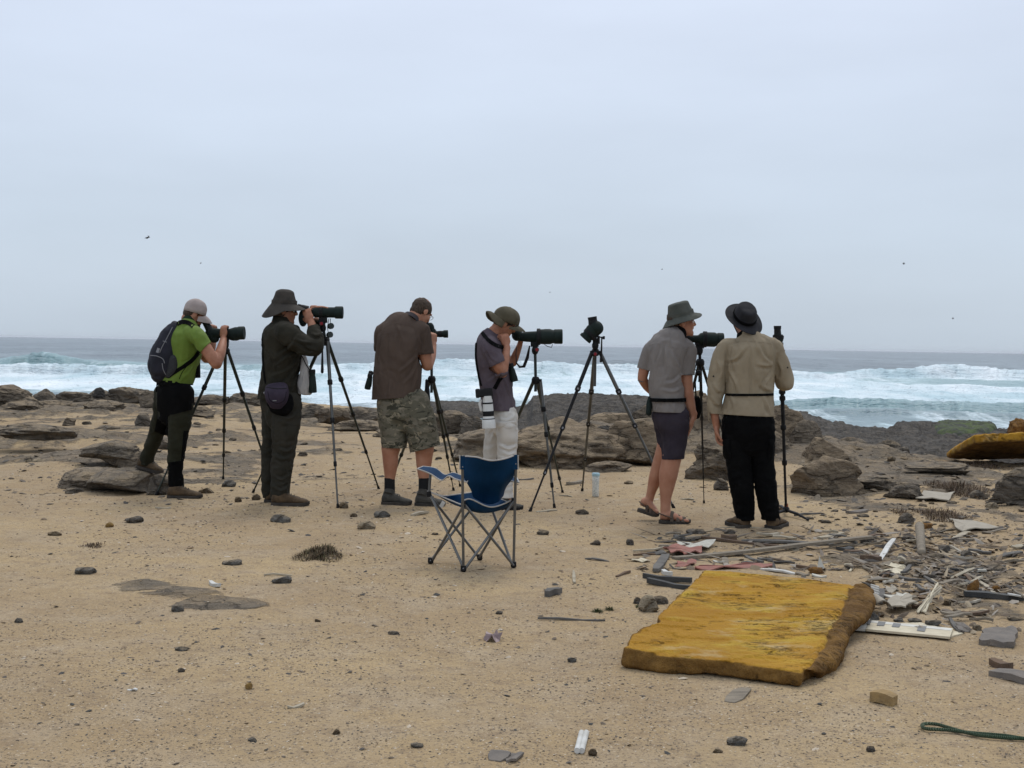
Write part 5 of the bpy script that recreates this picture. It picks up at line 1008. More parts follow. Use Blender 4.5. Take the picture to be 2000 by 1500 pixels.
# ================================================================ PERSON 6: khaki shirt, black trousers
def person6():
    D=Dof(1470,1030); z=Z(1370,570,3.125,D); t=thing('person',G(1470,1030),'person seen from behind in khaki shirt, black trousers and charcoal brimmed hat','person','birdwatchers in a row')
    tor=[(287,840,0,140,.14),(287,770,0,138,.135),(285,700,0,135,.125),(292,620,0,130,.13),(296,520,0,132,.14),(298,420,0,138,.145),(298,345,0,138,.14),(290,305,0,112,.12),(282,272,.0,68,.085),(272,245,.01,48,.07)]
    le=[(215,790,0,82),(215,900,0,78),(222,1020,.0,66),(238,1150,0,62),(258,1300,0,54),(266,1390,0,44)]
    ri=[(362,790,0,82),(368,900,0,76),(372,1020,0,62),(388,1150,0,60),(410,1300,0,54),(425,1390,0,46)]
    up=[(142,345,.0,44),(112,440,.0,46),(92,540,.0,46),(84,620,.0,44)]; fo=[(84,620,.0,44),(75,690,.0,40),(82,760,.0,34),(90,815,.0,28)]
    up2=[(442,335,.0,44),(475,420,.02,48),(500,510,.04,48),(508,560,.06,46)]; fo2=[(508,560,.06,44),(500,500,.22,36),(490,430,.32,28)]
    hc=z(262,178,.02); fw=(-.12,.98,.12); hu=(.05,-.15,.98)
    mb=MB(); limb(mb,z,tor,shrink=.85); limb(mb,z,le,shrink=.72); limb(mb,z,ri,shrink=.72); limb(mb,z,up,shrink=.72); limb(mb,z,fo,shrink=.75); limb(mb,z,up2,shrink=.72); limb(mb,z,fo2,shrink=.75); head(mb,hc,fw,hu,1.04)
    mb.tube([z(262,215,.02),z(275,270,.0)],.064,14,True)
    hand(mb,z(92,822,.0),(.12,.0,-1),(.75,-.35,.1),1,curls=[.45,.55,.65,.75],s=1.12,thumb=.5); hand(mb,z(488,425,.33),(-.1,.2,1),(-1,.1,0),1,curl=.9)
    body(t,mb,S_skin2); eyes(hc,fw,hu,S_eye,S_iris,t)
    mb=MB(); limb(mb,z,[(285,720,0,140,.13),(287,780,0,158,.145),(290,860,0,152,.145),(292,930,0,115,.12)],pw=2.3); limb(mb,z,[(212,790,0,84),(214,900,0,84),(225,1020,.0,74),(240,1150,0,72),(260,1300,0,62),(268,1390,0,52)],ext=.03); limb(mb,z,[(365,790,0,82),(368,900,0,78),(374,1020,0,68),(388,1150,0,66),(410,1300,0,60),(426,1390,0,54)],ext=.03)
    tr=cloth('trousers',mb,C_black,t,[(z(268,1392,0),(0,0,-1),.15),(z(426,1390,0),(0,0,-1),.15)],wrinkle(.008,(7,7,9),71))
    b=bvh(tr); patchm(b,z,[(132,900),(175,900),(180,1018),(136,1020)],C_black,tr,'cargo_pocket',.006,.018); patchm(b,z,[(408,900),(436,900),(434,1015),(405,1020)],C_black,tr,'cargo_pocket',.006,.018); seam(b,z,[(292,800),(296,900),(298,1000)],.0025,C_black,tr)
    mb=MB(); limb(mb,z,[(283,800,0,164,.16),(283,755,0,163,.16),(286,700,0,155,.148),(292,630,0,145,.14),(297,520,0,146,.152),(299,420,0,152,.16),(299,345,0,152,.155),(291,303,0,124,.13),(283,275,.0,76,.095),(276,255,.01,54,.08)],round_=False)
    limb(mb,z,[(180,345,0,60)]+up,grow=.008); limb(mb,z,fo,grow=.006,ext=.02); limb(mb,z,[(410,340,0,60)]+up2,grow=.008); limb(mb,z,fo2,grow=.006,ext=.02)
    st=cloth('shirt',mb,C_khaki,t,[(z(283,752,0),(-.03,0,-1),.30),(z(90,815,0),(.05,0,-1),.085),(z(490,430,.32),(-.1,.4,1),.09)],wrinkle(.007,(9,9,3.6),73,.6))
    b=bvh(st); folds(st,z,b,[[(165,420),(220,400),(270,330)],[(170,480),(210,560),(220,610)],[(430,440),(380,400),(350,330)],[(430,500),(390,560),(380,610)],[(200,330),(190,400),(200,470)],[(340,440),(390,450),(435,445)],[(360,560),(390,590),(430,600)],[(75,560),(100,600),(120,610)],[(60,640),(90,680),(110,690)],[(100,420),(120,480),(110,540)],[(470,430),(490,480),(480,540)],[(180,640),(200,700),(190,750)],[(380,640),(400,690),(420,740)],[(170,360),(172,430),(168,500)]],.013,.011); b=bvh(st)
    for pts in ([(150,325),(200,308),(290,302),(380,308),(430,320)],[(289,305),(291,400),(292,500),(291,612)],[(303,305),(304,400),(304,500),(303,612)],[(158,340),(166,420),(160,500),(152,600)],[(438,330),(440,420),(434,520)]): seam(b,z,pts,.0025,C_khaki,st)
    for i in range(9): seam(b,z,[(288,330+i*32),(305,330+i*32)],.0018,C_khaki,st,'stitch')
    mb=MB(); 
    for (x,y) in ((74,515),(525,462)): h=hit(b,z,x,y,.001); mb.ell(h[0],((1,0,0),(0,1,0),(0,0,1)),(.007,.007,.007),6)
    mb.build('sleeve_button',G_rub,st)
    belt(z,[(291,618,0,147,.145),(291,632,0,147,.145)],C_black,t,'waist_cord',grow=.001)
    MB().tube([z(433,630,-.02),z(438,660,-.02),z(440,690,-.02)],[.007,.006,.010],8,True).build('cord_toggle',G_blk,t)
    mb=MB(); limb(mb,z,[(278,275,.0,66,.088),(272,252,.01,58,.08),(268,238,.015,52,.074)],round_=False,sub=3); link('collar',remesh(mb,.006,2),C_black,t,smooth=True)
    r_,f_,u_=frame(fw,hu); mb=MB(); mb.ell(hc+u_*.02-f_*.018,(r_,f_,u_),(.082,.095,.085)); link('hair',remesh(mb,.006,2),S_hair,t,smooth=True)
    mb=MB(); mb.tube([z(197,205,.02),z(212,235,-.02),z(228,258,-.03)],.004,6); mb.build('chin_cord',G_blk,t)
    brim_hat(t,z(261,162,.01),(-.25,.68,.68),(.15,-.70,.70),.090,.108,.110,.62,lambda th:-.006-.018*math.cos(th)*1.0+.010*math.sin(2*th),C_hat6,band=C_black,topr=.82,dent=.004,seed=77,base=.004)
    shoe(t,z(272,1443,-.05),z(175,1425,.17),(0,0,1),B_boot,B_sole,h=.09,w=.060,ankle=z(265,1375,.0),ar=.05,laces=B_dark); shoe(t,z(425,1440,-.05),z(492,1425,.18),(0,0,1),B_boot,B_sole,h=.09,w=.060,ankle=z(425,1375,.0),ar=.05,laces=B_dark)
    # monopod
    Dm=.22
    scope('small dark scope pointing out to sea above the monopod at far right',z,(466,310),(470,262),[(0,.034),(.3,.042),(.6,.040),(1,.034)],([(466,270),(464,240),(464,212)],[.030,.028,.027]),dy=.36,foot=(480,335),hood=.1)
    ft=G(1535,1008); top=z(484,350,.36); base=ft+Vector((0,0,.05)); tp=thing('monopod',ft,'black monopod with three little splayed feet beside the khaki shirt','monopod')
    mb=MB(); ts=[0,.27,.48,.70,1]
    for i in range(4): mb.tube([top.lerp(base,ts[i]),top.lerp(base,ts[i+1])],.019-.0028*i,12)
    pl=mb.build('pole',G_blk,tp); d=(base-top).normalized()
    for i,c in enumerate((.26,.30,.48,.70)): p=top.lerp(base,c); mb=MB(); lathe(mb,p-d*.020,p+d*.020,[(0,.020),(.2,.027-.002*i),(.8,.027-.002*i),(1,.018)],14); mb.build('twist_lock',G_rub,pl)
    mb=MB(); mb.ell(z(494,358,.34),((1,0,0),(0,1,0),(0,0,1)),(.022,.016,.014),8); mb.tube([z(480,352,.35),z(508,375,.33)],.006,8,True); mb.build('head',G_blk,tp)
    mb=MB(); mb.ell(base+Vector((0,0,.005)),((1,0,0),(0,1,0),(0,0,1)),(.030,.03,.028),10); mb.build('foot_joint',G_blk,tp); mb=MB(); lathe(mb,base+Vector((0,0,.03)),base+Vector((0,0,.055)),[(0,.017),(1,.015)],12); mb.build('copper_ring',mat('copper_ring',(.25,.07,.03),rough=.4,metal=.6),tp)
    for e in (G(1578,1018,.012),G(1503,1014,.012),G(1520,990,.012)):
        mb=MB(); mb.tube([base,base.lerp(e,.55)+Vector((0,0,.01)),e],[.012,.012,.009],10,True); l=mb.build('foot',G_blk,tp); mb=MB(); mb.ell(e,((1,0,0),(0,1,0),(0,0,1)),(.012,.012,.010),8); mb.build('foot_pad',G_rub,l)
person6()
# ================================================================ OUTCROPS AND BOULDERS
OUT=[ # px,base,top,hw,label,material,seed,Y,kw
(1095,915,822,128,'broad low tan outcrop in diagonal layers behind the unattended tripod',M_tan,3,None,dict(sub=5,facets=14,rough=.27,strata=.09,sfreq=8,depth=1.1,sdir=(.6,.2,.7))),
(975,905,842,75,'tan rock slope behind the cream trousers and blue chair',M_tan2,5,None,dict(sub=5,facets=8,depth=.8)),
(1246,910,828,60,'rugged boulder with pale diagonal veins left of the grey shirt shorts',M_tan,8,None,dict(sub=5,facets=14,rough=.22,strata=.10,sfreq=8)),
(1287,888,786,62,'tall tan rock just left of the grey shirt, behind the veined boulder',M_tan2,12,17.6,dict(sub=5,facets=12,strata=.09,sfreq=6)),
(1195,880,812,68,'smooth tan hump between the headland and the veined boulder',M_tan,14,18.0,dict(sub=5,facets=7,rough=.12,strata=.05)),
(1176,888,847,21,'round grey boulder wedged in the gap of the tan outcrop',M_grey,17,15.7,dict(facets=5,rough=.08,strata=.02)),
(1181,850,831,19,'dark overhanging stone above the wedged round boulder',M_dark,19,15.9,{}),
(1191,922,903,40,'flat slab of brown rock lying behind the clear bottle',M_tan2,23,None,dict(facets=8,strata=.12,sfreq=4)),
(1212,909,884,19,'thin tilted slab above the flat brown slab',M_grey,24,15.6,dict(facets=9)),
(1372,912,777,74,'high rough outcrop seen between the grey and the khaki shirt',M_tan,27,17.0,dict(sub=5,facets=13,rough=.24,strata=.10)),
(1420,935,858,62,'pitted dark brown rock behind the slim black tripod leg',M_tan2,29,None,dict(sub=5,facets=10,rough=.28,strata=.10)),
(1407,958,936,13,'small upright grey stone left of the black trousers',M_grey,31,None,dict(facets=10,sub=3)),
(1478,925,840,60,'brown rock seen between the legs of the black trousers',M_tan2,33,15.8,dict(sub=5)),
(1520,903,803,50,'steep tan rock right behind the monopod',M_tan,35,16.4,dict(sub=5,facets=12,rough=.22,strata=.12,sdir=(.9,.2,.6))),
(1567,889,824,34,'rounded tan boulder to the right of the steep rock by the monopod',M_tan2,37,16.2,dict(sub=5,facets=8,strata=.06)),
(1608,926,862,50,'pale streaked rock leaning left above the striped outcrop',M_tan,39,15.2,dict(sub=5,facets=9,strata=.13,sfreq=10,sdir=(.8,.1,.7))),
(1603,970,900,68,'low striped outcrop of tilted layers right of the monopod',M_tan,41,None,dict(sub=5,facets=8,strata=.14,sfreq=12,sdir=(.85,.3,.5),rough=.14)),
(1669,905,865,30,'round faced brown boulder at the edge of the dark shelf',M_brown,43,None,dict(sub=5,facets=6,rough=.08,strata=.03)),
(1662,884,858,28,'grey boulder half hidden behind the round faced brown one',M_grey,45,17.2,{}),
(1706,898,875,20,'dark slab leaning right of the round faced boulder',M_dark,47,17.0,dict(facets=10)),
(1735,892,862,20,'small jumbled dark rock pile on the sand edge',M_grey,49,17.4,dict(rough=.4)),
(1762,894,872,16,'rounded grey stone right of the jumbled pile',M_grey,51,17.2,{}),
(1741,901,892,9,'small reddish stone in front of the jumbled pile',M_brown,53,None,dict(sub=3)),
(1767,906,892,9,'orange brown stone right of the small reddish stone',M_brown,55,None,dict(sub=3)),
(1765,975,944,34,'low ledge of layered grey rock above the pale sheet',M_grey,57,None,dict(sub=5,strata=.15,sfreq=10,rz=.4)),
(1830,925,903,60,'flat layered rock ledge below the raised brown slab',M_grey,58,None,dict(sub=5,strata=.15,sfreq=10)),
(1992,988,922,52,'grey layered rock mound at the right edge of the photo',M_grey,59,None,dict(sub=5,strata=.14,sfreq=9,rough=.25)),
(1700,955,930,45,'low grey rock strip right of the striped outcrop',M_grey,60,None,dict(sub=5,strata=.14,sfreq=9)),
(1911,975,959,14,'smooth grey stone beside the dry scrub at right',M_grey,61,None,dict(sub=3,facets=4)),
(1927,971,964,7,'tiny ochre stone touching the smooth grey stone',M_pale,62,None,dict(sub=3)),
(1937,994,982,10,'pale orange stone below the dry scrub',M_pale,63,None,dict(sub=3)),
(1771,1021,1004,14,'angular grey stone left of the lower dry scrub',M_grey,64,None,dict(sub=3)),
(28,792,755,44,'rounded slab outcrop at the far left sea edge',M_tan2,101,None,dict(sub=5,strata=.12)),
(88,786,760,23,'low blocky rock right of the far left slab outcrop',M_grey,103,None,{}),
(145,788,765,36,'dark ragged ridge between the two left rock knobs',M_grey,105,None,dict(sub=5,rough=.3)),
(198,788,763,24,'dark rock carrying a small round knob at the sea edge',M_grey,107,None,{}),
(194,774,758,9,'small round knob balanced on the dark rock',M_dark,109,29.5,dict(sub=3,facets=5)),
(252,790,755,42,'wedge shaped grey rock ridge left of the green shirt',M_grey,111,None,dict(sub=5,strata=.14,sdir=(.8,.2,.5))),
(292,795,766,22,'grey rock just behind the backpack wearer',M_tan2,113,None,{}),
(200,806,784,46,'flat brown rock shelf below the wedge ridge',M_tan2,115,None,dict(sub=5,strata=.1)),
(105,798,780,38,'flat tan rock below the dark ragged ridge',M_tan2,117,None,dict(sub=5)),
(40,802,784,38,'low brown rock at the left edge below the slab outcrop',M_tan2,119,None,dict(sub=5)),
(136,832,815,12,'square tan boulder alone on the far left sand',M_tan2,121,None,dict(facets=14,rough=.05)),
(279,833,807,16,'angular grey boulder alone on the sand left of the dark legs',M_grey,123,None,dict(facets=14,rough=.06)),
(207,841,831,23,'long flat stone on the far sand strip',M_grey,125,None,dict(sub=3)),
(169,829,822,8,'small dark brick shaped stone right of the square tan boulder',M_grey,127,None,dict(sub=3)),
(55,856,831,72,'dark stepped rock ledge at the left edge',M_grey,129,None,dict(sub=5,strata=.14,rough=.25)),
(108,852,842,16,'small humped rock at the right end of the stepped ledge',M_grey,131,None,{}),
(215,895,861,48,'upper hump of the low outcrop left of the stepping boot',M_grey,133,None,dict(sub=5,facets=4,strata=.06,rough=.12,sfreq=9)),
(245,914,878,48,'middle tan hump of the low outcrop behind the stepping boot',M_tan2,135,None,dict(sub=5,facets=3,strata=.06,rough=.12,sfreq=9)),
(182,954,915,50,'left grey hump of the outcrop below the two yellow stones',M_tan2,137,None,dict(sub=5,facets=3,strata=.05,rough=.12,sfreq=9,depth=.45)),
(244,967,919,60,'smooth grey front rock on which the rear boot stands',M_grey,139,None,dict(sub=5,facets=3,strata=.05,rough=.10,sfreq=8,depth=.45)),
(312,967,930,20,'small grey rock between the front boot and a tripod foot',M_grey,141,None,dict(sub=5)),
(188,868,853,14,'pointed slab sticking up behind the low outcrop',M_grey,143,None,dict(facets=14)),
(321,878,857,10,'blue grey stone seen between the two trouser legs',M_grey,145,None,{}),
(78,905,896,13,'oval yellow stone on the left sand',M_pale,147,None,dict(sub=3,facets=3,rough=.06)),
(57,904,897,8,'small pale stone touching the oval yellow stone',M_pale,148,None,dict(sub=3)),
(145,963,953,16,'pair like flat brown stone below the left grey hump',M_grey,149,None,dict(sub=3)),
(415,792,770,34,'grey rock ridge right of the green shirt tripod column',M_grey,151,None,dict(sub=5)),
(480,792,769,32,'dark rock ridge just left of the olive jacket',M_grey,153,None,dict(sub=5)),
(395,815,795,30,'tan rock hump between tripod legs at left',M_tan2,155,None,dict(sub=5)),
(607,815,788,27,'blocky dark rock right of the olive trousers',M_grey,157,None,dict(sub=5)),
(648,824,797,32,'brown layered rock behind the grey tripod leg',M_tan2,159,None,dict(sub=5)),
(703,822,796,42,'brown rock ridge left of the camouflage shorts',M_grey,161,None,dict(sub=5)),
(700,842,822,45,'low tan ledge below the ridge left of the camouflage shorts',M_tan2,163,None,dict(sub=5)),
(880,846,806,36,'grey brown rock right of the camouflage shorts',M_tan2,165,None,dict(sub=5)),
(925,850,816,26,'brown rock left of the cream trousers',M_grey,167,None,dict(sub=5)),
(1035,850,822,28,'dark rocks at the water right of the cream trousers',M_grey,169,None,dict(sub=5,rough=.3)),
(800,856,832,60,'flat rock shelf behind the camouflage shorts',M_tan2,171,None,dict(sub=5)),
(560,800,780,30,'low dark rock behind the olive trousers',M_grey,173,None,dict(sub=5)),
(345,795,775,26,'low grey rock behind the black seat of the hiking trousers',M_grey,175,None,dict(sub=5)),
]
for (px,ba,to,hw,lb,mt,sd_,Y,kw) in OUT:
    rock('rock' if hw<30 else 'rock_outcrop',px,ba,to,hw,lb,mt,sd_,Y=Y,**kw)
# stones lying on the sand
M_blue=rock_mat('blue_grey_stone',(.19,.18,.16),(.235,.22,.19),(.155,.15,.138)); M_dark=rock_mat('dark_stone',(.17,.155,.135),(.21,.185,.155),(.13,.12,.108)); M_chunk=mat('wood_chunk',(.34,.23,.10),(.24,.165,.08),nscale=20,rough=.9,bump=.7,bscale=50)
M_ochre=mat('ochre_lump',(.24,.15,.045),(.15,.09,.035),nscale=60,bump=.6)
ST=[(262,1022,1008,17,'dark oval stone on the sand left of the olive person',M_dark),(548,1021,1005,18,'dark grey stone below the brown boots of the olive person',M_blue),(107,1047,1037,12,'small reddish brown stone near the left edge',M_brown),
(214,1030,1021,7,'tiny ochre lump left of the dark oval stone',M_ochre),(168,1122,1107,20,'smooth blue grey stone left of the flat bedrock',M_blue),(456,1104,1091,20,'long dark grey stone below the dry grass tuft',M_blue),
(554,1140,1125,20,'flat grey stone under a thin pale stick',M_blue),(348,1195,1180,12,'grey stone at the lower edge of the flat bedrock',M_blue),(35,1217,1208,9,'small dark stone at the left edge',M_blue),
(357,1272,1263,14,'thin slate blue stone below the flat bedrock',M_blue),(355,1313,1305,7,'tiny dark stone below the slate blue stone',M_dark),(486,1347,1333,7,'upright ochre lump alone on the sand',M_ochre),
(494,1449,1441,9,'small blue grey chip near the bottom edge',M_blue),(657,1435,1425,7,'small brown stone right of the blue grey chip',M_brown),(716,1034,1018,16,'pale yellow stone right of the dry grass tuft',M_pale),
(747,1011,998,15,'grey green stone below the laced dark boot',M_blue),(1060,1045,1034,11,'grey stone right of the blue chair',M_grey),(769,1240,1232,10,'small dark chip left of the pinkish scrap',M_dark),
(1117,1294,1283,9,'small grey stone left of the yellow slab corner',M_blue),(813,1461,1452,13,'flat grey stone at the bottom centre',M_blue),(1158,1477,1462,10,'brown stone right of the white tubes',M_brown),
(1266,1196,1166,19,'cream coloured round stone left of the yellow slab',M_pale),(1289,1181,1165,15,'grey brown stone behind the cream round stone',M_grey),(1244,1180,1167,7,'small dark stone left of the cream round stone',M_dark),
(1440,1457,1440,19,'grey leaf shaped stone below the yellow slab',M_blue),(1702,1469,1457,9,'small black stone at lower right',M_dark),
(1401,1471,1463,10,'small brown lump at the bottom right of the leaf shaped stone',M_brown),(446,951,939,14,'flat triangular stone at the middle tripod foot',M_blue),(403,964,953,14,'flat brown stone at the toe of the front boot',M_brown),
(465,981,971,7,'small brown stone right of the flat triangular stone',M_brown),(499,977,966,9,'brown stone by the left tripod foot near the olive trousers',M_brown),(672,993,981,9,'brown stone against the grey tripod foot',M_brown),
(1137,1005,994,12,'small angular stone in front of the unattended tripod',M_grey),(1228,946,939,9,'small orange brown stone behind the stepping sandal',M_brown),(562,979,973,6,'tiny stone near the brown boots',M_brown),
(850,1045,1040,6,'tiny grey stone left of the blue chair leg',M_grey),(1163,1065,1055,9,'small grey brown stone between chair and khaki person',M_grey),(845,886,876,9,'green brown stone beside the right bare calf',M_grey),
(1362,1043,1033,20,'dark flat stone just left of the long board',M_dark),(1424,1043,1034,11,'dark stone behind the brown block',M_dark),(690,1010,1003,7,'tiny stone above the pale yellow stone',M_brown),
(1230,1065,1052,7,'dark stone left of the debris field',M_dark),(620,1215,1209,6,'tiny stone in the middle left sand',M_brown),(975,1200,1192,7,'tiny dark stone right of the chair foot',M_dark)]
for i,(px,ba,to,hw,lb,mt) in enumerate(ST): rock('stone',px,ba,to,hw,lb,mt,300+i,sub=3,facets=9,rough=.13,strata=.03,sink=.55,cat='stone',skirt=False)
K6=lambda x,y:(1620+x/4.687,980+y/4.687); K5=lambda x,y:(1180+x/3.846,1010+y/3.846)
S6=[(1055,470,400,55,'charcoal stone left of the dark wedge in the debris',M_dark),(280+72,388,333,74,'flat dark stone above the white strip',M_dark),(727,362,313,58,'dark slate stone left of the grey stake',M_dark),(1250,512,448,52,'dark wedge stone under a pale splinter',M_dark),
(770,588,528,82,'mauve brown stone above the cream torn sheet',M_grey),(965,528,473,86,'brown flat stone right of the grey stake',M_grey),(1290,542,487,45,'yellow brown stone beside the dark wedge',M_brown),(355,1092,1008,86,'large smooth dark stone by the yellow slab corner',M_blue),
(635,1102,1062,46,'grey stone below the pale torn sheets',M_blue),(780,1110,1068,62,'flat grey stone above the white panel',M_blue),(940,1142,1073,72,'angular grey stone above the tip of the white panel',M_blue),(1072,952,888,38,'orange stone at the end of the reed bundle',M_brown),
(1350,1180,1128,38,'pale yellow stone left of the slate plate',M_pale),(705,200,118,66,'grey pointed stone left of the lower dry scrub roots',M_grey),(1485,60,8,50,'ochre round stone at the right edge of the scrub',M_pale),(1525,1502,1462,40,'dark and white pebble near the lower right edge',M_dark),
(1745,318,296,26,'tiny blue stone right of the triangular sheet',M_blue),(900,705,655,70,'brown stone right of the cream torn sheet',M_grey),(300,140,110,55,'flat stone at the upper left of the debris',M_grey),(1300,640,575,60,'dark grey lump in the middle of the debris heap',M_dark),
(1520,640,570,90,'dark jagged lump in the right part of the debris heap',M_dark),(1650,560,530,44,'pale knobbly lump at the right of the debris heap',M_pale),(1490,545,500,60,'white brown shell like lump above the heap',M_pale),(1700,1090,1050,70,'grey brown stone at the right edge above the slate plate',M_grey),(460,715,700,60,'flat brown stone right behind the slab corner',M_grey)]
for i,(x,b_,t_,w_,lb,mt) in enumerate(S6):
    p=K6(x,b_); rock('stone',p[0],p[1],K6(x,t_)[1],w_/4.687,lb,mt,400+i,sub=3,facets=11,rough=.18,strata=.06,sink=.4,cat='stone')
rs=np.random.RandomState(5)
for i in range(46):   # look-alike rocks on the far sand
    px=rs.uniform(0,930); ba=rs.uniform(800,900) if px<520 else rs.uniform(840,900); hw=rs.uniform(3.5,9)
    rock('small_rock',px,ba,ba-hw*rs.uniform(.5,.9),hw,'small grey brown rock scattered on the far sand',[M_grey,M_tan2,M_brown][i%3],600+i,sub=2,facets=8,group='small rocks scattered on the far sand',sink=.4)
for i in range(30):
    px=rs.uniform(1560,2000); ba=rs.uniform(915,1030); hw=rs.uniform(3.5,9)
    rock('small_rock',px,ba,ba-hw*rs.uniform(.4,.8),hw,'small grey rock scattered on the ground below the raised slab',[M_grey,M_tan2,M_brown][i%3],700+i,sub=2,facets=8,group='small rocks scattered at right below the raised slab',sink=.4)
# ================================================================ PEBBLES (uncountable)
def scatter(name,n,seed,area,size,cols,mt,flat=.5,splint=False,label=None,elong=1.6,tilt=.35):
    r=np.random.RandomState(seed); px,py=area(r,n); V=[];Fc=[];A=[]
    bv=np.array([(1,0,0),(.4,.85,.1),(-.6,.75,0),(-1,-.1,.1),(-.3,-.9,0),(.6,-.7,.1),(.2,.1,.8),(-.3,-.1,.7),(0,0,-.6)],float)
    bf=np.array([(0,1,6),(1,2,6),(2,7,6),(2,3,7),(3,4,7),(4,6,7),(4,5,6),(5,0,6),(1,0,8),(2,1,8),(3,2,8),(4,3,8),(5,4,8),(0,5,8)])
    d=np.array([[*ray(a,b)] for a,b in zip(px,py)]); kk=-CAMZ/d[:,2]; X=d[:,0]*kk; Y=d[:,1]*kk; Zz=Hs(X,Y)[0]
    s=size(r,n)*np.clip(Y/6,.8,2.2); el=r.uniform(1,elong,n); fl=r.uniform(flat*.6,flat*1.3,n); th=r.uniform(0,math.pi,n); c,q=np.cos(th),np.sin(th)
    v=bv[None]*(1+r.uniform(-.25,.25,(n,9,3))); v=v*np.stack([s*el,s/np.sqrt(el) if not splint else s*.18,s*fl],-1)[:,None,:]
    x=v[...,0]*c[:,None]-v[...,1]*q[:,None]; y=v[...,0]*q[:,None]+v[...,1]*c[:,None]
    tx,ty=r.uniform(-tilt,tilt,(2,n)); P_=np.stack([x+X[:,None],y+Y[:,None],v[...,2]+v[...,0]*tx[:,None]+v[...,1]*ty[:,None]+Zz[:,None]+(s*fl*.25)[:,None]],-1).reshape(-1,3)
    F_=(bf[None]+9*np.arange(n)[:,None,None]).reshape(-1,3)
    me=mesh_np(name,P_,F_,False); fattr(me,'tone',np.repeat(r.uniform(0,1,n),9)); o=link(name,me,mt); tag(o,label,kind='stuff'); return o
def tone_mat(name,cols):
    m,k=newmat(name,.9,.2); r=k.n('ShaderNodeValToRGB'); k.l(k.attr('tone'),r.inputs[0]); r.color_ramp.interpolation='CONSTANT'; e=r.color_ramp.elements
    e[0].color=cols[0]+(1,); e[1].position=1/len(cols); e[1].color=cols[1]+(1,)
    for i,c in enumerate(cols[2:],2): x=e.new(i/len(cols)); x.color=c+(1,)
    k.l(r.outputs[0],k.b.inputs['Base Color']); return m
M_peb=tone_mat('pebble_tones',[(.10,.09,.08),(.30,.22,.14),(.20,.15,.10),(.36,.28,.19),(.07,.068,.062),(.26,.19,.12),(.5,.42,.32),(.15,.12,.09),(.34,.26,.17)])
def clump(px,py): 
    p=fbm(np.stack([px/140,py/50,px*0],-1),3,3); return p
def areaA(r,n):
    px=r.uniform(-150,2150,n*3); py=900+600*r.uniform(0,1,n*3)**.9; k_=r.uniform(-.5,.5,n*3)<clump(px,py)+.1; px,py=px[k_][:n],py[k_][:n]; return px,py
scatter2=lambda nm,n,sd_,sz,mt,lb,**kw: scatter(nm,n,sd_,lambda r,m_: areaN(r,m_),sz,None,mt,label=lb,**kw)
def areaN(r,n):
    px,py=areaA(r,n)
    while len(px)<n: a,b=areaA(r,n); px=np.concatenate([px,a]); py=np.concatenate([py,b])
    return px[:n],py[:n]
scatter2('gravel',38000,1,lambda r,n:.0018+.0048*r.uniform(0,1,n)**3.0,M_peb,'fine gravel strewn over the sand')
scatter2('pebbles',1000,2,lambda r,n:.006+.011*r.uniform(0,1,n)**2.5,M_peb,'loose pebbles on the sand',flat=.42)
M_lit=tone_mat('litter_tones',[(.21,.16,.105),(.11,.085,.062),(.32,.26,.18),(.16,.125,.09),(.09,.08,.07),(.24,.18,.12),(.33,.29,.24),(.18,.15,.12)])
M_frag=tone_mat('fragment_tones',[(.16,.135,.105),(.11,.097,.082),(.21,.17,.125),(.14,.12,.097),(.085,.077,.068),(.24,.185,.125)])
def areaL(r,n):
    px=np.concatenate([r.normal(1860,110,n//2),r.uniform(1240,1960,n-n//2)]); py=np.concatenate([r.normal(1115,40,n//2),r.uniform(1035,1130,n-n//2)]); py=np.where(px<1700,np.minimum(py,1112),py); return np.clip(px,1200,2060),py
scatter('wood_litter',650,3,areaL,lambda r,n:.010+.045*r.uniform(0,1,n)**2,None,M_lit,flat=.16,splint=True,label='splinters and chips strewn between the driftwood',elong=2.6)
def areaM(r,n): return np.clip(r.normal(1850,95,n),1700,2080),np.clip(r.normal(1118,45,n),1040,1235)
scatter('heap_fragments',750,14,areaM,lambda r,n:.005+.019*r.uniform(0,1,n)**2,None,M_lit,flat=.6,elong=2.4,tilt=.6,label='broken bits heaped between the boards')
scatter('debris_chips',420,4,areaL,lambda r,n:.008+.022*r.uniform(0,1,n)**2,None,M_lit,flat=.4,label='small chips of wood, shell and plastic in the debris')
def areaR(r,n): return r.uniform(1560,2100,n),r.uniform(905,1060,n)
scatter('rock_fragments',900,6,areaR,lambda r,n:.004+.018*r.uniform(0,1,n)**3,None,M_frag,flat=.45,label='rock fragments on the ground at right')
def areaQ(r,n): return r.uniform(-100,1000,n),r.uniform(805,990,n)
scatter('far_rock_fragments',900,7,areaQ,lambda r,n:.004+.015*r.uniform(0,1,n)**3,None,M_frag,flat=.45,label='rock fragments on the ground at left')
# ================================================================ DEBRIS
W1=mat('weathered_wood',(.26,.22,.165),(.17,.145,.112),nscale=9,rough=.9,bump=.5,bscale=40,stretch=(1,6,6)); W2=mat('grey_wood',(.15,.14,.125),(.09,.085,.078),nscale=9,rough=.9,bump=.5,bscale=40); W3=mat('pale_wood',(.42,.37,.28),(.30,.26,.19),nscale=9,rough=.9,bump=.4)
W4=mat('brown_wood',(.16,.105,.065),(.10,.07,.05),nscale=9,rough=.9,bump=.4); W5=mat('black_bar',(.035,.036,.036),(.055,.055,.052),nscale=9,rough=.7)
R1=mat('faded_red_sheet',(.32,.135,.105),(.24,.12,.095),nscale=14,rough=.8); V1=mat('off_white_sheet',(.52,.50,.43),(.42,.40,.34),nscale=16,rough=.8,bump=.3); V2=mat('cream_sheet',(.60,.54,.40),(.50,.44,.32),nscale=16,rough=.8,bump=.3)
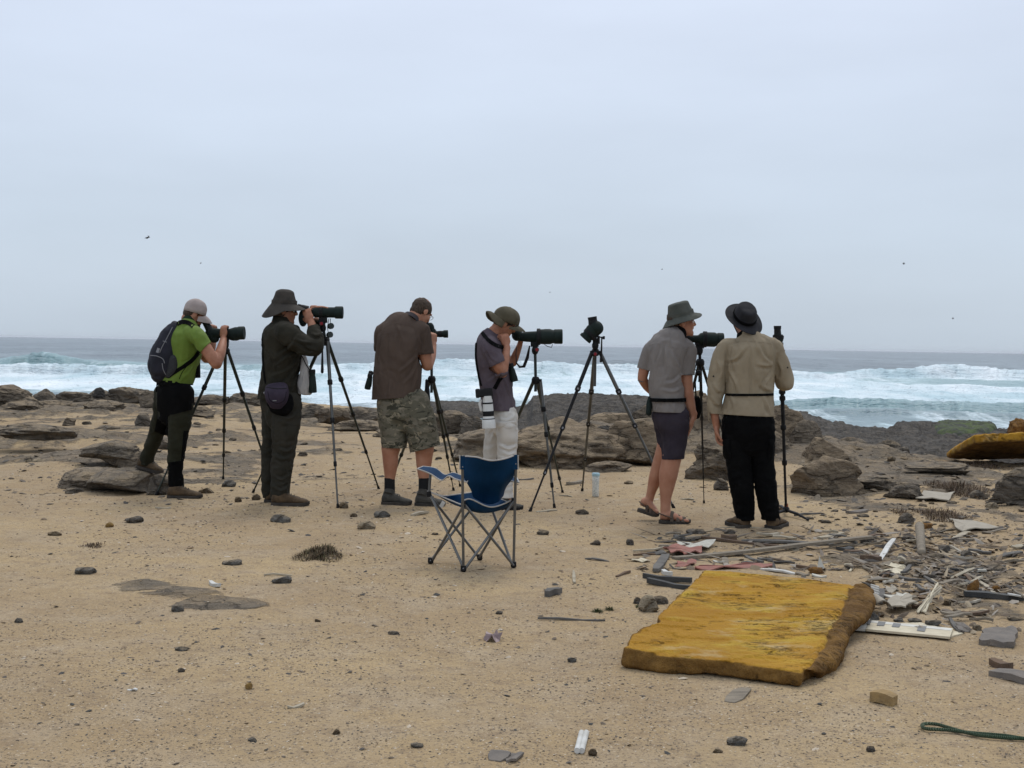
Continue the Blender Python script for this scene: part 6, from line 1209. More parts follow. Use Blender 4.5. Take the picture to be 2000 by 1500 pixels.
V3=mat('beige_sheet',(.36,.32,.25),(.30,.265,.21),nscale=16,rough=.8); V4=mat('white_plastic',(.60,.60,.57),(.46,.45,.41),nscale=14,rough=.6); V5=mat('slate_plate',(.14,.125,.11),(.19,.165,.14),nscale=12,rough=.9,bump=.5)
def board(A,B,w,th,mt,label,name='board',cat='board',za=.0,zb=.0,fr=None,group=None,tilt=0):
    a=G(*fr(*A),za) if fr else G(*A,za); b=G(*fr(*B),zb) if fr else G(*B,zb); a.z+=th/2; b.z+=th/2
    d=(b-a); L_=d.length; d.normalize(); s=d.cross(Vector((0,0,1))).normalized(); u=s.cross(d); s,u=s*math.cos(tilt)+u*math.sin(tilt),u*math.cos(tilt)-s*math.sin(tilt); n=max(3,int(L_/.12)); rs=[]; r=random.Random(int(abs(A[0])*7+abs(A[1])))
    for i in range(n+1):
        t=i/n; c=a+d*L_*t+u*(.006*math.sin(t*5+A[0])) ; k=1 if 0<i<n else r.uniform(.45,.95); ww=w/2*k*(1+r.uniform(-.05,.05))
        off=s*r.uniform(-.03,.03)*w; rs.append([c-s*ww-u*th/2+off,c+s*ww-u*th/2+off,c+s*ww+u*th/2+off,c-s*ww+u*th/2+off])
    o=MB().rings(rs).build(name,mt,loc=(a+b)/2,smooth=False,bevel=.0015); return tag(o,label,cat,group)
def sheet(poly,th,mt,label,name='torn_sheet',cat='sheet',fr=None,lift=.012,seed=1,jag=.012,curl=.012):
    r=random.Random(seed); pts=[]; 
    for i in range(len(poly)):
        a=Vector(poly[i]); b=Vector(poly[(i+1)%len(poly)])
        pts+= [tuple(a+(b-a)*t) for t in (0,.25,.5,.75)]
    W=[]
    for i,p in enumerate(pts):
        q=G(*fr(*p)) if fr else G(*p); j=jag*(0 if i%4==0 else 1); q+=Vector((r.uniform(-j,j),r.uniform(-j,j)*1.5,lift+curl*math.sin(i*1.3+seed)+r.uniform(-.3,.3)*curl)); W.append(q)
    c=sum(W,Vector())/len(W); n=len(W); v=[c+Vector((0,0,.002))]+W+[c-Vector((0,0,th-.01))]+[p-Vector((0,0,th)) for p in W]
    f=[(0,1+i,1+(i+1)%n) for i in range(n)]+[(n+1,n+2+(i+1)%n,n+2+i) for i in range(n)]+[(1+i,n+2+i,n+2+(i+1)%n,1+(i+1)%n) for i in range(n)]
    o=MB().add(v,f).build(name,mt,loc=c,smooth=False); return tag(o,label,cat)
B=board
B((525,318),(2010,196),.055,.020,W1,'long pale weathered board across the debris behind the yellow slab',fr=K5,zb=.03)
B((730,165),(1310,225),.035,.018,W4,'thin brown grey lath above the long board',fr=K5)
B((1030,183),(1725,210),.075,.015,W2,'grey plank behind the long pale board',fr=K5)
B((1300,222),(1450,252),.05,.012,W3,'short pale chip at the end of the thin lath',fr=K5)
B((530,155),(668,183),.07,.020,W2,'short grey plank at the left of the debris',fr=K5)
B((215,264),(450,252),.020,.010,W3,'thin pale lath left of the red sheet',fr=K5,zb=.02)
B((220,290),(470,282),.022,.012,W4,'thin brown lath under the pale one',fr=K5)
B((320,275),(500,285),.02,.012,W2,'short dark lath at the corner of the red sheet',fr=K5)
B((462,298),(388,418),.060,.022,W2,'dark grey board end pointing to the viewer',fr=K5)
B((292,457),(655,500),.034,.030,W5,'upper of the two black bars left of the yellow slab',name='bar',cat='bar',fr=K5)
B((328,499),(650,552),.034,.030,W5,'lower of the two black bars left of the yellow slab',name='bar',cat='bar',fr=K5)
B((443,420),(502,448),.035,.025,V4,'small white block above the black bars',name='block',cat='block',fr=K5)
B((905,318),(912,362),.045,.015,W1,'short stub of wood below the long board',fr=K5)
B((1065,302),(1190,352),.035,.015,W2,'curved grey stave right of the wood stub',fr=K5)
B((1180,392),(1440,432),.040,.012,V4,'white strip along the far edge of the yellow slab',name='strip',cat='strip',fr=K5)
B((1440,432),(1540,440),.05,.012,W1,'pale strip continuing behind the yellow slab',fr=K5)
B((1560,445),(1670,455),.05,.012,V1,'off white strip at the far right of the slab edge',name='strip',cat='strip',fr=K5)
B((92,452),(195,420),.018,.015,W4,'dark twig on the sand left of the debris',name='stick',cat='stick',fr=K5)
B((895,170),(978,172),.07,.035,W4,'brown wooden block in front of the black trousers',name='block',cat='block',fr=K5)
B((1612,165),(1792,135),.06,.018,W3,'pale board piece at the upper right of the debris',fr=K5)
B((1220,143),(1400,150),.018,.010,W1,'thin lath below the right black trouser leg',fr=K5)
B((860,78),(1265,90),.012,.008,W3,'thin straw coloured stick at the shoe of the black trousers',name='stick',cat='stick',fr=K5)
B((1380,213),(1500,222),.05,.014,W2,'dark plank end below the grey plank',fr=K5)
B((1755,250),(1860,245),.07,.02,W5,'black plank end under the long board',fr=K5)
B((820,275),(935,285),.03,.014,W2,'grey splinter right of the red sheet',fr=K5); B((935,275),(1040,290),.03,.014,W1,'brown splinter beside the long board',fr=K5)
B((820,335),(900,350),.03,.012,V1,'pale splinter below the long board',fr=K5); B((1030,345),(1160,358),.035,.012,W2,'grey chip above the red strip',fr=K5); B((1240,310),(1400,345),.03,.012,W1,'slanting brown lath right of the red strip',fr=K5)
B((1160,310),(1260,335),.045,.012,W2,'flat grey chip beside the curved stave',fr=K5); B((1440,385),(1640,400),.03,.02,W4,'brown stick above the far slab edge',name='stick',cat='stick',fr=K5)
B((1700,362),(1860,375),.03,.012,W1,'lath left of the cream torn sheet',fr=K5); B((1945,370),(2000,410),.03,.012,W1,'lath touching the cream torn sheet',fr=K5); B((1800,265),(2000,285),.04,.015,W2,'grey lath right of the long board end',fr=K5)
sheet([(440,262),(545,247),(738,262),(722,298),(600,304),(515,294)],.008,R1,'faded red flat sheet at the left of the debris',fr=K5,seed=3,lift=.035)
sheet([(530,246),(556,214),(838,209),(752,262)],.006,V1,'off white sheet behind the faded red sheet',fr=K5,seed=4,lift=.03)
sheet([(528,372),(590,344),(692,334),(652,372)],.008,R1,'small red tongue shaped sheet under the long board',fr=K5,seed=5)
sheet([(675,390),(850,370),(1272,362),(1278,378),(900,396),(690,400)],.008,R1,'long narrow red strip along the far edge of the yellow slab',fr=K5,seed=6,jag=.004)
sheet([(205,335),(260,320),(345,332),(300,345)],.005,V2,'cream chip left of the dark board end',fr=K5,seed=7,curl=.004)
p0,p1,p2=G(*K5(1600,388)),G(*K5(1662,394)),G(*K5(1630,392)); tip=P(*K5(1616,292),p0.y+.03); sh_=MB().add([p0,p1,p2+Vector((0,.04,0)),tip],[(0,1,3),(1,2,3),(2,0,3),(0,2,1)]).build('upright_shard',V1,loc=p0,smooth=False); tag(sh_,'white shard standing on end behind the yellow slab','shard')
cr_=[G(*K5(1812,368),.01),G(*K5(1850,378),.02),G(*K5(1868,395),.015),G(*K5(1845,412),.005)]; tag(MB().tube(cr_,.008,8,True).build('bent_strip',V2,loc=cr_[0]),'bent yellowish strip behind the slab corner','strip')
sheet([(1090,172),(1550,262),(1270,286),(1165,290),(1140,215)],.008,V3,'beige triangular sheet at the upper right of the debris',fr=K6,seed=11,jag=.003,lift=.03)
B((1270,286),(1135,342),.05,.012,W3,'small pale board under the triangular sheet',fr=K6); B((920,292),(1355,330),.018,.010,W2,'thin dark stick across the triangular sheet foot',name='stick',cat='stick',fr=K6); B((1040,350),(1330,360),.05,.015,W1,'grey brown plank below the triangular sheet',fr=K6)
a=G(*K6(842,492),.02); b=G(*K6(822,345),.10); st=MB().tube([a,a.lerp(b,.5),b],[.030,.032,.034],12,True).build('wooden_stake',W1,loc=a); tag(st,'rounded grey stake lying end on with a pale knob','stake')
B((590,398),(462,538),.035,.015,V4,'bright white strip in the upper debris',name='strip',cat='strip',fr=K6,za=.04)
sheet([(490,572),(640,580),(765,600),(735,650),(665,684),(560,650),(445,642)],.006,V2,'cream torn sheet behind the slab corner',fr=K6,seed=12,jag=.014,curl=.005)
sheet([(980,552),(1150,520),(1335,560),(1180,597)],.02,V5,'grey fibrous sheet in the middle of the heap',fr=K6,seed=13)
B((300,520),(458,545),.06,.03,W4,'reddish brown wood piece with a pale end',fr=K6)
for i,(A_,B_,w_,mt,lb) in enumerate([((555,682),(835,732),.035,W2,'grey lath below the cream torn sheet'),((805,640),(790,708),.04,W1,'short upright lath right of the cream torn sheet'),((1120,636),(1405,652),.02,W5,'black stick through the debris heap'),((1365,760),(1548,838),.03,W3,'pale stick at the lower edge of the heap'),((1195,655),(1445,752),.035,W1,'slanting grey board in the heap'),
  ((1600,580),(1790,574),.035,W1,'grey board at the right of the heap'),((410,866),(605,878),.025,W2,'dark lath right of the slab corner'),((478,830),(462,945),.04,W2,'short grey board pointing to the viewer beside the slab'),((1255,655),(1435,665),.05,V1,'white splinter on the heap'),((1300,745),(1205,655),.025,W4,'brown stick crossing the heap'),
  ((380,325),(560,375),.04,W1,'slanting grey board above the white strip'),((720,368),(795,395),.05,W3,'pale stub left of the stake'),((1230,445),(1410,525),.02,W3,'long pale splinter over the dark wedge'),((1270,460),(1482,485),.05,W2,'dark grey bark strip behind the wedge'),((140,465),(355,475),.06,W4,'brown board end left of the white strip'),
  ((300,600),(430,650),.025,W1,'thin lath left of the cream torn sheet'),((1010,755),(1190,745),.04,W1,'curved brown lath below the heap'),((800,795),(900,862),.02,W2,'dark bent twig below the heap'),((800,880),(990,905),.03,W4,'dark brown stick above the reed bundle'),((1020,1045),(1205,1043),.05,W1,'faded grey lath right of the reed bundle'),
  ((1215,1032),(1465,1055),.035,W4,'brown bar right of the faded lath'),((1095,1090),(1190,1205),.02,W2,'dark stick beside the dark triangle'),((1280,1080),(1500,1110),.015,W1,'thin twig left of the slate plate'),((855,940),(930,950),.03,V1,'pale chip left of the orange stone'),((905,722),(975,752),.03,W3,'pale splinter below the brown stone'),((500,750),(575,760),.04,V1,'off white chip behind the slab corner'),((150,595),(215,630),.03,W1,'lath piece next to the bent yellow strip'),((0,420),(325,395),.05,W1,'right end piece of the long pale board'),((310,395),(500,378),.035,W1,'narrow lath continuing from the long board'),((1185,520),(1340,560),.03,W2,'dark splinter under the fibrous sheet'),((1380,640),(1600,600),.03,W2,'grey splinter at the right of the heap')]):
    B(A_,B_,w_,.014,mt,lb,fr=K6,zb=.01*(i%3),za=.008*(i%2))
B((1232,868),(1800,900),.07,.03,W5,'black board at the right edge',fr=K6); B((1635,910),(1800,913),.03,.01,V4,'white strip lying on the black board',name='strip',cat='strip',fr=K6,za=.03,zb=.03)
sheet([(490,795),(560,790),(648,820),(560,836)],.006,V3,'small grey beige sheet right of the slab corner',fr=K6,seed=14)
sheet([(495,902),(610,890),(700,880),(745,935),(600,962)],.006,V1,'upper white torn sheet above the white panel',fr=K6,seed=15,jag=.014,lift=.03,curl=.006); sheet([(505,985),(600,935),(720,915),(800,985),(700,1030),(540,1027)],.008,V3,'pale grey torn sheet above the white panel',fr=K6,seed=16,jag=.014,lift=.045,curl=.006)
sheet([(1100,1090),(1280,1165),(1292,1200),(1180,1200)],.008,V5,'dark grey triangular sheet left of the slate plate',fr=K6,seed=17)
sheet([(1395,1222),(1550,1195),(1705,1198),(1688,1345),(1500,1325),(1365,1308)],.03,V5,'broken slate plate at the right edge',name='slate_plate',cat='stone plate',fr=K6,seed=18,lift=.030,jag=.01,curl=.004)
rs_=[]
for i in range(9):
    t=i/8; a_=math.pi*(.15+.7*t); c=G(*K6(385+150*t,1000+35*t)); rs_.append([c+Vector((0,-.09,.02+.06*math.sin(a_))),c+Vector((0,.10,.02+.06*math.sin(a_))),c+Vector((0,.10,.027+.06*math.sin(a_))),c+Vector((0,-.09,.027+.06*math.sin(a_)))])
tag(MB().rings(rs_).build('curved_sheet',V3,loc=G(*K6(450,1040))),'arched beige sheet over the smooth dark stone','sheet')
t=thing('reed_bundle',G(*K6(930,960)),'bundle of yellow reeds leaning over stones above the white panel','reeds')
for i in range(9):
    r=random.Random(i); a=G(*K6(810+r.uniform(-20,70),1015+r.uniform(-15,15)),.01); b=G(*K6(1025+r.uniform(-40,5),905+r.uniform(-15,30)),.05+r.uniform(0,.05)); MB().tube([a,a.lerp(b,.5)+Vector((0,0,.02)),b],.006,6,True).build('reed',W3 if i%2 else V2,t)
r=random.Random(12)
for i in range(42):
    px=r.choice([r.gauss(1850,85),r.uniform(1260,1960)]); py=r.uniform(1045,1105) if px<1700 else r.gauss(1120,42); px=min(max(px,1250),1990); py=min(max(py,1040),1225)
    if px<1715 and py>1108: py=1100
    a=r.gauss(0,.45); L_=r.uniform(8,32); B((px-L_*math.cos(a),py-L_*.45*math.sin(a)),(px+L_*math.cos(a),py+L_*.45*math.sin(a)),r.uniform(.012,.045),r.uniform(.008,.02),r.choice([W1,W1,W2,W3,W4,V3]),'small weathered lath lying loose among the driftwood debris',name='lath',group='loose laths in the debris field',za=r.uniform(0,.03),zb=r.uniform(0,.03),tilt=r.uniform(-.5,.5))
# white panel with grey squares
pn=thing('signboard_panel',G(*K6(700,1190)),'off white panel with a row of grey squares beside the yellow slab','panel')
def slab_on(poly,th,z0,mt,name,parent):
    pts=[G(*K6(*p)) for p in poly]; 
    for p in pts: p.z=zz0+z0
    return MB().prism(pts,th).build(name,mt,parent,smooth=False,bevel=.001)
zz0=G(*K6(700,1190)).z+.012
slab_on([(240,1094),(372,1100),(327,1206),(196,1197)],.012,.0,mat('panel_white',(.62,.61,.55),(.52,.50,.44),nscale=20,rough=.6),'white_end',pn)
slab_on([(375,1113),(1132,1194),(1102,1279),(331,1206)],.012,.001,V2,'panel_board',pn); slab_on([(520,1124),(830,1112),(1225,1212),(1112,1248),(1000,1180)],.010,-.011,V2,'rear_panel',pn)
slab_on([(385,1121),(1122,1198),(1112,1216),(378,1143)],.001,.0135,MATS['panel_white'],'white_band',pn)
for x0,x1,y0 in ((355,385,1118),(448,515,1131),(585,655,1149),(815,888,1176)): slab_on([(x0,y0),(x1,y0+7),(x1-17,y0+52),(x0-17,y0+45)],.001,.0150,mat('grey_square',(.16,.16,.155),rough=.6),'grey_square',pn)
wt=thing('white_rack',G(*K6(420,900)),'ribbed white plastic piece tucked behind the slab corner','plastic piece')
for i in range(5): a=G(*K6(392,820+i*22)); b=G(*K6(440,835+i*22)); MB().box((a+b)/2+Vector((0,0,.03)),((b-a),(0,1,0),(0,0,1)),(.035,.012,.010)).build('rib',V4,wt,smooth=False)
# rusty tufts / foam lumps
M_foam=mat('brown_foam',(.20,.10,.025),(.10,.05,.018),nscale=30,rough=.95,bump=1,bscale=60)
for i,(x,b_,t_,w_,lb) in enumerate([(1318,838,730,42,'rusty brown foam lump at the lower edge of the heap'),(868,250,195,66,'brown foam scrap left of the triangular sheet'),(1525,815,770,30,'small brown tuft right of the foam lump')]): p=K6(x,b_); rock('foam_lump',p[0],p[1],K6(x,t_)[1],w_/4.687,lb,M_foam,800+i,sub=3,facets=8,rough=.5,cat='foam')
p=K5(1590,425); rock('foam_lump',p[0],p[1],K5(0,375)[1],14,'ochre foam crumbs at the far edge of the yellow slab',M_foam,805,sub=3,rough=.6,cat='foam')
sheet([(1788,980),(1804,966),(1865,966),(1853,981)],.01,V3,'pale rectangular sheet on the rocky ground at right',seed=21,jag=.003,lift=.03)
# left and centre small items
B((562,1384),(594,1380),.02,.01,W3,'tiny pale stick in the left sand',name='stick',cat='stick'); B((515,1124),(571,1124),.010,.01,W3,'thin pale stick above the flat grey stone',name='stick',cat='stick'); B((1050,1211),(1182,1213),.014,.012,W2,'long thin grey stick lying left of the yellow slab',name='stick',cat='stick')
B((249,1347),(268,1350),.018,.006,V4,'white sliver in the left sand',name='sliver',cat='sliver'); B((411,1141),(428,1148),.03,.02,V4,'white shell fragment on the flat bedrock',name='shell_fragment',cat='shell'); B((1068,1166),(1093,1157),.05,.035,W2,'grey wood block right of the chair feet',name='block',cat='block')
B((303,994),(334,993),.02,.012,W3,'pale stick near the left tripod foot',name='stick',cat='stick'); B((1008,938),(1042,937),.02,.015,W2,'dark stick right of the blue chair arm',name='stick',cat='stick'); B((1108,948),(1137,944),.06,.03,W1,'pale driftwood piece left of the clear bottle',name='driftwood',cat='driftwood')
B((1047,1000),(1088,998),.03,.01,W3,'pale stick at the feet of the crossed tripod legs',name='stick',cat='stick'); B((1092,968),(1118,971),.02,.01,W3,'splinter near the black tripod foot',name='stick',cat='stick'); B((803,1008),(836,1002),.035,.02,W3,'pale yellow driftwood chip left of the blue chair',name='driftwood',cat='driftwood')
B((1424,1372),(1458,1348),.07,.008,W1,'flat faded wood piece below the yellow slab',name='board'); B((966,1487),(984,1470),.07,.01,V5,'left ribbed grey plate at the bottom centre',name='plate',cat='plate'); B((990,1479),(1016,1483),.09,.01,V5,'right ribbed grey plate at the bottom centre',name='plate',cat='plate'); B((1120,1118),(1122,1140),.02,.01,W3,'pale stick right of the chair',name='stick',cat='stick'); B((1143,1092),(1190,1097),.03,.01,W2,'grey lath left of the debris field',fr=None); B((1330,975),(1355,977),.05,.012,W3,'pale chip at the slim tripod foot',name='chip',cat='chip'); B((1552,1008),(1605,1003),.02,.015,W2,'dark stick right of the monopod feet',name='stick',cat='stick'); B((1500,998),(1536,996),.04,.02,W4,'reddish wood piece behind the monopod foot',name='block',cat='block'); B((1655,1003),(1692,1000),.08,.02,V5,'flat grey rock chip at right',name='chip',cat='chip')
sheet([(944,1251),(958,1241),(975,1244),(978,1252),(960,1256)],.004,mat('pink_scrap',(.36,.28,.27),(.2,.15,.15),nscale=30,rough=.8),'crumpled pinkish scrap on the sand below the chair',name='scrap',cat='scrap',seed=31,jag=.01,lift=.02,curl=.02)
tb_=thing('white_tubes',G(1135,1456),'two short white tubes side by side near the bottom edge','tubes')
for dx in(0,9): a=G(1127+dx,1473,.012);b=G(1136+dx,1437,.012); MB().tube([a,b],.0105,12).build('tube',V4,tb_)
B((1702,1368),(1748,1378),.06,.042,M_chunk,'yellow brown chunk of wood at lower right',name='wood_chunk',cat='wood')
B((1940,1318),(2010,1334),.10,.03,V5,'grey slate piece cut by the lower right edge',name='slate_piece',cat='stone plate'); B((1937,1300),(1975,1309),.05,.03,W4,'small brown wood lump above the slate piece at the edge',name='block',cat='block')
# rope
q=[(2060,1456),(2000,1449),(1960,1443),(1900,1438),(1850,1432),(1812,1430),(1801,1425),(1806,1420),(1830,1421),(1855,1428),(1900,1440),(1960,1447),(2060,1452)]; pts=[G(a,b,.012) for a,b in q]; pts=[Vector(p[:3]) for p in cr([tuple(p) for p in pts],6)]
m,k=newmat('green_rope',.8,.2); wv=k.n('ShaderNodeTexWave'); wv.inputs['Scale'].default_value=55; wv.inputs['Distortion'].default_value=1; k.l(k.mapping((1,1,1),(0,.6,.6),'obj'),wv.inputs[0]); v=k.mapping((1,1,1),(0,0,0),'obj'); sp=k.n('ShaderNodeSeparateXYZ'); k.l(v,sp.inputs[0]); base=k.mix(k.mapr(sp.outputs[0],-.25,.35),(.20,.22,.14),(.03,.12,.07)); k.l(k.mix(wv.outputs['Fac'],base,(.05,.09,.05)),k.b.inputs['Base Color'])
k.l(k.bump(wv.outputs['Fac'],1,.01),k.b.inputs['Normal']); tag(MB().tube(pts,.0068,8,True).build('rope',m,loc=G(1900,1440)),'looped green rope end on the sand at lower right','rope')
# plants
def tuft(px,py,rx,ry,n,hh,label,cols,seed,name='dry_tuft',cat='plant'):
    c=G(px,py); ex=abs(G(px+rx,py).x-c.x); ey=abs(G(px,py-ry).y-c.y); r=np.random.RandomState(seed); V=[];Fc=[];T=[]
    for i in range(n):
        a=r.uniform(0,6.28); q=math.sqrt(r.uniform(0,1)); lobe=.75+.25*math.sin(3*a+seed); x=c.x+ex*q*math.cos(a)*lobe; y=c.y+ey*q*math.sin(a)*lobe; z=H(x,y); L_=hh*r.uniform(.4,1.1)*(1.1-.6*q); d=Vector((r.normal(0,.6)+math.cos(a)*q*.7,r.normal(0,.6),r.uniform(.3,1.1))).normalized(); s=Vector((-d.y,d.x,0)).normalized()*r.uniform(.0018,.0035)
        p=Vector((x,y,z-.005)); m_=p+d*L_*.55; e=p+d*L_+Vector((0,0,-L_*.25)); k_=len(V); V+=[p-s,p+s,m_+s*.8,m_-s*.8,e]; Fc+=[(k_,k_+1,k_+2,k_+3),(k_+3,k_+2,k_+4)]; T+=[r.uniform()]*5
    me=mesh_np(name,V,Fc,True); fattr(me,'tone',T); o=link(name,me,cols,loc=c); return tag(o,label,cat)
M_dry=tone_mat('dry_plant',[(.12,.085,.05),(.075,.06,.035),(.17,.12,.07),(.085,.08,.035),(.10,.07,.045),(.055,.045,.03)]); M_grn=tone_mat('green_plant',[(.05,.075,.025),(.08,.085,.035),(.11,.09,.05),(.04,.05,.02)]); M_scr=tone_mat('scrub_plant',[(.13,.09,.06),(.09,.065,.045),(.18,.14,.09),(.075,.055,.045),(.15,.105,.07)])
tuft(625,1082,52,14,1500,.09,'dry brown grass tuft on the sand left of the chair',M_dry,3); tuft(182,1066,28,5,350,.05,'small dead twiggy tuft on the left sand',M_scr,4); tuft(1167,1195,10,4,160,.05,'tiny green tuft left of the yellow slab',M_grn,5); tuft(1190,1191,9,3,120,.045,'second tiny green tuft nearer the yellow slab',M_grn,6)
tuft(1880,962,62,16,1800,.16,'dry brown scrub behind the smooth grey stone',M_scr,7,'scrub'); tuft(1840,1008,55,12,1100,.12,'lower dry scrub above the triangular sheet',M_scr,8,'scrub'); tuft(1760,1002,22,6,260,.09,'small dry scrub left of the lower scrub',M_scr,9,'scrub'); tuft(1920,910,45,5,500,.14,'reddish scrub below the raised brown slab',M_scr,10,'scrub'); tuft(1246,1186,6,4,60,.04,'green sprig left of the cream round stone',M_grn,11)
# ================================================================ YELLOW FOAM SLAB
def slab_mat():
    m,k=newmat('yellow_foam',.9,.2); v=k.mapping((1,1,1),(0,0,0),'obj'); vv=k.mapping((1.3,5,3),(0,0,.12),'obj'); v2_=k.mapping((1.1,2.2,2),(0,0,.12),'obj')
    b=k.mix(k.mapr(k.noise(v,2.2,5,.6),.36,.64),(.36,.178,.018),(.455,.245,.028))
    b=k.mix(k.mapr(k.noise(v2_,2.6,6,.68),.50,.68,0,.6),b,(.55,.39,.055)); b=k.mix(k.mapr(k.noise(k.mapping((1,1.6,1),(0,0,.3),'obj'),3.0,6,.7),.56,.70,0,.6),b,(.56,.44,.24))
    side=k.n('ShaderNodeNewGeometry').outputs['Normal']; sp=k.n('ShaderNodeSeparateXYZ'); k.l(side,sp.inputs[0]); 
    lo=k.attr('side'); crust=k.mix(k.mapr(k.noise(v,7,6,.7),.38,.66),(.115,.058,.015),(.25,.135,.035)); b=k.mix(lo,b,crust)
    cz=k.math('ABSOLUTE',k.math('SUBTRACT',k.noise(vv,3.2,7,.72,.8),.5)); cm=k.mapr(k.noise(v,3.1,4,.6),.51,.60); ck=k.math('MULTIPLY',k.mapr(cz,.003,.015,.95,0),cm); b=k.mix(ck,b,(.075,.045,.012)); b=k.mix(k.mapr(k.noise(v,60,4,.7),.58,.72,0,.4),b,(.14,.08,.015))
    k.l(b,k.b.inputs['Base Color']); h=k.math('SUBTRACT',k.math('ADD',k.noise(v,14,6,.7),k.math('MULTIPLY',k.noise(v,60,4,.7),.4)),k.math('MULTIPLY',ck,.8)); k.l(k.bump(h,1,.03),k.b.inputs['Normal']); return m
M_foamY=slab_mat()
def slab():
    top=[(1378,1113),(1440,1116),(1520,1124),(1600,1132),(1655,1141),(1640,1170),(1622,1205),(1608,1240),(1588,1272),(1563,1312),(1500,1302),(1430,1290),(1350,1283),(1290,1277),(1222,1262),(1236,1240),(1262,1222),(1290,1213),(1284,1202),(1310,1180),(1340,1150),(1362,1127)]
    n=len(top); z0=.115
    T=[]; 
    for (x,y) in top: T.append(GP(x,y,z0 if y<1200 else (.075+ (1300-y)/100*.04 if y<1300 else .072)))
    c=sum(T,Vector())/n
    mb=MB(); v=[c+Vector((0,0,-.0))]+T; 
    B_=[]; 
    for i,p in enumerate(T):
        d=(p-c); d.z=0; d.normalize(); q=p+d*.015; q.z=.012; B_.append(q)
    v+=B_+[Vector((c.x,c.y,.012))]; f=[(0,1+i,1+(i+1)%n) for i in range(n)]+[(1+i,1+n+i,1+n+(i+1)%n,1+(i+1)%n) for i in range(n)]+[(2*n+1,1+n+(i+1)%n,1+n+i) for i in range(n)]
    mb.add(v,f)
    # thick crumpled right flank: sections (inner top, crest, outer bulge, foot)
    sec=[((1652,1141,.112),(1682,1142,.108),(1706,1152,.085),(1700,1176,.0)),((1640,1165,.112),(1676,1168,.106),(1706,1180,.085),(1698,1205,.0)),((1626,1200,.112),(1660,1202,.104),(1692,1205,.08),(1684,1224,.0)),
         ((1615,1226,.108),(1640,1226,.10),(1664,1228,.07),(1656,1242,.0)),((1602,1252,.10),(1622,1253,.09),(1650,1256,.07),(1645,1275,.0)),((1588,1280,.092),(1608,1279,.086),(1642,1284,.06),(1632,1305,.0)),((1565,1312,.072),(1582,1308,.075),(1608,1316,.035),(1598,1328,.0))]
    q=cr([sum(((a,b,c_) for a,b,c_ in s_),()) for s_ in sec],4); rr=[]
    for a in q:
        pt=[GP(a[i],a[i+1],a[i+2]) for i in (0,3,6,9)]; rr.append([Vector(p[:3]) for p in cr([tuple(p) for p in pt],3)]+[GP(a[0]-25,a[10]-6,.0)])
    mb.rings(rr)
    me=remesh(mb,.0085,4)
    V=coords(me); Nn=normals(me); q=V
    lay=fbm(np.stack([V[:,0]*3,V[:,1]*9,V[:,2]*6],-1),5,7); chip=ss(.10,.15,fbm(np.stack([V[:,0]*4.5,V[:,1]*13,V[:,2]*3],-1),4,19))
    cl=[GP(1664,1138,.11),GP(1637,1200,.11),GP(1611,1252,.10),GP(1570,1312,.07)]; cyy=np.array([p.y for p in cl])[::-1]; cxx=np.array([p.x for p in cl])[::-1]
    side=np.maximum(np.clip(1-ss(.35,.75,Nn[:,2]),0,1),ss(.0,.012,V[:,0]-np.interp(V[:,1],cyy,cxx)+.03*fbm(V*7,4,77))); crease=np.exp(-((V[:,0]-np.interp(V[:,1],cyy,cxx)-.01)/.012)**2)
    d=-.009*crease+.006*fbm(V*5,4,3)+.003*fbm(V*30,3,4)+side*(.018*fbm(V*8,4,9)+.008*(1-2.2*np.abs(fbm(V*13,3,12))))-chip*.007*(1-side)-.004*np.abs(lay)
    V=V+Nn*d[:,None]; me.vertices.foreach_set('co',V.astype(np.float32).ravel()); me.update()
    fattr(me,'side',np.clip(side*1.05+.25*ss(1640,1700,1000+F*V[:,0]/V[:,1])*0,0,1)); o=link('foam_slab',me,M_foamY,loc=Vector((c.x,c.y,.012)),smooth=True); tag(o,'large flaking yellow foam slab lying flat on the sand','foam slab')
slab()
def slab2():
    und=[P(1849,894,16.9),P(1905,866,16.1),P(2050,860,16.1),P(2220,855,16.1),P(2220,896,17.3),P(1862,897,17.3)]
    a=und[1]-und[0]; b=und[3]-und[1]; nrm=(und[3]-und[1]).cross(und[4]-und[3]).normalized(); nrm=nrm if nrm.z>0 else -nrm; d=nrm*.115+Vector((0,-.02,0))
    mb=MB(); mb.add([Vector(p) for p in und]+[Vector(p)+d*(.5 if k_==0 else 1) for k_,p in enumerate(und)],[(5,4,3,2,1,0),(6,7,8,9,10,11)]+[(i,(i+1)%6,6+(i+1)%6,6+i) for i in range(6)])
    me=remesh(mb,.016,3); V=coords(me); Nn=normals(me); V=V+Nn*(.022*fbm(V*5,4,5)+.014*fbm(V*16,3,6))[:,None]
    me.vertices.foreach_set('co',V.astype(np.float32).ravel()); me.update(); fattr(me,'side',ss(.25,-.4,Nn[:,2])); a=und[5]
    o=link('foam_slab',me,[M_foamY],loc=a,smooth=True); tag(o,'second brown yellow foam slab tilted up on the edge at the right border','foam slab')
    rock('foam_lump',1990,842,820,16,'torn brown foam knob on top of the propped slab',M_foam,851,Y=17.3,sub=4,facets=9,rough=.4,cat='foam')
slab2()
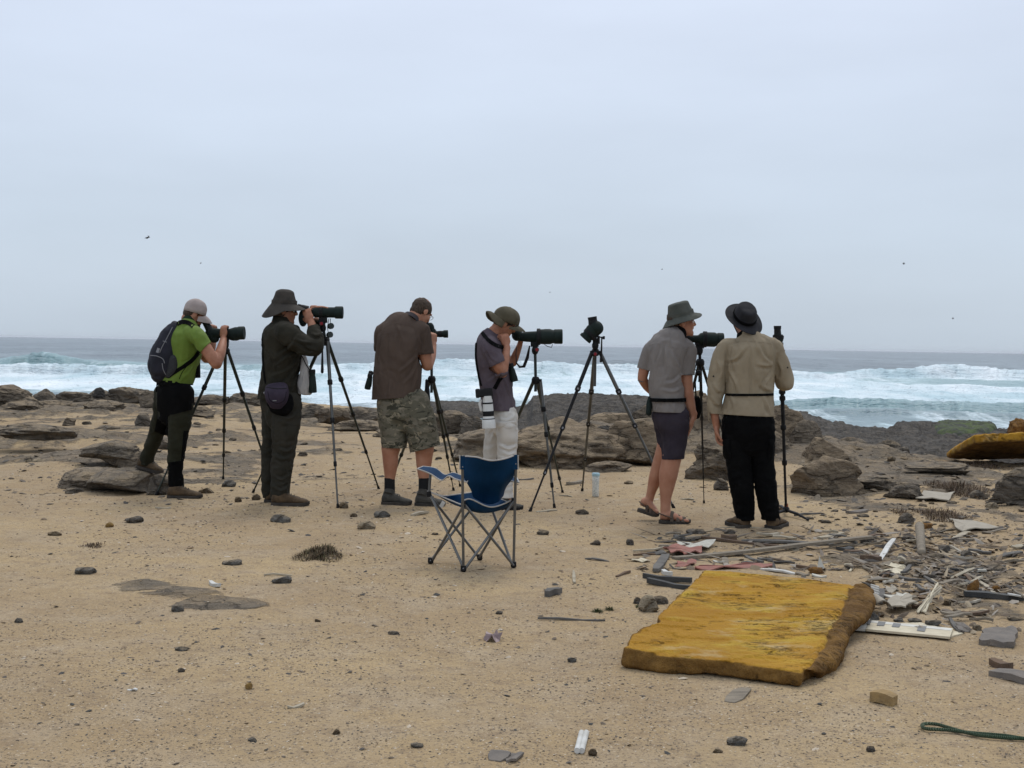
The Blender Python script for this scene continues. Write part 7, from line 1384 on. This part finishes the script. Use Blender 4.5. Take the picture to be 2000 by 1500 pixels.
# ================================================================ FOLDING CHAIR
def chair():
    C_blue=mat('blue_canvas',(.0015,.024,.066),(.0025,.034,.090),nscale=7,rough=.8,spec=.15,bump=.2,bscale=240); C_pipe=mat('grey_piping',(.40,.38,.35),rough=.7); C_tube=mat('chair_tube',(.12,.12,.115),(.16,.16,.155),nscale=6,rough=.35,metal=.6)
    RL,RR,FL,FR=[G(*p) for p in((905,1117),(1003,1109),(841,1101),(937,1094))]
    for p in (RL,RR,FL,FR): p.z+=.012
    t=thing('folding_chair',(RL+RR+FL+FR)/4-Vector((0,0,.012)),'empty blue folding camp chair with grey piping in front of the group','chair')
    yRL,yRR,yFL,yFR=RL.y,RR.y,FL.y,FR.y
    sRL=P(905,984,yRL); sRR=P(1003,978,yRR); sFL=P(838,965,yFL+.02); sFR=P(950,958,yFR+.05)
    tRL=P(903,893,yRL-.08); tRR=P(1008,889,yRR-.08)
    def rod(a,b,nm='frame_tube',r=.0085): return MB().tube([a,b],r,12).build(nm,C_tube,t)
    rod(RL,tRL,'back_post'); rod(RR,tRR,'back_post'); rod(sFL,P(841,922,yFL+.02),'arm_post'); rod(sFR,P(952,925,yFR+.05),'arm_post')
    for a,b in ((RL,sFL),(FL,sRL),(RL,sRR),(RR,sRL),(FL,sFR),(FR,sFL),(RR,sFR),(FR,sRR)): 
        n=(b-a).cross(Vector((0,0,1))).normalized()*.008; s=1 if (a in(RL,FR)) else -1; rod(a+n*s,b+n*s)
    for p in (RL,RR,FL,FR):
        mb=MB(); mb.ell(p+Vector((0,0,.000)),((1,0,0),(0,1,0),(0,0,1)),(.019,.019,.014),10); mb.box(p+Vector((0,0,.014)),((1,0,0),(0,1,0),(0,0,1)),(.017,.014,.012)); mb.build('foot',G_blk,t)
        mb=MB(); mb.ell(p+Vector((0,-.018,.012)),((1,0,0),(0,1,0),(0,0,1)),(.0045,.003,.0045),6); mb.build('rivet',C_trim,t)
    for p in (sRL,sRR,sFL,sFR): MB().box(p,((1,0,0),(0,1,0),(0,0,1)),(.014,.014,.018)).build('slide_joint',G_blk,t,bevel=.003)
    def cloth_s(rows,name,piping=(),nn=8):
        """rows: list of rows of world points -> smooth sheet"""
        A=np.array([[tuple(p) for p in r] for r in rows]); A=np.array([cr(r,nn) for r in A]); A=np.transpose(A,(1,0,2)); A=np.array([cr(r,nn) for r in A]); nr,ncx=A.shape[:2]
        A[...,2]+=.004*fbm(A*8,3,4); me=mesh_np(name,A.reshape(-1,3),grid_faces(nr,ncx)); o=link(name,me,C_blue,t,smooth=True); s=o.modifiers.new('t','SOLIDIFY'); s.thickness=.004; s.offset=0
        E={'c0':A[:,0],'c1':A[:,-1],'r0':A[0],'r1':A[-1]}
        for k_ in piping: MB().tube([Vector(p) for p in E[k_]],[(.0045,.0045)]*len(E[k_]),6).build('piping',C_pipe,o)
        return o
    # backrest: rows top to bottom; columns left to right
    m=lambda a,b,k:Vector(a).lerp(Vector(b),k)
    yb=(yRL+yRR)/2
    rows=[[P(902,891,yRL-.08),P(930,893,yb-.05),P(957,899,yb-.02),P(985,896,yb-.04),P(1008,888,yRR-.08)],
          [P(901,916,yRL-.07),P(930,918,yb-.0),P(957,920,yb+.03),P(985,918,yb-.0),P(1009,914,yRR-.07)],
          [P(908,936,yRL-.0),P(934,940,yb+.04),P(957,942,yb+.07),P(982,940,yb+.03),P(1002,932,yRR-.0)],
          [P(920,958,yRL+.12),P(938,962,yb+.12),P(957,966,yb+.13),P(975,964,yb+.12),P(988,952,yRR+.12)],
          [P(925,972,yRL+.18),P(940,980,yb+.16),P(957,985,yb+.15),P(972,980,yb+.15),P(983,968,yRR+.16)]]
    br=cloth_s(rows,'backrest',('c0',)); 
    for q,(x0,x1,yy) in enumerate(((898,908,yRL),(1002,1012,yRR))):
        mb=MB(); mb.rings([[P(x0,888 if q else 891,yy-.095),P(x1,888 if q else 890,yy-.095),P(x1,888 if q else 890,yy-.065),P(x0,888 if q else 891,yy-.065)],[P(x0,917,yy-.085),P(x1,917,yy-.085),P(x1,917,yy-.06),P(x0,917,yy-.06)]]); mb.build('post_sleeve',C_blue,br)
        MB().tube([P(x0 if q==0 else x1,889,yy-.098),P(x0 if q==0 else x1,917,yy-.09)],.0035,6).build('piping',C_pipe,br); mb=MB(); mb.ell(P((x0+x1)/2+.5,912 if q==0 else 906,yy-.10),((1,0,0),(0,1,0),(0,0,1)),(.0045,.003,.0045),6); mb.build('rivet',C_trim,br)
    # seat
    seat=[[sFL+Vector((-.012,0,.018)),P(868,972,yFL-.02),P(900,985,(yFL+yRL)/2),P(905,978,yRL+.03),sRL+Vector((0,.01,.018))],
          [P(865,968,yFL+.03),P(885,984,yFL-.0),P(912,994,yRL+.1),P(918,992,yRL+.05),P(920,975,yRL+.02)],
          [P(895,965,yFL+.05),P(912,985,yFL+.03),P(935,999,yb+.16),P(948,1001,yb+.08),P(955,990,yb+.03)],
          [P(925,961,yFR+.06),P(940,978,yFR+.02),P(965,990,yb+.15),P(980,995,yRR+.08),P(985,984,yRR+.02)],
          [sFR+Vector((0,0,.018)),P(965,968,yFR-.0),P(985,978,yRR+.12),P(996,982,yRR+.06),sRR+Vector((.012,.01,.018))]]
    cloth_s(seat,'seat',('c0','c1','r0','r1'))
    # left arm
    aR=P(909,941,yRL+.0); aF=P(812,917,yFL-.06)
    arm=[[P(815,915,yFL-.06),P(826,911,yFL+.10)],[P(840,925,yFL-.02),P(850,915,yFL+.12)],[P(862,938,yFL-.04),P(868,927,yFL+.10)],[P(876,930,yRL+.12),P(884,924,yRL+.24)],[P(890,936,yRL+.06),P(898,928,yRL+.18)],[P(912,942,yRL-.0),P(916,934,yRL+.12)]]
    cloth_s(arm,'armrest',('r0','r1','c0','c1'),5)
    arm=[[P(935,916,yFR-.02),P(950,912,yFR+.12)],[P(965,932,yFR-.04),P(975,926,yFR+.1)],[P(990,938,yRR+.08),P(995,930,yRR+.2)],[P(1014,942,yRR-.02),P(1010,934,yRR+.10)]]
    cloth_s(arm,'armrest',('r0','r1','c0','c1'),5)
    a=P(864,985,yFL-.03); MB().box(a,((1,.0,-.6),(0,1,0),(.6,0,1)),(.012,.0015,.020)).build('care_tag',V4,t)
chair()
# ================================================================ CLEAR BOTTLE
def bottle():
    c=G(1163,970); t=thing('clear_bottle',c,'clear patterned drinking bottle with a blue lid standing on the sand','bottle'); hgt=P(1163,925,c.y).z-c.z; r_=.0125*0+6.9/F*c.y
    m,k=newmat('bottle_plastic',.25,.5); k.b.inputs['Alpha'].default_value=1; v=k.mapping((1,1,1),(0,0,0),'obj'); n=k.n('ShaderNodeTexVoronoi'); n.inputs['Scale'].default_value=60; k.l(v,n.inputs[0]); pat=k.mapr(n.outputs[0],.25,.4,0,1)
    k.l(k.mix(pat,(.42,.50,.50),(.72,.73,.68)),k.b.inputs['Base Color']); k.b.inputs['Transmission Weight'].default_value=.12
    mb=MB(); lathe(mb,c+Vector((0,0,.002)),c+Vector((0,0,hgt*.90)),[(0,r_*.9),(.02,r_),(.45,r_*.93),(.75,r_),(.97,r_*1.02),(1,r_*.9)],28); mb.build('bottle_body',m,t)
    mb=MB(); lathe(mb,c+Vector((0,0,hgt*.90)),c+Vector((0,0,hgt*1.03)),[(0,r_*1.08),(.15,r_*1.12),(.8,r_*1.12),(1,r_*1.0)],28); mb.build('lid',mat('lid_blue',(.35,.52,.58),rough=.4),t)
bottle()
# ================================================================ BIRDS
def bird(px,py,Y,s,roll,label,group=None):
    c=P(px,py,Y); t=thing('seabird',c,label,'bird',group); m=mat('bird_dark',(.05,.045,.04),rough=.8); mb=MB(); mb.tube([c+Vector((-.9,0,.0))*s*.5,c+Vector((-.3,0,0))*s*.5,c+Vector((.5,0,.02))*s*.5,c+Vector((.95,0,.05))*s*.5],[s*.02,s*.10,s*.09,s*.025],8,True); mb.tube([c+Vector((.9,0,.05))*s*.5,c+Vector((1.15,0,.02))*s*.5],[s*.02,s*.006],6,True); mb.build('body',m,t)
    for q in(-1,1):
        d=Vector((0.15,q*.5,.8 if q>0 else -.5)); d.rotate(Matrix.Rotation(roll,3,'Y')); a=c; b=c+d*s*.5; e=b+Vector((-.5,q*.35,.15))*s*.9; rs=[[p+Vector((w_,0,0))*s,p+Vector((0,0,.01))*s,p-Vector((w_,0,0))*s,p-Vector((0,0,.01))*s] for p,w_ in ((a,.16),(b,.14),(e,.03))]; MB().rings(rs).build('wing',m,t)
bird(288,464,62,.24,.5,'dark seabird flying above the person in green'); bird(1765,515,90,.22,.3,'distant seabird right of the black hat'); bird(392,514,130,.2,.2,'tiny distant seabird below the dark one'); bird(1861,622,110,.22,.2,'low distant seabird over the sea at right'); bird(1293,526,140,.2,.4,'tiny distant seabird above the sage bucket hat'); bird(1074,571,150,.18,.4,'faint distant seabird above the unattended scope')
# ================================================================ HAZE
mb=MB(); mb.box((0,12000,1.5),((1,0,0),(0,1,0),(0,0,1)),(26000,12500,10)); me=mb.mesh('haze',False); o=link('haze',me); tag(o,kind='stuff',label='thin sea haze')
m=bpy.data.materials.new('haze'); m.use_nodes=True; m.node_tree.nodes.clear(); oo=m.node_tree.nodes.new('ShaderNodeOutputMaterial'); pv=m.node_tree.nodes.new('ShaderNodeVolumePrincipled')
pv.inputs['Color'].default_value=(.92,.95,1,1); pv.inputs['Density'].default_value=.00006; pv.inputs['Anisotropy'].default_value=.0; m.node_tree.links.new(pv.outputs[0],oo.inputs['Volume']); me.materials.append(m)
